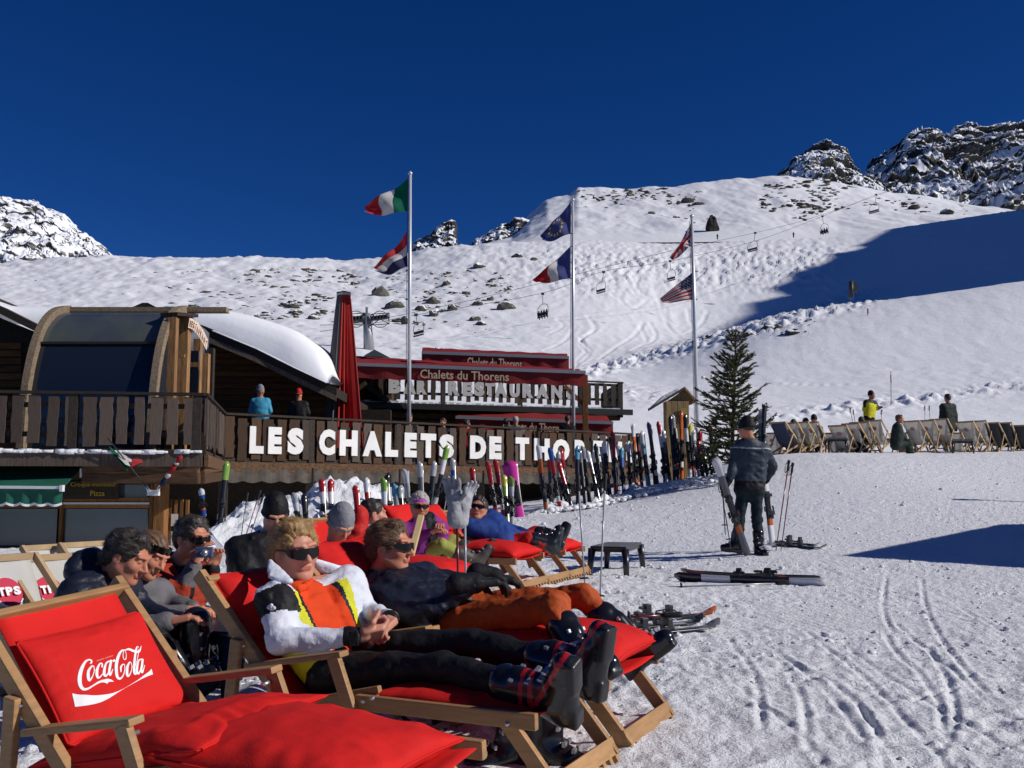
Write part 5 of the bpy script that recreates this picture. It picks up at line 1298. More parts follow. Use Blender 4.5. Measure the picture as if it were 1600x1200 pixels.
for (xa, ya, xb, yb, d, c, lab) in [
 (375, 850, 387, 770, 14.4, 'grey', 'thin dark ski pole on the snow bank left of the black beanie'), (380, 850, 407, 766, 14.4, 'dkred', 'reddish ski pole leaning right, left of the black beanie'), (386, 852, 412, 772, 14.4, 'grey', 'second thin pole leaning right beside the reddish one'),
 (914, 918, 903, 742, 8.4, 'silver', 'silver ski pole standing behind the orange knees, left one'), (937, 946, 946, 740, 8.1, 'silver', 'silver ski pole standing behind the orange knees, right one'),
 (1213, 856, 1233, 719, 12.9, 'dkred', 'red shafted ski pole standing right of the man in blue, left of its pair'), (1221, 855, 1239, 723, 12.9, 'dkred', 'red shafted ski pole standing right of the man in blue, right of its pair'),
 (692, 812, 703, 742, 16.5, 'silver', 'ski pole leaning on the terrace just left of the gloves'), (735, 800, 748, 752, 16.8, 'silver', 'silver pole leaning right of the gloves'), (965, 772, 961, 715, 22.8, 'white', 'white ski pole beside the slender red skis'), (968, 772, 966, 712, 22.8, 'white', 'white ski pole right beside the other white pole'),
 (1337, 664, 1328, 637, 30.5, 'grey', 'dark ski poles behind the deck chairs, left of the yellow jacket'), (1340, 664, 1333, 640, 30.5, 'grey', 'dark ski pole nearest the yellow jacket'), (1444, 655, 1445, 634, 33, 'grey', 'pole with black grip left of the man in black, left one'), (1453, 655, 1452, 634, 33, 'grey', 'pole with black grip left of the man in black, right one'), (1374, 652, 1378, 640, 30, 'grey', 'pole held out by the skier in yellow')]:
    a = P(xa, ya, d); b = P(xb, yb, d+.12)
    if d > 29: a.z -= .5
    ski_pole(a, b, lab, c)
# gloves on two poles in the middle
GP = [P(716, 935, 6.3), P(728, 930, 6.45)]; GT = [P(714, 800, 6.35), P(727, 798, 6.5)]
ski_pole(GP[0], P(714, 790, 6.35), 'black and white banded pole under the white gloves, left one', 'dkred', strap=False); ski_pole(GP[1], P(726, 788, 6.5), 'grey pole under the white gloves, right one', 'silver', strap=False)
# loose skis on the snow
def flat_skis(p0, p1, cols, label, tilt, up=.03, binds=True, d0=None, d1=None, single=True, z=None):
    a = hit(*p0) if d0 is None else P(*p0, d0); b = hit(*p1) if d1 is None else P(*p1, d1); a.z += up; b.z += up
    root = ski_pair(a, b, cols, label, 0, single=single, group='skis lying on the snow')
    zax = (b-a).normalized(); y = Vector((0, math.sin(tilt), -math.cos(tilt))); y = (y-zax*y.dot(zax)).normalized(); x = y.cross(zax)
    M = Matrix((x, y, zax)).transposed().to_4x4(); M.translation = a; root.matrix_world = M; root.scale = (1, 1, (b-a).length/1.65); return root
flat_skis((1291, 917), (1052, 909), ('white', 'black', 'black'), 'ski lying on its edge on the open snow, front one with pale tail', -1.25, .045)
flat_skis((1283, 912), (1062, 903), ('black', 'dkred', 'orange'), 'dark ski lying just behind the pale tailed ski on the open snow', -.9, .05)
ski_pole(P(1052, 917, 9.6), P(1235, 911, 9.55), 'pole laid along the pair of skis on the open snow', 'silver')
flat_skis((1200, 851), (1292, 859), ('black', 'grey', 'black'), 'ski with binding lying by the red poles, nearer one', .0, .02)
flat_skis((1206, 847), (1285, 854), ('grey', 'white', 'black'), 'ski with binding lying by the red poles, farther one', .0, .02)
flat_skis((945, 975), (1118, 965), ('black', 'orange', 'silver'), 'ski with brown tip lying behind the boots, farthest one', .0, .03)
flat_skis((930, 1005), (1124, 988), ('black', 'grey', 'dkred'), 'ski with dark upturned tip lying behind the boots, nearest one', .0, .04)
flat_skis((935, 990), (1098, 978), ('silver', 'black', 'black'), 'silver ski lying in the middle behind the boots', .0, .03)
ski_pole(P(965, 965, 6.7), P(1066, 960, 6.7), 'pole lying on the snow behind the resting boots', 'dkred')

# unseen hut and mast added on the right to cast shadows into view
hut = empty('side_hut', (11.6, 11.7, .3), label='unseen steep roofed hut right of view, added to throw a pointed shadow on the snow', cat='hut')
tip = hit(1312, 869); t_ = 6.6
pk = tip+SUN*(t_/SUN.x)
hx, hy, hz = pk.x, pk.y, pk.z
g0 = .2
MB().box((hx+1.7, hy+.8, (g0+hz-1.5)/2), (3.4, 3.9, hz-1.5-g0)).build('wall', W_BRN, hut)
MB().prism([(hx, hy-1.6, hz-1.75), (hx, hy, hz), (hx, hy+3.3, hz-1.7)], (3.6, 0, 0)).build('roof', W_DARK, hut); at_root(hut)
mast = empty('shadow_mast', (16, 18, 1), label='unseen slim mast right of view, added to throw a thin shadow line on the snow', cat='mast')
tp = hit(1508, 781); q = tp+SUN*(7/SUN.x); MB().tube([(q.x, q.y, .5), q], [.07, .05], 8).build('pole', POLE_M, mast); MB().box(q, (.3, .2, .12)).build('mast_head', LIFT_D, mast); at_root(mast)
# ---------------------------------------------------------------- red lounge chairs (wooden frame, sling, cushions)
AX = Vector((.88, -.47, 0)).normalized(); WX = Vector((.47, .88, 0)).normalized()
BEECH = mat('beech_wood', (.36, .20, .085), .55, .35, var=.16, vscale=5, bump=.08, bscale=30, stretch=(2, 2, 14))
STEEL = mat('steel_bolt', (.6, .6, .6), .3, metal=.8)
REDC = mat('cushion_red', (.62, .012, .010), .8, .25, var=.07, vscale=7, bump=.1, bscale=160)
REDS = mat('sling_red', (.60, .014, .012), .8, .2, var=.06, vscale=5, bump=.1, bscale=180)
PRINT = mat('print_white', (.80, .80, .80), .7)
def frame_at(O, A=AX, tilt=0.):
    W = Vector((-A.y, A.x, tilt)).normalized(); N = A.cross(W); M = Matrix((A, W, N)).transposed().to_4x4(); M.translation = Vector((O[0], O[1], O[2] if len(O) > 2 else 0)); return M
def on_chair(M, px, py, w):
    """world point of the vertical plane at width w that shows at photo pixel px,py"""
    A = M.to_3x3() @ Vector((1, 0, 0)); B = M @ Vector((0, w, 0)); k = P(px, py, 1.0)-Vector((0, 0, EYE))
    l = (k.x*B.y-B.x)/(A.x-k.x*A.y); p = B+A*l; p.z = EYE+k.z*p.y; return p
def pillow_pts(c, eu, ev, th, nu=30, nv=30, pinch=.10, wr=.012, seed=0):
    """closed puffed cushion; c centre, eu/ev half edge vectors"""
    c = np.array(c, float); eu = np.array(eu, float); ev = np.array(ev, float); n = np.cross(eu, ev); n /= np.linalg.norm(n)
    U, Vv = np.meshgrid(np.linspace(-1, 1, nu), np.linspace(-1, 1, nv))
    pu = U*(1-pinch*(1-Vv**2)); pv = Vv*(1-pinch*(1-U**2))
    prof = np.clip((1-U**4), 0, 1)**.55*np.clip((1-Vv**4), 0, 1)**.55*(.72+.28*(1-U**2)*(1-Vv**2))
    ed = 1-np.clip(np.minimum(1-np.abs(U), 1-np.abs(Vv))*2.2, 0, 1)
    wrk = wr*(ridge3(U*2.3+seed, Vv*2.3, U*0+seed, 3)*(.25+ed)+.6*np.sin(np.arctan2(Vv, U)*14+seed*2+3*noise2(U*2+seed, Vv*2))*ed)*prof
    side = lambda s: c+pu[..., None]*eu+pv[..., None]*ev+(s*(prof*th+wrk))[..., None]*n
    a = side(1).reshape(-1, 3); b = side(-1).reshape(-1, 3)
    i = np.arange(nv-1)[:, None]*nu+np.arange(nu-1)[None, :]
    Fa = np.stack([i, i+1, i+nu+1, i+nu], -1).reshape(-1, 4); Fb = Fa[:, ::-1]+nu*nv
    return np.vstack([a, b]), np.vstack([Fa, Fb]), n
def pillow(name, parent, c, eu, ev, th, mtl=None, droop=None, **k):
    V, F, n = pillow_pts(c, eu, ev, th, **k)
    if droop: V = droop(V)
    o = obj_from(name, V, F, mtl or REDC, parent, smooth=True)
    bm = bmesh.new(); bm.from_mesh(o.data); bmesh.ops.remove_doubles(bm, verts=bm.verts, dist=.0008); bm.to_mesh(o.data); bm.free()
    o.data.polygons.foreach_set('use_smooth', [True]*len(o.data.polygons))
    if V.shape[0] > 2500:                                       # stitched edge piping on the near cushions
        pin = k.get('pinch', .10); c_ = Vector(c); a_ = Vector(eu); b_ = Vector(ev); t_ = [i/14-1 for i in range(29)]
        ring = [c_+a_*1+b_*t*(1-0) for t in t_[1:-1]]+[c_+b_+a_*-t for t in t_[1:-1]]+[c_-a_+b_*-t for t in t_[1:-1]]+[c_-b_+a_*t for t in t_[1:-1]]
        fix = lambda q: c_+a_*max(-1, min(1, (q-c_).dot(a_)/a_.length_squared))*(1-pin*(1-min(1, abs((q-c_).dot(b_)/b_.length_squared))**2))+b_*((q-c_).dot(b_)/b_.length_squared)*(1-pin*(1-min(1, abs((q-c_).dot(a_)/a_.length_squared))**2))
        ring = [fix(q) for q in ring]; ring.append(ring[0]); MB().tube(ring, .0042, 6, cap=False).build('piping', REDS, o)
    return o
def lounge(O, label, near=True, back=True, seat=True, leg=True, logo=False, group='red lounge chairs', W=.54, tilt=.04):
    root = empty('lounge_chair', label=label, cat='lounge chair', group=group); M = frame_at(O, tilt=tilt); root.matrix_world = M
    b = .006 if near else 0
    def bar(name, a, c, w, t, side=(0, 1, 0)): return MB().bar(a, c, w, t, side).build(name, BEECH, root, b)
    for s, w in ((0, 0), (1, W)):
        i = .035 if s == 0 else -.035
        bar('upright', (-.69, w, .685), (-.10, w, .07), .032, .055)
        bar('seat_rail', (-.42, w+i, .16), (.16, w+i, .295), .026, .05)
        ar = bar('armrest', (-.42, w-i*.3, .35), (.035, w-i*.3, .43), .055, .022)
        bar('arm_post', (.0, w-i*.8, .42), (.15, w-i*.8, .05), .026, .05)
        bar('rear_prop', (-.46, w-i*.8, .45), (-.52, w-i*.8, .03), .026, .052)
        bar('leg_rail', (.08, w, .262), (.80, w, .268), .028, .055)
        bar('front_leg', (.66, w+i, .262), (.855, w+i, .03), .028, .055)
        if near:
            for bl, bh in ((.0, .385), (-.44, .425), (.70, .255), (.16, .285), (.12, .27)):
                MB().tube([(bl, w-.024, bh), (bl, w+.024, bh)], .007, 8).build('bolt', STEEL, root)
    bar('top_rail', (-.645, -.01, .655), (-.645, W+.01, .655), .026, .045, (1, 0, -.8))
    bar('end_rail', (.80, .0, .27), (.80, W, .27), .03, .03)
    bar('cross_rail', (-.36, .03, .18), (-.36, W-.03, .18), .03, .03)
    mb = MB(); mb.bar((.845, .02, .065), (.845, W-.02, .065), .06, .022, (.5, 0, -1)); n = 9
    for k in range(n): y = .04+(W-.08)*k/(n-1); mb.bar((.862, y-.012, .028), (.862, y+.012, .028), .03, .02, (.5, 0, -1))
    mb.build('toothed_foot_bar', BEECH, root)
    # sling
    prof = smooth_line([(-.655, 0, .675), (-.60, 0, .60), (-.38, 0, .33), (-.2, 0, .17), (0, 0, .2), (.12, 0, .265), (.45, 0, .235), (.80, 0, .285)], 5)
    vs = []; fs = []; m = 8
    for p in prof:
        for j in range(m+1): y = .045+(W-.09)*j/m; vs.append((p.x, y, p.z-.012*math.sin(j/m*math.pi)))
    for i in range(len(prof)-1):
        for j in range(m): q = i*(m+1)+j; fs.append((q, q+1, q+m+2, q+m+1))
    o = obj_from('sling', vs, fs, REDS, root, smooth=True); sm = o.modifiers.new('t', 'SOLIDIFY'); sm.thickness = .004
    return root, M
COCA_O = (-1.025, 2.84, -.05); BLOND_O = (-.62, 3.70, -.015); MAN2_O = (-.33, 4.25, .0)
coca, MC = lounge(COCA_O, 'empty red lounge chair nearest the viewer, with white script logo on its head pillow', tilt=.09)
blondc, MBL = lounge(BLOND_O, 'red lounge chair under the blond man in the white and yellow jacket')
man2c, MM2 = lounge(MAN2_O, 'red lounge chair under the man in orange trousers')
# cushions: things resting on the chairs
def cushion(M, label, c, eu, ev, th, **k):
    o = pillow('cushion', None, (0, 0, 0), eu, ev, th, **k); R3 = M.to_4x4(); o.matrix_world = R3 @ Matrix.Translation(Vector(c)); tag(o, label, 'cushion', 'red cushions'); return o
def nowrinkle(*a): pass
cushion(MC, 'plump red leg cushion at the front end of the empty chair, reaching the bottom edge', (.40, .26, .315), (.345, 0, -.02), (0, .275, .0), .075, seed=3, wr=.012, nu=60, nv=60)
cushion(MC, 'creased red seat cushion of the empty chair between pillow and leg cushion', (-.10, .26, .30), (.36, 0, .075), (0, .275, 0), .065, seed=8, wr=.016, nu=60, nv=60)
cushion(MBL, 'red leg cushion under the black trousers of the blond man', (.45, .27, .275), (.33, 0, -.01), (0, .265, .0), .05, seed=5, wr=.010, nu=40, nv=40)
cushion(MBL, 'red seat cushion half hidden beneath the blond man', (-.12, .27, .21), (.26, 0, .05), (0, .25, .0), .05, seed=6, wr=.010)
cushion(MBL, 'red head pillow behind the shoulder of the blond man', (-.57, .24, .55), (-.09, 0, .13), (0, .215, .0), .075, seed=7, wr=.010, nu=40, nv=40)
cushion(MM2, 'red leg cushion showing between orange trouser legs and black boots', (.50, .30, .36), (.32, 0, -.015), (0, .27, .0), .085, seed=9, wr=.008, nu=50, nv=50)
cushion(MM2, 'red head pillow behind the man in the navy jacket', (-.575, .26, .60), (-.12, 0, .16), (0, .24, .0), .075, seed=2, wr=.010, nu=40, nv=40)
# head pillow with script logo: built in the chair's frame
PIL_C = Vector((-.425, .275, .445)); PIL_U = Vector((0, .235, .0)); PIL_V = Vector((-.115, 0, .145)); PIL_T = .05
pil = pillow('head_pillow', None, (0, 0, 0), tuple(PIL_V), tuple(PIL_U), PIL_T, seed=4, wr=.006, nu=60, nv=60, pinch=.05)
pil.matrix_world = MC @ Matrix.Translation(PIL_C); tag(pil, 'red head pillow with white Coca-Cola script, standing in the empty lounge chair', 'pillow', 'red cushions')
def pillow_surface(a, b):
    """point on the front face of the pillow; a along width (-1..1), b along height (-1..1)"""
    a = np.asarray(a, float); b = np.asarray(b, float); pinch = .05
    U, Vv = b, a       # grid used eu = PIL_V, ev = PIL_U
    pu = U*(1-pinch*(1-Vv**2)); pv = Vv*(1-pinch*(1-U**2))
    prof = np.clip((1-U**4), 0, 1)**.55*np.clip((1-Vv**4), 0, 1)**.55*(.72+.28*(1-U**2)*(1-Vv**2))
    ed = 1-np.clip(np.minimum(1-np.abs(U), 1-np.abs(Vv))*2.2, 0, 1); seed = 4; wr = .006
    wrk = wr*(ridge3(U*2.3+seed, Vv*2.3, U*0+seed, 3)*(.25+ed)+.6*np.sin(np.arctan2(Vv, U)*14+seed*2+3*noise2(U*2+seed, Vv*2))*ed)*prof
    eu = np.array(PIL_V); ev = np.array(PIL_U); n = np.cross(eu, ev); n /= np.linalg.norm(n)
    s = 1 if n[0] > 0 else -1
    return pu[..., None]*eu+pv[..., None]*ev+(s*(prof*PIL_T+wrk*1.0+.0015))[..., None]*n
# logo drawn as strokes in a 1600 x 1200 tracing grid, mapped linearly onto the pillow face
LOGO_S = [
 ([(330, 385), (350, 345), (315, 318), (255, 345), (200, 440), (170, 540), (165, 640), (185, 730), (235, 782), (300, 778), (380, 735), (460, 690), (540, 665)], [22, 26, 24, 34, 52, 62, 62, 50, 38, 30, 24, 30, 40]),
 ([(350, 425), (300, 500), (298, 600), (320, 650), (360, 600), (390, 500), (380, 430), (345, 425)], [22, 42, 48, 34, 18, 14, 16, 22]),
 ([(380, 480), (420, 500), (460, 470)], [10, 10, 10]),
 ([(515, 450), (515, 395), (480, 390), (440, 470), (432, 560), (455, 615), (500, 590), (545, 530)], [28, 24, 24, 40, 46, 34, 18, 14]),
 ([(640, 345), (585, 380), (555, 470), (550, 560), (580, 590), (625, 520), (650, 400)], [20, 26, 40, 44, 30, 16, 16]),
 ([(665, 330), (645, 430), (630, 530), (650, 575), (690, 480)], [36, 40, 40, 30, 10]),
 ([(690, 352), (728, 335)], [34, 34]),
 ([(895, 160), (840, 175), (790, 250), (755, 360), (745, 480), (765, 590), (810, 630), (860, 590), (885, 500), (880, 410), (845, 410), (820, 460), (825, 530)], [18, 30, 44, 50, 50, 46, 34, 20, 14, 14, 20, 30, 16]),
 ([(880, 170), (860, 240), (870, 310), (900, 320), (915, 250), (900, 175)], [10, 12, 14, 14, 12, 10]),
 ([(895, 165), (960, 145), (1030, 170), (1100, 185), (1150, 160), (1180, 75)], [14, 34, 40, 42, 30, 6]),
 ([(965, 365), (930, 440), (925, 530), (945, 590), (985, 540), (1005, 440), (990, 375), (960, 365)], [20, 40, 44, 32, 16, 12, 14, 20]),
 ([(1000, 430), (1035, 440), (1060, 400)], [10, 10, 10]),
 ([(1135, 105), (1110, 95), (1085, 150), (1060, 280), (1045, 420), (1045, 520), (1070, 555), (1105, 500)], [14, 16, 30, 36, 40, 42, 30, 12]),
 ([(1120, 130), (1125, 200), (1095, 330), (1065, 420)], [10, 12, 12, 10]),
 ([(1180, 300), (1125, 330), (1095, 430), (1090, 510), (1120, 545), (1160, 460), (1185, 340)], [18, 24, 38, 42, 30, 16, 14]),
 ([(1195, 295), (1180, 390), (1165, 480), (1185, 520), (1225, 400)], [34, 38, 38, 28, 8])]
LOGO_P = [
 [(72, 818), (180, 850), (300, 872), (430, 884), (560, 880), (660, 868), (760, 838), (880, 785), (1000, 715), (1120, 640), (1220, 560), (1300, 500), (1342, 450), (1366, 540), (1280, 575), (1180, 625), (1060, 690), (940, 755), (840, 815), (740, 880), (640, 940), (520, 990), (400, 1015), (280, 1024), (135, 1018), (105, 920)],
 [(480, 690), (540, 650), (610, 634), (670, 648), (720, 680), (660, 680), (620, 690), (600, 718), (575, 700), (530, 690)]]
def logo():
    # local pillow coordinates of the traced grid corners
    c = MC @ PIL_C; uu = MC.to_3x3() @ PIL_U; vv = MC.to_3x3() @ PIL_V; nn = uu.cross(vv).normalized()
    front = c+nn*(PIL_T*.9 if nn.x > 0 else -PIL_T*.9)
    def uv(gx, gy):
        k = P(105+gx/10, 1000+gy/10, 1)-Vector((0, 0, EYE)); e = Vector((0, 0, EYE)); t = (front-e).dot(nn)/k.dot(nn); p = e+k*t-front
        return p.dot(uu)/uu.length_squared, p.dot(vv)/vv.length_squared
    VA = []; FA = []
    def addgrid(L, Rr, nw):
        base = sum(len(v) for v in VA); n = len(L); q = []
        for i in range(n):
            for j in range(nw+1): t = j/nw; q.append(uv(L[i][0]*(1-t)+Rr[i][0]*t, L[i][1]*(1-t)+Rr[i][1]*t))
        q = np.array(q); VA.append(pillow_surface(q[:, 0], q[:, 1]))
        for i in range(n-1):
            for j in range(nw): a = base+i*(nw+1)+j; FA.append((a, a+1, a+nw+2, a+nw+1))
    for pts, ws in LOGO_S:
        sp = smooth_line([(x, y, w) for (x, y), w in zip(pts, ws)], 6); L = []; Rr = []
        for i, p in enumerate(sp):
            d = sp[min(i+1, len(sp)-1)]-sp[max(i-1, 0)]; d.z = 0; d.normalize(); n = Vector((-d.y, d.x, 0)); h = p.z/2*1.0
            L.append((p.x+n.x*h, p.y+n.y*h)); Rr.append((p.x-n.x*h, p.y-n.y*h))
        addgrid(L, Rr, 2)
    top = smooth_line([(x, y, 0) for x, y in LOGO_P[0][:13]], 3); bot = smooth_line([(x, y, 0) for x, y in LOGO_P[0][13:25][::-1]], 3)
    def resamp(l, n):
        a = np.array([v[:2] for v in l]); s = np.concatenate([[0], np.cumsum(np.hypot(*np.diff(a, axis=0).T))]); t = np.linspace(0, s[-1], n); return np.stack([np.interp(t, s, a[:, 0]), np.interp(t, s, a[:, 1])], 1)
    addgrid(resamp(top, 50), resamp(bot, 50), 6)
    sm = LOGO_P[1]; addgrid(resamp([Vector((x, y, 0)) for x, y in sm[:5]], 14), resamp([Vector((x, y, 0)) for x, y in [sm[0]]+sm[:4:-1]], 14), 3)
    o = obj_from('script_logo', np.vstack(VA), np.array(FA), PRINT, pil, smooth=True)
    # tiny line of print above
    for gx0, gx1, gy in ((425, 550, 345), (565, 695, 300)):
        q = [uv(gx0, gy-8), uv(gx1, gy-50), uv(gx1, gy-34), uv(gx0, gy+8)]; q = np.array(q); V = pillow_surface(q[:, 0], q[:, 1]); obj_from('small_print', V, np.array([[0, 1, 2, 3]]), mat('faint_print', (.62, .2, .2), .7), pil)
logo()

# chairs of the row behind
def lounge_far(foot, d, label, leg_c, **k):
    f = P(*foot, d); o = f-AX*.84-WX*.27; O = (o.x, o.y, f.z-.03)
    r, M = lounge(O, label, near=False)
    cushion(M, leg_c, (.45, .27, .335), (.34, 0, -.02), (0, .29, .0), .09, seed=k.get('seed', 1), wr=.010)
    return r, M
c4, M4 = lounge_far((836, 917), 9.0, 'red lounge chair under the lady with purple headband', 'red leg cushion, front one of the three in the back row', seed=1)
c5, M5 = lounge_far((872, 908), 9.7, 'empty red lounge chair in the middle of the back row', 'red leg cushion, middle one of the three in the back row', seed=2)
c6, M6 = lounge_far((904, 900), 10.3, 'red lounge chair under the man in the blue jacket', 'red leg cushion, last one of the three in the back row', seed=3)
for M, lb in ((M5, 'red head pillow of the empty chair in the back row'), (M4, 'red head pillow behind the lady with purple headband')):
    cushion(M, lb, (-.56, .27, .60), (-.1, 0, .14), (0, .22, .0), .07, seed=5, wr=.01)
c7, M7 = lounge_far((735, 962), 7.2, 'lounge chair under the person with the grey beanie', 'red leg cushion hidden behind the man in the navy jacket', seed=4)
sb = MB().bar(P(641, 872, 7.4), P(658, 806, 7.7), .05, .03, (1, 0, 0)).build('chair_slat', mat('pale_beech', (.62, .45, .22), .6, var=.1, vscale=5), None, .006)
tag(sb, 'pale upright wooden bar of a folded chair between the two men and the lady', 'wooden bar')

# ---------------------------------------------------------------- plain deck chairs (wood frame, canvas sling)
CANV = mat('canvas_white', (.74, .73, .70), .8, var=.04, vscale=6); CANV_D = mat('canvas_dark', (.05, .055, .06), .8); CANV_N = mat('canvas_navy', (.05, .06, .11), .8)
nt = CANV.node_tree; b_ = nt.nodes['Principled BSDF']; tr_ = nt.nodes.new('ShaderNodeBsdfTranslucent'); tr_.inputs[0].default_value = (.7, .68, .62, 1); mx_ = nt.nodes.new('ShaderNodeMixShader'); mx_.inputs[0].default_value = .45
nt.links.new(b_.outputs[0], mx_.inputs[1]); nt.links.new(tr_.outputs[0], mx_.inputs[2]); nt.links.new(mx_.outputs[0], nt.nodes['Material Output'].inputs[0])
PALE = mat('deckchair_wood', (.42, .29, .16), .6, var=.18, vscale=6); LOGO_R = mat('logo_red', (.50, .03, .07), .7); LOGO_B = mat('logo_blue', (.05, .32, .62), .7); PRN = mat('print_navy', (.08, .1, .25), .7)
_dc = {}
def deck_chair_proto(kind, detail):
    key = (kind, detail)
    if key in _dc: return copy_tree(_dc[key])
    root = empty('deck_chair'); W = .56
    for w in (0, W):
        MB().bar((-.42, w, .95), (.60, w, .0), .03, .05, (0, 1, 0)).build('back_rail', PALE, root)
        MB().bar((-.55, w+(.035 if w == 0 else -.035), .0), (.50, w+(.035 if w == 0 else -.035), .42), .03, .05, (0, 1, 0)).build('seat_rail', PALE, root)
        MB().bar((-.10, w-(.035 if w == 0 else -.035), .64), (-.46, w-(.035 if w == 0 else -.035), .05), .025, .04, (0, 1, 0)).build('prop', PALE, root)
    MB().bar((-.42, -.01, .94), (-.42, W+.01, .94), .045, .03).build('top_rail', PALE, root)
    MB().bar((.49, 0, .42), (.49, W, .42), .04, .03).build('front_rail', PALE, root)
    MB().bar((-.52, 0, .03), (-.52, W, .03), .04, .03).build('foot_rail', PALE, root)
    pr = smooth_line([(-.43, 0, .955), (-.28, 0, .68), (-.08, 0, .38), (.14, 0, .25), (.36, 0, .32), (.50, 0, .44)], 4); m = 6; vs = []; fs = []
    surf = lambda p, y: (p.x, y, p.z-.02*math.sin((y-.04)/(W-.08)*math.pi))
    for p in pr:
        for j in range(m+1): vs.append(surf(p, .04+(W-.08)*j/m))
    for i in range(len(pr)-1):
        for j in range(m): q = i*(m+1)+j; fs.append((q, q+1, q+m+2, q+m+1))
    cm = {'w': CANV, 'd': CANV_D, 'n': CANV_N}[kind]
    cv = obj_from('canvas', vs, fs, cm, root, smooth=True); sm = cv.modifiers.new('t', 'SOLIDIFY'); sm.thickness = .003; sm.offset = 0
    if kind == 'w':
        ax = Vector((pr[6].x-pr[0].x, 0, pr[6].z-pr[0].z)).normalized(); nrm = Vector((ax.z, 0, -ax.x))     # towards the back (printed front when seen from the front)
        if (nrm.x > 0) != detail: nrm = -nrm
        sg = 1 if detail else -1
        c = Vector(surf(pr[3], W/2))+nrm*(.022 if detail else .012)+ax*.03
        n = 26; rl = .105 if detail else .07; q = [c+Vector((0, math.cos(2*math.pi*k/n)*rl, 0))+ax*math.sin(2*math.pi*k/n)*rl for k in range(n)]
        obj_from('round_logo', q, [tuple(range(n))], LOGO_R if detail else mat('logo_faded', (.42, .22, .24), .8), cv)
        if detail:
            for k, ch in enumerate('TPS'):
                letter(ch, c+nrm*.014+ax*.032+Vector((0, -.082+.056*k, 0)), (0, 1, 0), -ax, .05, .062, PRINT, cv, .003, .06)
            arc_ = [c+nrm*.006+Vector((0, math.cos(t)*.098, 0))+ax*(math.sin(t)*.098+.012) for t in np.linspace(.5, math.pi-.5, 9)]
            MB().tube(arc_, .006, 4).build('logo_arc', PRINT, cv)
            text_line('LA TELE DE TOUTES VOS ENVIES', c+nrm*.014+ax*.2+Vector((0, -.19, 0)), (0, 1, 0), -ax, .022, .36, PRN, cv, .002)
            p0 = c+nrm*.02+ax*.235; MB().prism([p0+Vector((0, .23, 0)), p0+Vector((0, -.23, 0)), p0+Vector((0, -.23, 0))+ax*.03, p0+Vector((0, .23, 0))+ax*.03], nrm*.002).build('blue_stripe', LOGO_B, cv)
    _dc[key] = root; return root
def deck_chair(px, py, d, label, kind='w', detail=False, ang=72, s=1.0, group='deck chairs', zoff=0., wtop=0.):
    """px,py: photo point of the top right end of the chair back"""
    r = deck_chair_proto(kind, detail); a = R(ang); q = P(px, py, d)
    A = Vector((math.cos(a), math.sin(a), 0)); Wv = Vector((-math.sin(a), math.cos(a), 0))
    o = q-A*(-.42*s)-Wv*wtop*s; r.location = (o.x, o.y, q.z-.95*s); r.rotation_euler = (0, 0, a); r.scale = (s, s, s); tag(r, label, 'deck chair', group); return r
far_chairs = [(1276, 661, 27.0, 'n', 'deck chair with dark navy canvas, leftmost of the first cluster on the crest'), (1282, 661, 26.6, 'w', 'white deck chair second from left on the crest'), (1258, 659, 27.4, 'w', 'white deck chair third from left on the crest'), (1277, 659, 26.2, 'w', 'white deck chair at the right end of the first cluster, with heads above it')]
fc = [(1227, 659, 'n'), (1246, 660, 'w'), (1262, 659, 'w'), (1278, 659, 'w'),
      (1322, 664, 'w'), (1341, 661, 'w'), (1357, 659, 'w'), (1377, 656, 'w'),
      (1436, 657, 'w'), (1459, 656, 'w'), (1480, 654, 'w'),
      (1520, 658, 'w'), (1540, 657, 'w'), (1560, 660, 'd'), (1580, 660, 'd'), (1604, 664, 'd')]
names = ['navy deck chair, first from the left on the crest', 'white deck chair on the crest right beside the navy one', 'white deck chair on the crest with a dark head above its left corner', 'white deck chair on the crest with a round dark hat above it',
 'white deck chair left of the skier in yellow', 'white deck chair directly below the skier in yellow', 'white deck chair just right of the skier in yellow', 'white deck chair left of the seated person in the green hooded jacket',
 'white deck chair right of the seated hooded person', 'white deck chair midway between the seated person and the man in black', 'white deck chair in front of the standing man in black',
 'white deck chair right of the standing man in black', 'white deck chair touching the first black one', 'black canvas deck chair next to the white ones', 'black canvas deck chair second from the right edge', 'black canvas deck chair cut by the right picture edge']
for k, ((px, py, kd), nm) in enumerate(zip(fc, names)):
    deck_chair(px, py, 27.2+(px-1227)*.005, nm, kd, False, ang=38+((k*7) % 11), s=.95+.03*math.sin(k*2.3))
# a second, lower row just seen behind
for k, (px, nm) in enumerate(((1215, 'low deck chair at the far left end of the crest row, mostly hidden'), (1308, 'low deck chair in the gap left of the yellow skier'), (1418, 'low deck chair in the gap right of the hooded person'), (1502, 'low deck chair in the gap right of the man in black'))):
    deck_chair(px, 676, 28.5, nm, 'w', False, ang=44, s=.9)
for px, py, d, s, nm in ((54, 866, 5.2, .74, 'white deck chair with big round TPS logo, at the left picture edge'), (114, 866, 5.5, .74, 'white deck chair with TPS logo behind the man with dark hair'),
 (-22, 864, 6.2, .74, 'white deck chair cut off by the left edge'), (120, 850, 7.2, .78, 'white deck chair right behind the dark haired man'), (175, 846, 7.4, .8, 'white deck chair canvas showing behind the dark haired man')):
    deck_chair(px, py, d, nm, 'w', True, ang=-28, s=s, wtop=.56)

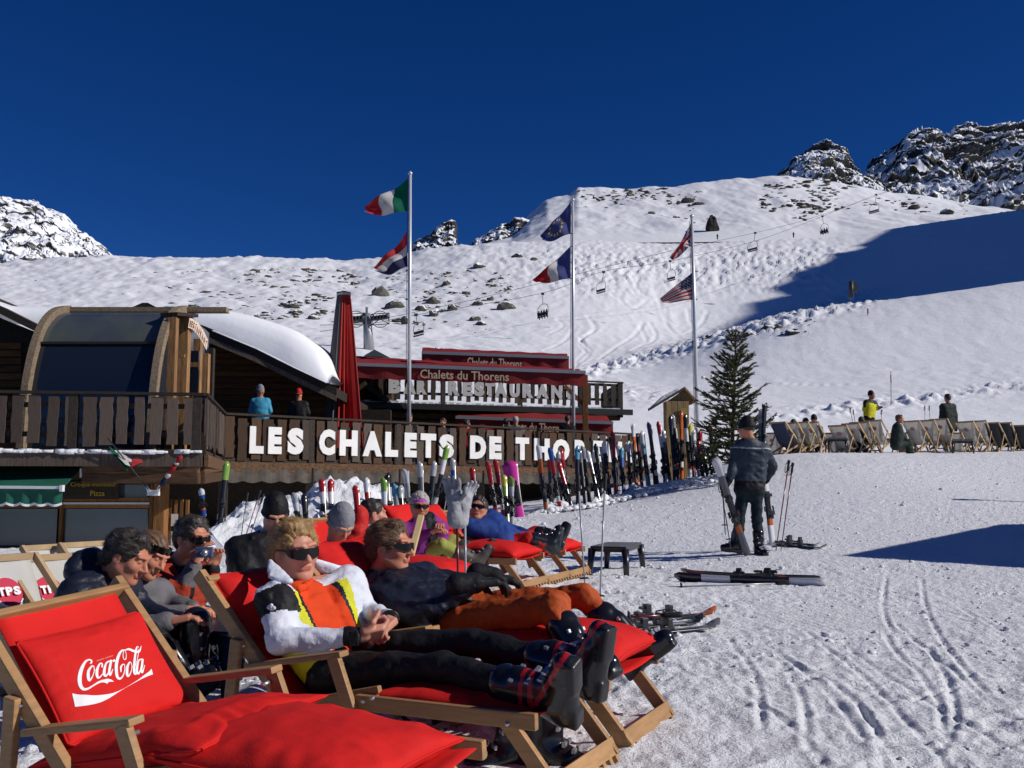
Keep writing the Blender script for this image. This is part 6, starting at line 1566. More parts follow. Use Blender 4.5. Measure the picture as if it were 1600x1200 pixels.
# ---------------------------------------------------------------- plastic stools and tables
PLB = mat('plastic_black', (.015, .016, .02), .3, .5); PLN = mat('plastic_blue', (.02, .03, .07), .3, .5)
def table(corners, base, label, mtl, name='low_table', cat='table', th=.03, leg=.045, splay=.04):
    """corners: four top points in order; base: ground height below each"""
    c = sum(corners, Vector())/4; root = empty(name, (c.x, c.y, min(base)), label=label, cat=cat)
    MB().prism([q for q in corners], (0, 0, -th)).build('top', mtl, root, .008)
    MB().prism([c+(q-c)*.93-Vector((0, 0, th)) for q in corners], (0, 0, -.035)).build('apron', mtl, root)
    for q, z in zip(corners, base):
        a = c+(q-c)*.93; a.z = q.z-th; e = c+(q-c)*(1+splay); e.z = z-.02
        MB().tube([a, e], [leg, leg*.65], 8).build('leg', mtl, root)
    at_root(root); return root
tb = [P(922, 856, 11.4), P(948, 848, 12.3), P(1003, 846, 12.2), P(978, 853, 11.2)]; tb = [Vector((q.x, q.y, .46)) for q in tb]
TZ = float(base_z(tb[0].x, 12)); zt_ = P(960, 850, 11.8).z
for q in tb: q.z = zt_
table(tb, [float(base_z(q.x, q.y)) for q in tb], 'low black plastic stool standing alone on the snow behind the orange knees', PLB, 'stool', 'stool')
t2 = [P(272, 986, 4.85), P(358, 992, 4.75), P(362, 962, 5.35), P(286, 958, 5.45)]; z2 = P(300, 972, 5.1).z
for q in t2: q.z = z2
table(t2, [0, 0, 0, 0], 'black plastic side table with a cup between the seated men and the blond man', PLB)
t3 = [P(1290, 686, 26.8), P(1322, 686, 26.8), P(1324, 683, 27.3), P(1294, 683, 27.3)]
table(t3, [float(base_z(q.x, q.y)) for q in t3], 'small black table between deck chair clusters, left of the yellow skier', PLB, leg=.03)
t4 = [P(1488, 689, 27.8), P(1520, 689, 27.8), P(1520, 686, 28.4), P(1490, 686, 28.4)]
table(t4, [float(base_z(q.x, q.y)) for q in t4], 'small black table in front of the standing man in black', PLB, leg=.03)
# coffee cup and paper
WHITE_C = mat('porcelain', (.7, .7, .74), .25, .5)
def cup():
    c = P(306, 972, 5.05); c.z = z2; root = empty('cup', c, label='white cup standing on the black side table', cat='cup'); r = .036
    vs = []; prof = [(0, 0), (.024, 0), (.034, .03), (.037, .065), (.039, .075), (.035, .075), (.032, .06), (.02, .01), (0, .008)]; n = 20; fs = []
    for a_, b_ in prof:
        for k in range(n): t = 2*math.pi*k/n; vs.append((a_*math.cos(t), a_*math.sin(t), b_))
    for i in range(len(prof)-1):
        for k in range(n): fs.append((i*n+k, i*n+(k+1) % n, (i+1)*n+(k+1) % n, (i+1)*n+k))
    o = obj_from('bowl', vs, fs, WHITE_C, root, smooth=True)
    h = MB().tube([(-.036, 0, .06), (-.056, 0, .055), (-.06, 0, .035), (-.05, 0, .02), (-.03, 0, .018)], .005, 6).build('handle', WHITE_C, root)
    h2 = MB().tube([(0, 0, -.0), (0, 0, .006)], [.055, .06], 20).build('saucer', WHITE_C, root)
cup()
pp_ = P(318, 968, 5.2); pp_.z = z2
nb_ = empty('napkin', pp_, label='crumpled white paper beside the cup on the side table', cat='napkin')
V, F, n_ = pillow_pts((0, 0, .02), (.045, 0, 0), (0, .03, .01), .015, 12, 12, .2, .02, 3); obj_from('napkin_sheet', V, F, PRINT, nb_)
# ---------------------------------------------------------------- implicit surfaces for bodies and clothes
class Sdf:
    def __init__(s, vs): s.vs = vs; s.p = []
    def cap(s, a, b, ra, rb=None, k=.02, op=1): s.p.append(('c', np.array(a, float), np.array(b, float), ra, ra if rb is None else rb, k, op)); return s
    def ell(s, c, r, M=None, k=.02, op=1): s.p.append(('e', np.array(c, float), np.array(r, float), np.eye(3) if M is None else np.array(M, float), 0, k, op)); return s
    def box(s, c, h, M=None, r=.01, k=.01, op=1): s.p.append(('b', np.array(c, float), np.array(h, float), np.eye(3) if M is None else np.array(M, float), r, k, op)); return s
    def mesh(s, noise=None):
        vs = s.vs; lo = np.full(3, 1e9); hi = -lo
        def bb(q):
            t, a, b, c, d, k, op = q
            if t == 'c': m = max(c, d); return np.minimum(a, b)-m, np.maximum(a, b)+m
            if t == 'e': m = (np.abs(c)*b[None, :]).sum(1) if False else np.sqrt(((c*b[None, :])**2).sum(1)); return a-m, a+m
            m = (np.abs(c)*(b+d)[None, :]).sum(1); return a-m, a+m
        for q in s.p:
            if q[6] > 0: l, h = bb(q); lo = np.minimum(lo, l); hi = np.maximum(hi, h)
        lo -= vs*3; hi += vs*3; n = np.ceil((hi-lo)/vs).astype(int)+1
        F = np.full(n, 9., np.float32)
        for q in s.p:
            t, a, b, c, d, k, op = q; l, h = bb(q); pad = k*1.2+vs*2.5
            i0 = np.maximum(np.floor((l-pad-lo)/vs).astype(int), 0); i1 = np.minimum(np.ceil((h+pad-lo)/vs).astype(int)+1, n)
            if (i1 <= i0).any(): continue
            ax = [lo[j]+vs*np.arange(i0[j], i1[j], dtype=np.float32) for j in range(3)]
            X, Y, Z = np.meshgrid(*ax, indexing='ij')
            if t == 'c':
                ba = b-a; L2 = ba.dot(ba)+1e-12; pa = (X-a[0], Y-a[1], Z-a[2])
                hh = np.clip((pa[0]*ba[0]+pa[1]*ba[1]+pa[2]*ba[2])/L2, 0, 1)
                D = np.sqrt((pa[0]-hh*ba[0])**2+(pa[1]-hh*ba[1])**2+(pa[2]-hh*ba[2])**2)-(c+(d-c)*hh)
            else:
                px, py, pz = X-a[0], Y-a[1], Z-a[2]
                # columns of c are the local axes
                u = px*c[0, 0]+py*c[1, 0]+pz*c[2, 0]; v = px*c[0, 1]+py*c[1, 1]+pz*c[2, 1]; w = px*c[0, 2]+py*c[1, 2]+pz*c[2, 2]
                if t == 'e':
                    k0 = np.sqrt((u/b[0])**2+(v/b[1])**2+(w/b[2])**2); k1 = np.sqrt((u/b[0]**2)**2+(v/b[1]**2)**2+(w/b[2]**2)**2)+1e-9
                    D = k0*(k0-1)/k1
                else:
                    qx, qy, qz = np.abs(u)-b[0], np.abs(v)-b[1], np.abs(w)-b[2]
                    D = np.sqrt(np.maximum(qx, 0)**2+np.maximum(qy, 0)**2+np.maximum(qz, 0)**2)+np.minimum(np.maximum(qx, np.maximum(qy, qz)), 0)-d
            sl = tuple(slice(i0[j], i1[j]) for j in range(3)); G = F[sl]
            if op > 0:
                h_ = np.maximum(k-np.abs(G-D), 0)/k; F[sl] = np.minimum(G, D)-h_*h_*k*.25
            else:
                h_ = np.maximum(k-np.abs(G+D), 0)/k; F[sl] = np.maximum(G, -D)+h_*h_*k*.25
        if noise is not None:
            m = np.nonzero(np.abs(F) < vs*4+.02); P_ = [lo[j]+vs*m[j] for j in range(3)]; F[m] += noise(*P_).astype(np.float32)
        return surface_nets(F, lo, vs)
def surface_nets(F, lo, vs):
    S = F < 0; nx, ny, nz = F.shape
    c = [S[i:nx-1+i, j:ny-1+j, k:nz-1+k] for i in (0, 1) for j in (0, 1) for k in (0, 1)]
    tot = sum(x.astype(np.int8) for x in c); act = (tot > 0) & (tot < 8); ids = -np.ones(act.shape, np.int32); A = np.nonzero(act); n = len(A[0]); ids[A] = np.arange(n)
    f = np.stack([F[A[0]+i, A[1]+j, A[2]+k] for i in (0, 1) for j in (0, 1) for k in (0, 1)], 1)
    off = np.array([(i, j, k) for i in (0, 1) for j in (0, 1) for k in (0, 1)], float); acc = np.zeros((n, 3)); cnt = np.zeros(n)
    for a in range(8):
        for b in range(a+1, 8):
            if np.abs(off[a]-off[b]).sum() != 1: continue
            fa, fb = f[:, a], f[:, b]; m = (fa < 0) != (fb < 0); t = fa[m]/(fa[m]-fb[m]); acc[m] += off[a]+(off[b]-off[a])*t[:, None]; cnt[m] += 1
    V = lo+vs*(np.stack(A, 1)+acc/np.maximum(cnt, 1)[:, None]); Fs = []
    for ax in range(3):
        o = [1, 1, 1]; o[ax] = 0; sl0 = [slice(1, -1)]*3
        s0 = [slice(1, d-1) for d in F.shape]; s1 = list(s0); s0[ax] = slice(0, F.shape[ax]-1); s1[ax] = slice(1, F.shape[ax])
        a = S[tuple(s0)]; b = S[tuple(s1)]; E = np.nonzero(a != b); pos = [E[j]+(0 if j == ax else 1) for j in range(3)]
        u, v = [(1, 2), (2, 0), (0, 1)][ax]
        def g(du, dv): q = [p.copy() for p in pos]; q[u] = q[u]-du; q[v] = q[v]-dv; return ids[tuple(q)]
        Q = np.stack([g(1, 1), g(0, 1), g(0, 0), g(1, 0)], 1); fl = a[E]; Q = np.where(fl[:, None], Q, Q[:, ::-1]); Fs.append(Q)
    Q = np.vstack(Fs); Q = Q[(Q >= 0).all(1)]; return V, Q
def smooth_mesh(V, F, it=1, lam=.5):
    for _ in range(it):
        acc = np.zeros_like(V); cnt = np.zeros(len(V))
        for j in range(4):
            a = F[:, j]; b = F[:, (j+1) % 4]; np.add.at(acc, a, V[b]); np.add.at(cnt, a, 1); np.add.at(acc, b, V[a]); np.add.at(cnt, b, 1)
        V = V+lam*(acc/np.maximum(cnt, 1)[:, None]-V)
    return V
def nv(v): v = np.array(v, float); return v/np.linalg.norm(v)
SKIN = mat('skin_tan', (.50, .20, .12), .5, .35, var=.06, vscale=30); SKIN_L = mat('skin_fair', (.55, .25, .17), .5, .35, var=.06, vscale=30)
for m in (SKIN, SKIN_L):
    b_ = m.node_tree.nodes['Principled BSDF']; b_.inputs['Subsurface Weight'].default_value = .12; b_.inputs['Subsurface Radius'].default_value = (1, .3, .15); b_.inputs['Subsurface Scale'].default_value = .008
LIP = mat('lips', (.44, .14, .10), .5); TEETH = mat('teeth', (.75, .72, .66), .3)
def cloth(name, c, rough=.75, var=.12, spec=.2): return mat('cloth_'+name, c, rough, spec, var=var, vscale=9, bump=.25, bscale=55)
CB = cloth('black', (.012, .012, .014), .6); CNAVY = cloth('navy', (.010, .013, .026), .5, spec=.35); CWHITE = cloth('white', (.66, .69, .76), .55, .05); CYEL = cloth('yellow', (.62, .60, .02), .6, .08)
CORANGE = cloth('orange_fleece', (.62, .055, .012), .9); CTROUS_O = cloth('orange_trousers', (.42, .072, .014), .7); CGREYJ = cloth('grey', (.12, .115, .125), .7); CRED = cloth('red', (.45, .018, .015), .65)
CDRED = cloth('dark_red', (.32, .035, .015), .7); CPURP = cloth('purple', (.20, .03, .19), .7); COLIVE = cloth('olive', (.30, .32, .07), .75); CBLUE = cloth('blue', (.018, .05, .22), .65); CSKY = cloth('sky', (.06, .33, .50), .6)
CSLATE = cloth('slate', (.032, .045, .062), .6); CPINK = cloth('pink', (.55, .36, .40), .8); CDKG = cloth('dark_green', (.02, .03, .025), .7); CGB = cloth('beanie_grey', (.22, .22, .24), .9); CTEAL = cloth('teal_black', (.012, .022, .028), .7)
HAIR_B = mat('hair_blond', (.22, .12, .045), .6, .4, col2=(.42, .26, .10), vscale=60, var=.01, stretch=(1, 1, .3)); HAIR_D = mat('hair_dark', (.02, .015, .012), .5, .4, col2=(.05, .04, .035), vscale=60, var=.01); HAIR_M = mat('hair_brown', (.07, .035, .018), .55, .4, col2=(.17, .09, .045), vscale=60, var=.01); HAIR_G = mat('hair_grey', (.35, .33, .3), .6, .3)
LENS = mat('sunglass_lens', (.004, .004, .005), .12, .35); FRAME = mat('sunglass_frame', (.01, .01, .011), .25, .5)
BOOTB = mat('boot_shell_black', (.010, .010, .012), .18, .6); BOOTR = mat('boot_red', (.35, .01, .015), .25, .6); BUCK = mat('boot_buckle', (.45, .46, .48), .25, metal=.7); BOOTG = mat('boot_grey', (.018, .018, .02), .35, .4)
def head_frame(look, up):
    f = nv(look); u = np.array(up, float); u = nv(u-f*u.dot(f)); r = np.cross(f, u); return np.stack([r, f, u], 1)      # columns right, forward, up
def face_sdf(S, c, M, s=1.0, mouth=0.0, ears=True):
    T = lambda x, y, z: c+M@(np.array([x, y, z])*s)
    S.ell(T(0, -.018, .030), np.array([.077, .097, .088])*s, M, k=.03*s)
    S.ell(T(0, .025, -.022), np.array([.062, .066, .078])*s, M, k=.03*s)
    for q in (-1, 1):
        S.cap(T(.056*q, -.005, -.045), T(.022*q, .055, -.090), .020*s, .019*s, k=.035*s)
        S.ell(T(.038*q, .060, -.018), np.array([.024, .022, .020])*s, M, k=.025*s)
        S.cap(T(.014*q, .090, .033), T(.046*q, .078, .036), .009*s, .008*s, k=.018*s)
    S.ell(T(0, .066, -.094), np.array([.021, .018, .017])*s, M, k=.022*s)
    for q in (-1, 1): S.ell(T(.031*q, .098, .013), np.array([.017, .016, .012])*s, M, k=.014*s, op=-1)
    for q in (-1, 1): S.ell(T(.031*q, .074, .013), np.array([.014, .014, .012])*s, M, k=.004*s)
    S.cap(T(0, .086, .018), T(0, .111, -.022), .0085*s, .0125*s, k=.014*s)
    for q in (-1, 1): S.ell(T(.012*q, .098, -.026), np.array([.009, .012, .008])*s, M, k=.007*s)
    if mouth:
        S.ell(T(.0, .100, -.056), np.array([.022, .014, .0050])*s, M, k=.004*s, op=-1)
        S.cap(T(-.018, .084, -.054), T(.018, .084, -.054), .0065*s, .0065*s, k=.002*s)
        S.cap(T(-.022, .086, -.046), T(.022, .086, -.046), .006*s, .006*s, k=.006*s); S.cap(T(-.020, .084, -.067), T(.020, .084, -.067), .0075*s, .0075*s, k=.006*s)
    else:
        S.cap(T(-.022, .085, -.051), T(.022, .085, -.051), .0048*s, .0048*s, k=.007*s); S.cap(T(-.017, .084, -.061), T(.017, .084, -.061), .0058*s, .0058*s, k=.006*s)
    if ears:
        for q in (-1, 1): S.ell(T(.078*q, -.012, -.004), np.array([.009, .019, .031])*s, M, k=.008*s); S.ell(T(.087*q, -.006, .0), np.array([.006, .010, .018])*s, M, k=.005*s, op=-1)
def hair_mesh(c, M, s, style, vs):
    T = lambda x, y, z: c+M@(np.array([x, y, z])*s); S = Sdf(vs)
    th = dict(short=.007, mid=.009, curly=.009, thin=.004)[style]
    S.ell(T(0, -.022, .036), np.array([.077+th, .097+th, .088+th])*s, M, k=.01)
    if style == 'mid':
        for q in (-1, 1): S.ell(T(.062*q, -.045, -.015), np.array([.022, .045, .052])*s, M, k=.03)
        S.cap(T(-.045, .035, .112), T(.045, .040, .113), .016*s, .014*s, k=.02); S.ell(T(0, -.085, -.03), np.array([.065, .03, .06])*s, M, k=.03)
    if style in ('short', 'curly'): S.ell(T(0, -.075, -.01), np.array([.070, .032, .065])*s, M, k=.02); S.cap(T(-.035, .035, .108), T(.035, .035, .108), .017*s, .017*s, k=.02)
    # face opening and neck line
    S.ell(T(0, .132, -.045), np.array([.096, .122, .142])*s, M, k=.012, op=-1)
    S.box(T(0, .04, -.16), np.array([.14, .16, .085])*s, M, r=.01, k=.01, op=-1)
    for q in (-1, 1): S.ell(T(.09*q, .008, -.02), np.array([.022, .026, .048])*s, M, k=.01, op=-1)
    R3 = M
    def nz(X, Y, Z):
        p = np.stack([X, Y, Z], -1)-c; q = p@R3
        a = np.arctan2(q[..., 0], q[..., 2]); return -.0045*s*ridge3(a*9, q[..., 1]*13, q[..., 2]*13, 2)+(.006*fbm3(q[..., 0]*26, q[..., 1]*26, q[..., 2]*26, 2) if style != 'thin' else 0)
    return S.mesh(nz)
def to_obj(name, VF, m, parent, paint=None, sm=1):
    V, F = VF
    if len(F) == 0: return None
    if sm: V = smooth_mesh(V, F, sm, .45)
    fm = None
    if paint is not None: fm = paint(V[F].mean(1))
    return obj_from(name, V, F, m, parent, smooth=True, fmat=fm)
def glasses(c, M, s, parent, up=0.0, lens=LENS, thin=False):
    T = lambda x, y, z: Vector(c+M@(np.array([x, y, z+up])*s)); n = 36; vs = []; fs = []; fm = []
    for i in range(n+1):
        a = R(-72+144*i/n); x = .079*math.sin(a); y = .028+.086*math.cos(a)+(up*-.35); t = abs(a)/R(72)
        e = abs(x)-.034; hb = .006 if abs(x) < .007 else .004+(.024 if not thin else .017)*math.sqrt(max(0, 1-(e/.038)**2))
        top = .026-.004*t; bot = .012-hb-.002
        vs += [T(x, y, top), T(x, y, bot), T(x*.97, y-.004, bot), T(x*.97, y-.004, top)]
    for i in range(n):
        for j in range(4): fs.append((i*4+j, i*4+(j+1) % 4, i*4+4+(j+1) % 4, i*4+4+j))
    obj_from('sunglasses', vs, fs, lens, parent, smooth=False)
    for q in (-1, 1): MB().tube([T(.075*q, .056, .018), T(.083*q, .0, .016), T(.080*q, -.025, .006)], .0032*s, 6).build('sunglass_temple', FRAME, parent)
def hand(S, wrist, d, n, s=1.0, curl=.6, side=1, k=.004, spread=.1):
    """palm and five fingers; d pointing direction, n palm normal (towards what it holds), side +-1 thumb side"""
    d = nv(d); n = nv(np.array(n)-d*np.dot(n, d)); x = np.cross(d, n)*side; M = np.stack([x, n, d], 1); w = np.array(wrist, float)
    S.cap(w-d*.02*s, w+d*.02*s, .026*s, .026*s, k=.02)
    S.box(w+d*.052*s, np.array([.032, .007, .036])*s, M, r=.008*s, k=.012)
    for i, (off, L) in enumerate(((.029, .072), (.0095, .08), (-.0095, .074), (-.028, .058))):
        p = w+d*.092*s+x*off*s; a = (i-1.5)*-spread*.5; dd = nv(d*math.cos(a)+x*math.sin(a)); ang = 0; q = p
        for j, (f, r0, r1) in enumerate(((.44, .0095, .0088), (.31, .0088, .0080), (.25, .0080, .0068))):
            ang += curl*(.75 if j == 0 else 1.0); dirn = dd*math.cos(ang)+n*math.sin(ang); e = q+dirn*L*f*s; S.cap(q, e, r0*s, r1*s, k=k*s); q = e
    t0 = w+d*.025*s+x*.028*s; t1 = t0+nv(x*.75+d*.7+n*.35)*.042*s; t2 = t1+nv(x*.15+d*.9+n*(.3+curl*.6))*.032*s; t3 = t2+nv(-x*.25*curl+d*.8+n*(.3+curl*.8))*.024*s
    S.cap(t0, t1, .0145*s, .0115*s, k=.012*s); S.cap(t1, t2, .0110*s, .0095*s, k=k*s); S.cap(t2, t3, .0095*s, .0075*s, k=k*s)
def ski_boot(parent, ankle, knee, toe, col=None, vs=.007, buckles=True, s=1.0, name='ski_boot', accent=None):
    a = np.array(ankle, float); sh = nv(np.array(knee, float)-a); t = np.array(toe, float)-a; t = nv(t-sh*np.dot(t, sh)*.85); up = nv(sh-t*np.dot(sh, t)); x = np.cross(t, up); M = np.stack([x, t, up], 1)
    S = Sdf(vs); hl = a-up*.055*s-t*.05*s; to = a-up*.06*s+t*.16*s
    S.cap(a-up*.01*s, a+sh*.17*s, .060*s, .072*s, k=.03); S.cap(a-up*.02*s-t*.02*s, a-up*.045*s+t*.09*s, .055*s, .048*s, k=.04)
    S.cap(hl, to, .046*s, .040*s, k=.03); S.box(a-up*.098*s+t*.125*s, np.array([.026, .052, .006])*s, M, r=.010, k=.012); S.box(a-up*.100*s-t*.045*s, np.array([.022, .030, .010])*s, M, r=.008, k=.010); S.cap(a-up*.075*s-t*.03*s, a-up*.078*s+t*.14*s, .034*s, .036*s, k=.015)
    S.cap(a+up*.0+t*.045*s, a+sh*.12*s+t*.045*s, .035*s, .040*s, k=.02)
    S.cap(a+sh*.16*s, a+sh*.30*s, .055*s, .055*s, k=.02, op=-1) if False else None
    V, F = S.mesh(); V = smooth_mesh(V, F, 1, .4)
    def paint(C):
        q = (C-a)@M; m = np.zeros(len(C), int); m[q[:, 2] < -.088*s] = 1
        if accent: 
            z = q[:, 2]; y = q[:, 1]; m[(np.abs(z-.035*s-.3*y) < .010*s) | (np.abs(z-.075*s-.2*y) < .008*s) | ((np.abs(z+.01*s+.45*y-.03*s) < .009*s) & (y > .0))] = 2
        return m
    o = obj_from(name, V, F, [col or BOOTB, BOOTG, accent or BOOTR], parent, smooth=True, fmat=paint(V[F].mean(1)))
    if buckles:
        for p, dr in ((a+sh*.125*s+t*.062*s, x), (a+sh*.06*s+t*.072*s, x), (a-up*.012*s+t*.098*s+up*.02*s, x), (a-up*.03*s+t*.135*s+up*.02*s, x)):
            for sg in (1, -1):
                MM = Matrix(((x[0], t[0], up[0]), (x[1], t[1], up[1]), (x[2], t[2], up[2])))
                MB().box(Vector(p+x*sg*.030*s), (.036*s, .012*s, .018*s), MM).build('buckle', BUCK, o, .003)
    return o
def person(label, J, jacket, trousers, skin=SKIN, hair=('short', HAIR_D), hat=None, specs=None, look=(0, -1, 0), up=(0, 0, 1), s=1.0, vs=.010, hvs=.0045, bvs=.02, paint=None, jmats=None, hands=True, gloves=None, boots=True, mouth=0,
           split=None, collar=None, bulk=1.0, wr=.007, boot_kw=None, tpaint=None, tmats=None, headband=None, group=None, hood=None, cat='person', legs=True, handkw=None, arms=True, scarf=None):
    """J: world joints. L/R are the person's own left and right."""
    J = {k: np.array(v, float) for k, v in J.items()}; root = empty('person', J['pelvis'], label=label, cat=cat, group=group)
    M = head_frame(look, up); hc = J['head']
    side = nv(J['shR']-J['shL'])
    # ---- body: one continuous skin surface, head and hands sampled more finely
    B = Sdf(bvs); B.cap(J['pelvis'], J['neck'], .075*s, .06*s, k=.04)
    for q in 'LR':
        B.cap(J['sh'+q], J['el'+q], .04*s, .035*s, k=.03); B.cap(J['el'+q], J['wr'+q], .034*s, .026*s, k=.02); B.cap(J['neck'], J['sh'+q], .05*s, .045*s, k=.04)
        if legs: B.cap(J['hip'+q], J['kn'+q], .055*s, .045*s, k=.03); B.cap(J['kn'+q], J['an'+q], .045*s, .035*s, k=.02); B.cap(J['pelvis'], J['hip'+q], .075*s, .065*s, k=.04)
    V, F = B.mesh(); parts = [(V, F, np.zeros(len(F), int))]
    H = Sdf(hvs); face_sdf(H, hc, M, s, mouth, ears=(hat is None)); nk = hc+M@np.array([0, -.03, -.06])*s; H.cap(nk, J['neck'], .052*s, .060*s, k=.03)
    V, F = H.mesh(); V = smooth_mesh(V, F, 1, .35); C = (V[F].mean(1)-hc)@M/s; fm = np.zeros(len(F), int)
    fm[(np.abs(C[:, 0]) < .022) & (C[:, 1] > .078) & (np.abs(C[:, 2]+.0560) < (.0085 if not mouth else .017)) & (np.abs(C[:, 0]) < .026-np.abs(C[:, 2]+.0575))] = 1
    if mouth: fm[(np.abs(C[:, 0]) < .019) & (C[:, 1] > .07) & (np.abs(C[:, 2]+.0555) < .0040)] = 2
    parts.append((V, F, fm))
    if hands and not gloves:
        HS = Sdf(max(hvs, .004)); hk = handkw or {}
        for q, sd in (('L', -1), ('R', 1)):
            d = J.get('hd'+q, J['wr'+q]-J['el'+q]); n_ = J.get('hn'+q, np.array([0, 0, -1.])); hand(HS, J['wr'+q]+nv(d)*.01, d, n_, s, side=hk.get('side'+q, sd), curl=hk.get('curl'+q, hk.get('curl', .5)))
        V, F = HS.mesh(); V = smooth_mesh(V, F, 1, .3); parts.append((V, F, np.zeros(len(F), int)))
    off = 0; VV, FF, MM_ = [], [], []
    for V, F, m in parts: VV.append(V); FF.append(F+off); MM_.append(m); off += len(V)
    obj_from('body', np.vstack(VV), np.vstack(FF), [skin, LIP, TEETH], root, smooth=True, fmat=np.concatenate(MM_))
    # ---- jacket
    b = bulk*s; S = Sdf(vs); pv, nk_ = J['pelvis'], J['neck']; ax = nv(nk_-pv); fw = np.cross(ax, side)  # forward of the chest
    if np.dot(fw, M[:, 1]) < -.3: fw = -fw
    lowL = J['hipL']+ax*.02; lowR = J['hipR']+ax*.02
    for q in 'LR':
        top = J['sh'+q]*.72+nk_*.28-ax*.07*s; low = J['hip'+q]*.85+pv*.15+ax*.03*s
        S.cap(low, top, .125*b, .112*b, k=.07); S.cap(nk_-ax*.05*s, J['sh'+q], .075*b, .080*b, k=.05)
        if arms: S.cap(J['sh'+q], J['el'+q], .080*b, .066*b, k=.04); S.cap(J['el'+q], J['wr'+q], .064*b, .048*b, k=.02)
    S.cap(pv, nk_-ax*.06*s, .12*b, .105*b, k=.06)
    S.ell((pv+nk_)/2+fw*.03*s, np.array([.17, .125, .24])*b, np.stack([side, fw, ax], 1), k=.06)
    S.cap(nk_-ax*.05*s, nk_+(hc-nk_)*.28, .085*b, .070*b, k=.04)
    S.cap(nk_+(hc-nk_)*.22, hc, .058*s, .075*s, k=.01, op=-1)
    if hood: S.ell(nk_+ax*.02-fw*.10*s, np.array([.13, .07, .09])*b, np.stack([side, fw, ax], 1), k=.04)
    def nz(X, Y, Z): return wr*(1.0*ridge3(X*6+3+1.5*noise3(X*5, Y*5, Z*5), Y*6, Z*8, 2, .5)+.7*ridge3(X*13, Y*13+2*noise3(X*6, Y*6, Z*6), Z*20, 2, .5))*bulk+.4*wr
    V, F = S.mesh(nz); V = smooth_mesh(V, F, 1, .4); C = V[F].mean(1)
    frame = dict(pv=pv, nk=nk_, side=side, fw=fw, ax=ax, J=J, M=M, hc=hc, L=np.linalg.norm(nk_-pv))
    fm = paint(C, frame) if paint else np.zeros(len(F), int)
    mats = jmats or [jacket]
    if split:   # colour index -> garment name, built as its own part
        for idxs, nm in split:
            sel = np.isin(fm, idxs); Fs = F[sel]; used = np.unique(Fs); mp = np.zeros(len(V), int); mp[used] = np.arange(len(used)); obj_from(nm, V[used], mp[Fs], mats, root, smooth=True, fmat=fm[sel])
    else: obj_from('jacket', V, F, mats, root, smooth=True, fmat=fm)
    # ---- trousers
    if legs:
        S = Sdf(vs)
        for q in 'LR':
            S.cap(J['pelvis'], J['hip'+q], .125*b, .115*b, k=.04); S.cap(J['hip'+q], J['kn'+q], .098*b, .070*b, k=.04)
            e = J['kn'+q]+(J['an'+q]-J['kn'+q])*(.80 if boots else .97); S.cap(J['kn'+q], e, .070*b, .072*b, k=.03)
        V, F = S.mesh(nz); V = smooth_mesh(V, F, 1, .4)
        obj_from('trousers', V, F, tmats or [trousers], root, smooth=True, fmat=(tpaint(V[F].mean(1), frame) if tpaint else None))
        if boots:
            for q in 'LR': ski_boot(root, J['an'+q], J['kn'+q], J['to'+q], vs=max(.006, vs*.8), s=s, **(boot_kw or {}))
    if gloves:
        for q, sd in (('L', -1), ('R', 1)):
            G = Sdf(max(.006, vs*.8)); d = J.get('hd'+q, J['wr'+q]-J['el'+q]); hand(G, J['wr'+q], d, J.get('hn'+q, np.array([0, 0, -1.])), s*1.22, side=sd, curl=.6, k=.012, spread=.2); G.cap(J['wr'+q]-nv(d)*.06, J['wr'+q]+nv(d)*.02, .05*s, .045*s, k=.02)
            to_obj('glove', G.mesh(), gloves, root)
    T = lambda x, y, z: hc+M@(np.array([x, y, z])*s)
    if hat and not hair and hvs < .011: hair = ('thin', HAIR_D)
    if hair:
        HV, HF = hair_mesh(hc, M, s, hair[0], max(hvs, .004)); HV = smooth_mesh(HV, HF, 1, .45); fm = None
        if hvs < .0048 and hair[0] != 'thin':      # fine strands swept back over the hair mass
            rg = np.random.RandomState(int(abs(hc[0])*1000)); e1 = HV[HF[:, 1]]-HV[HF[:, 0]]; e2 = HV[HF[:, 3]]-HV[HF[:, 0]]; N_ = np.cross(e1, e2); N_ /= np.linalg.norm(N_, axis=1)[:, None]+1e-9; C_h = HV[HF].mean(1)
            q_ = (C_h-hc)@M; sgn = np.sign(((C_h-(hc+M@np.array([0, -.02, .02])))*N_).sum(1)); N_ *= sgn[:, None]; pick = rg.choice(len(HF), min(6500, len(HF)*2)); c_ = C_h[pick]+rg.normal(0, .002, (len(pick), 3)); n_ = N_[pick]
            flow = np.stack([q_[pick, 0]*4, -.9+0*q_[pick, 0], .25-q_[pick, 2]*6], 1)@M.T; flow += rg.normal(0, .35, flow.shape); flow -= n_*(flow*n_).sum(1)[:, None]; flow /= np.linalg.norm(flow, axis=1)[:, None]
            d_ = flow*.93+n_*rg.uniform(.05, .4, len(pick))[:, None]; L_ = rg.uniform(.012, .028, len(pick))[:, None]; w_ = np.cross(flow, n_)*.0009; a_ = c_-n_*.002; b0 = len(HV)
            V4 = np.stack([a_-w_, a_+w_, a_+d_*L_+w_*.3, a_+d_*L_-w_*.3], 1).reshape(-1, 3); HV = np.vstack([HV, V4]); HF = np.vstack([HF, b0+np.arange(len(pick)*4).reshape(-1, 4)])
        obj_from('hair', HV, HF, hair[1], root, smooth=True)
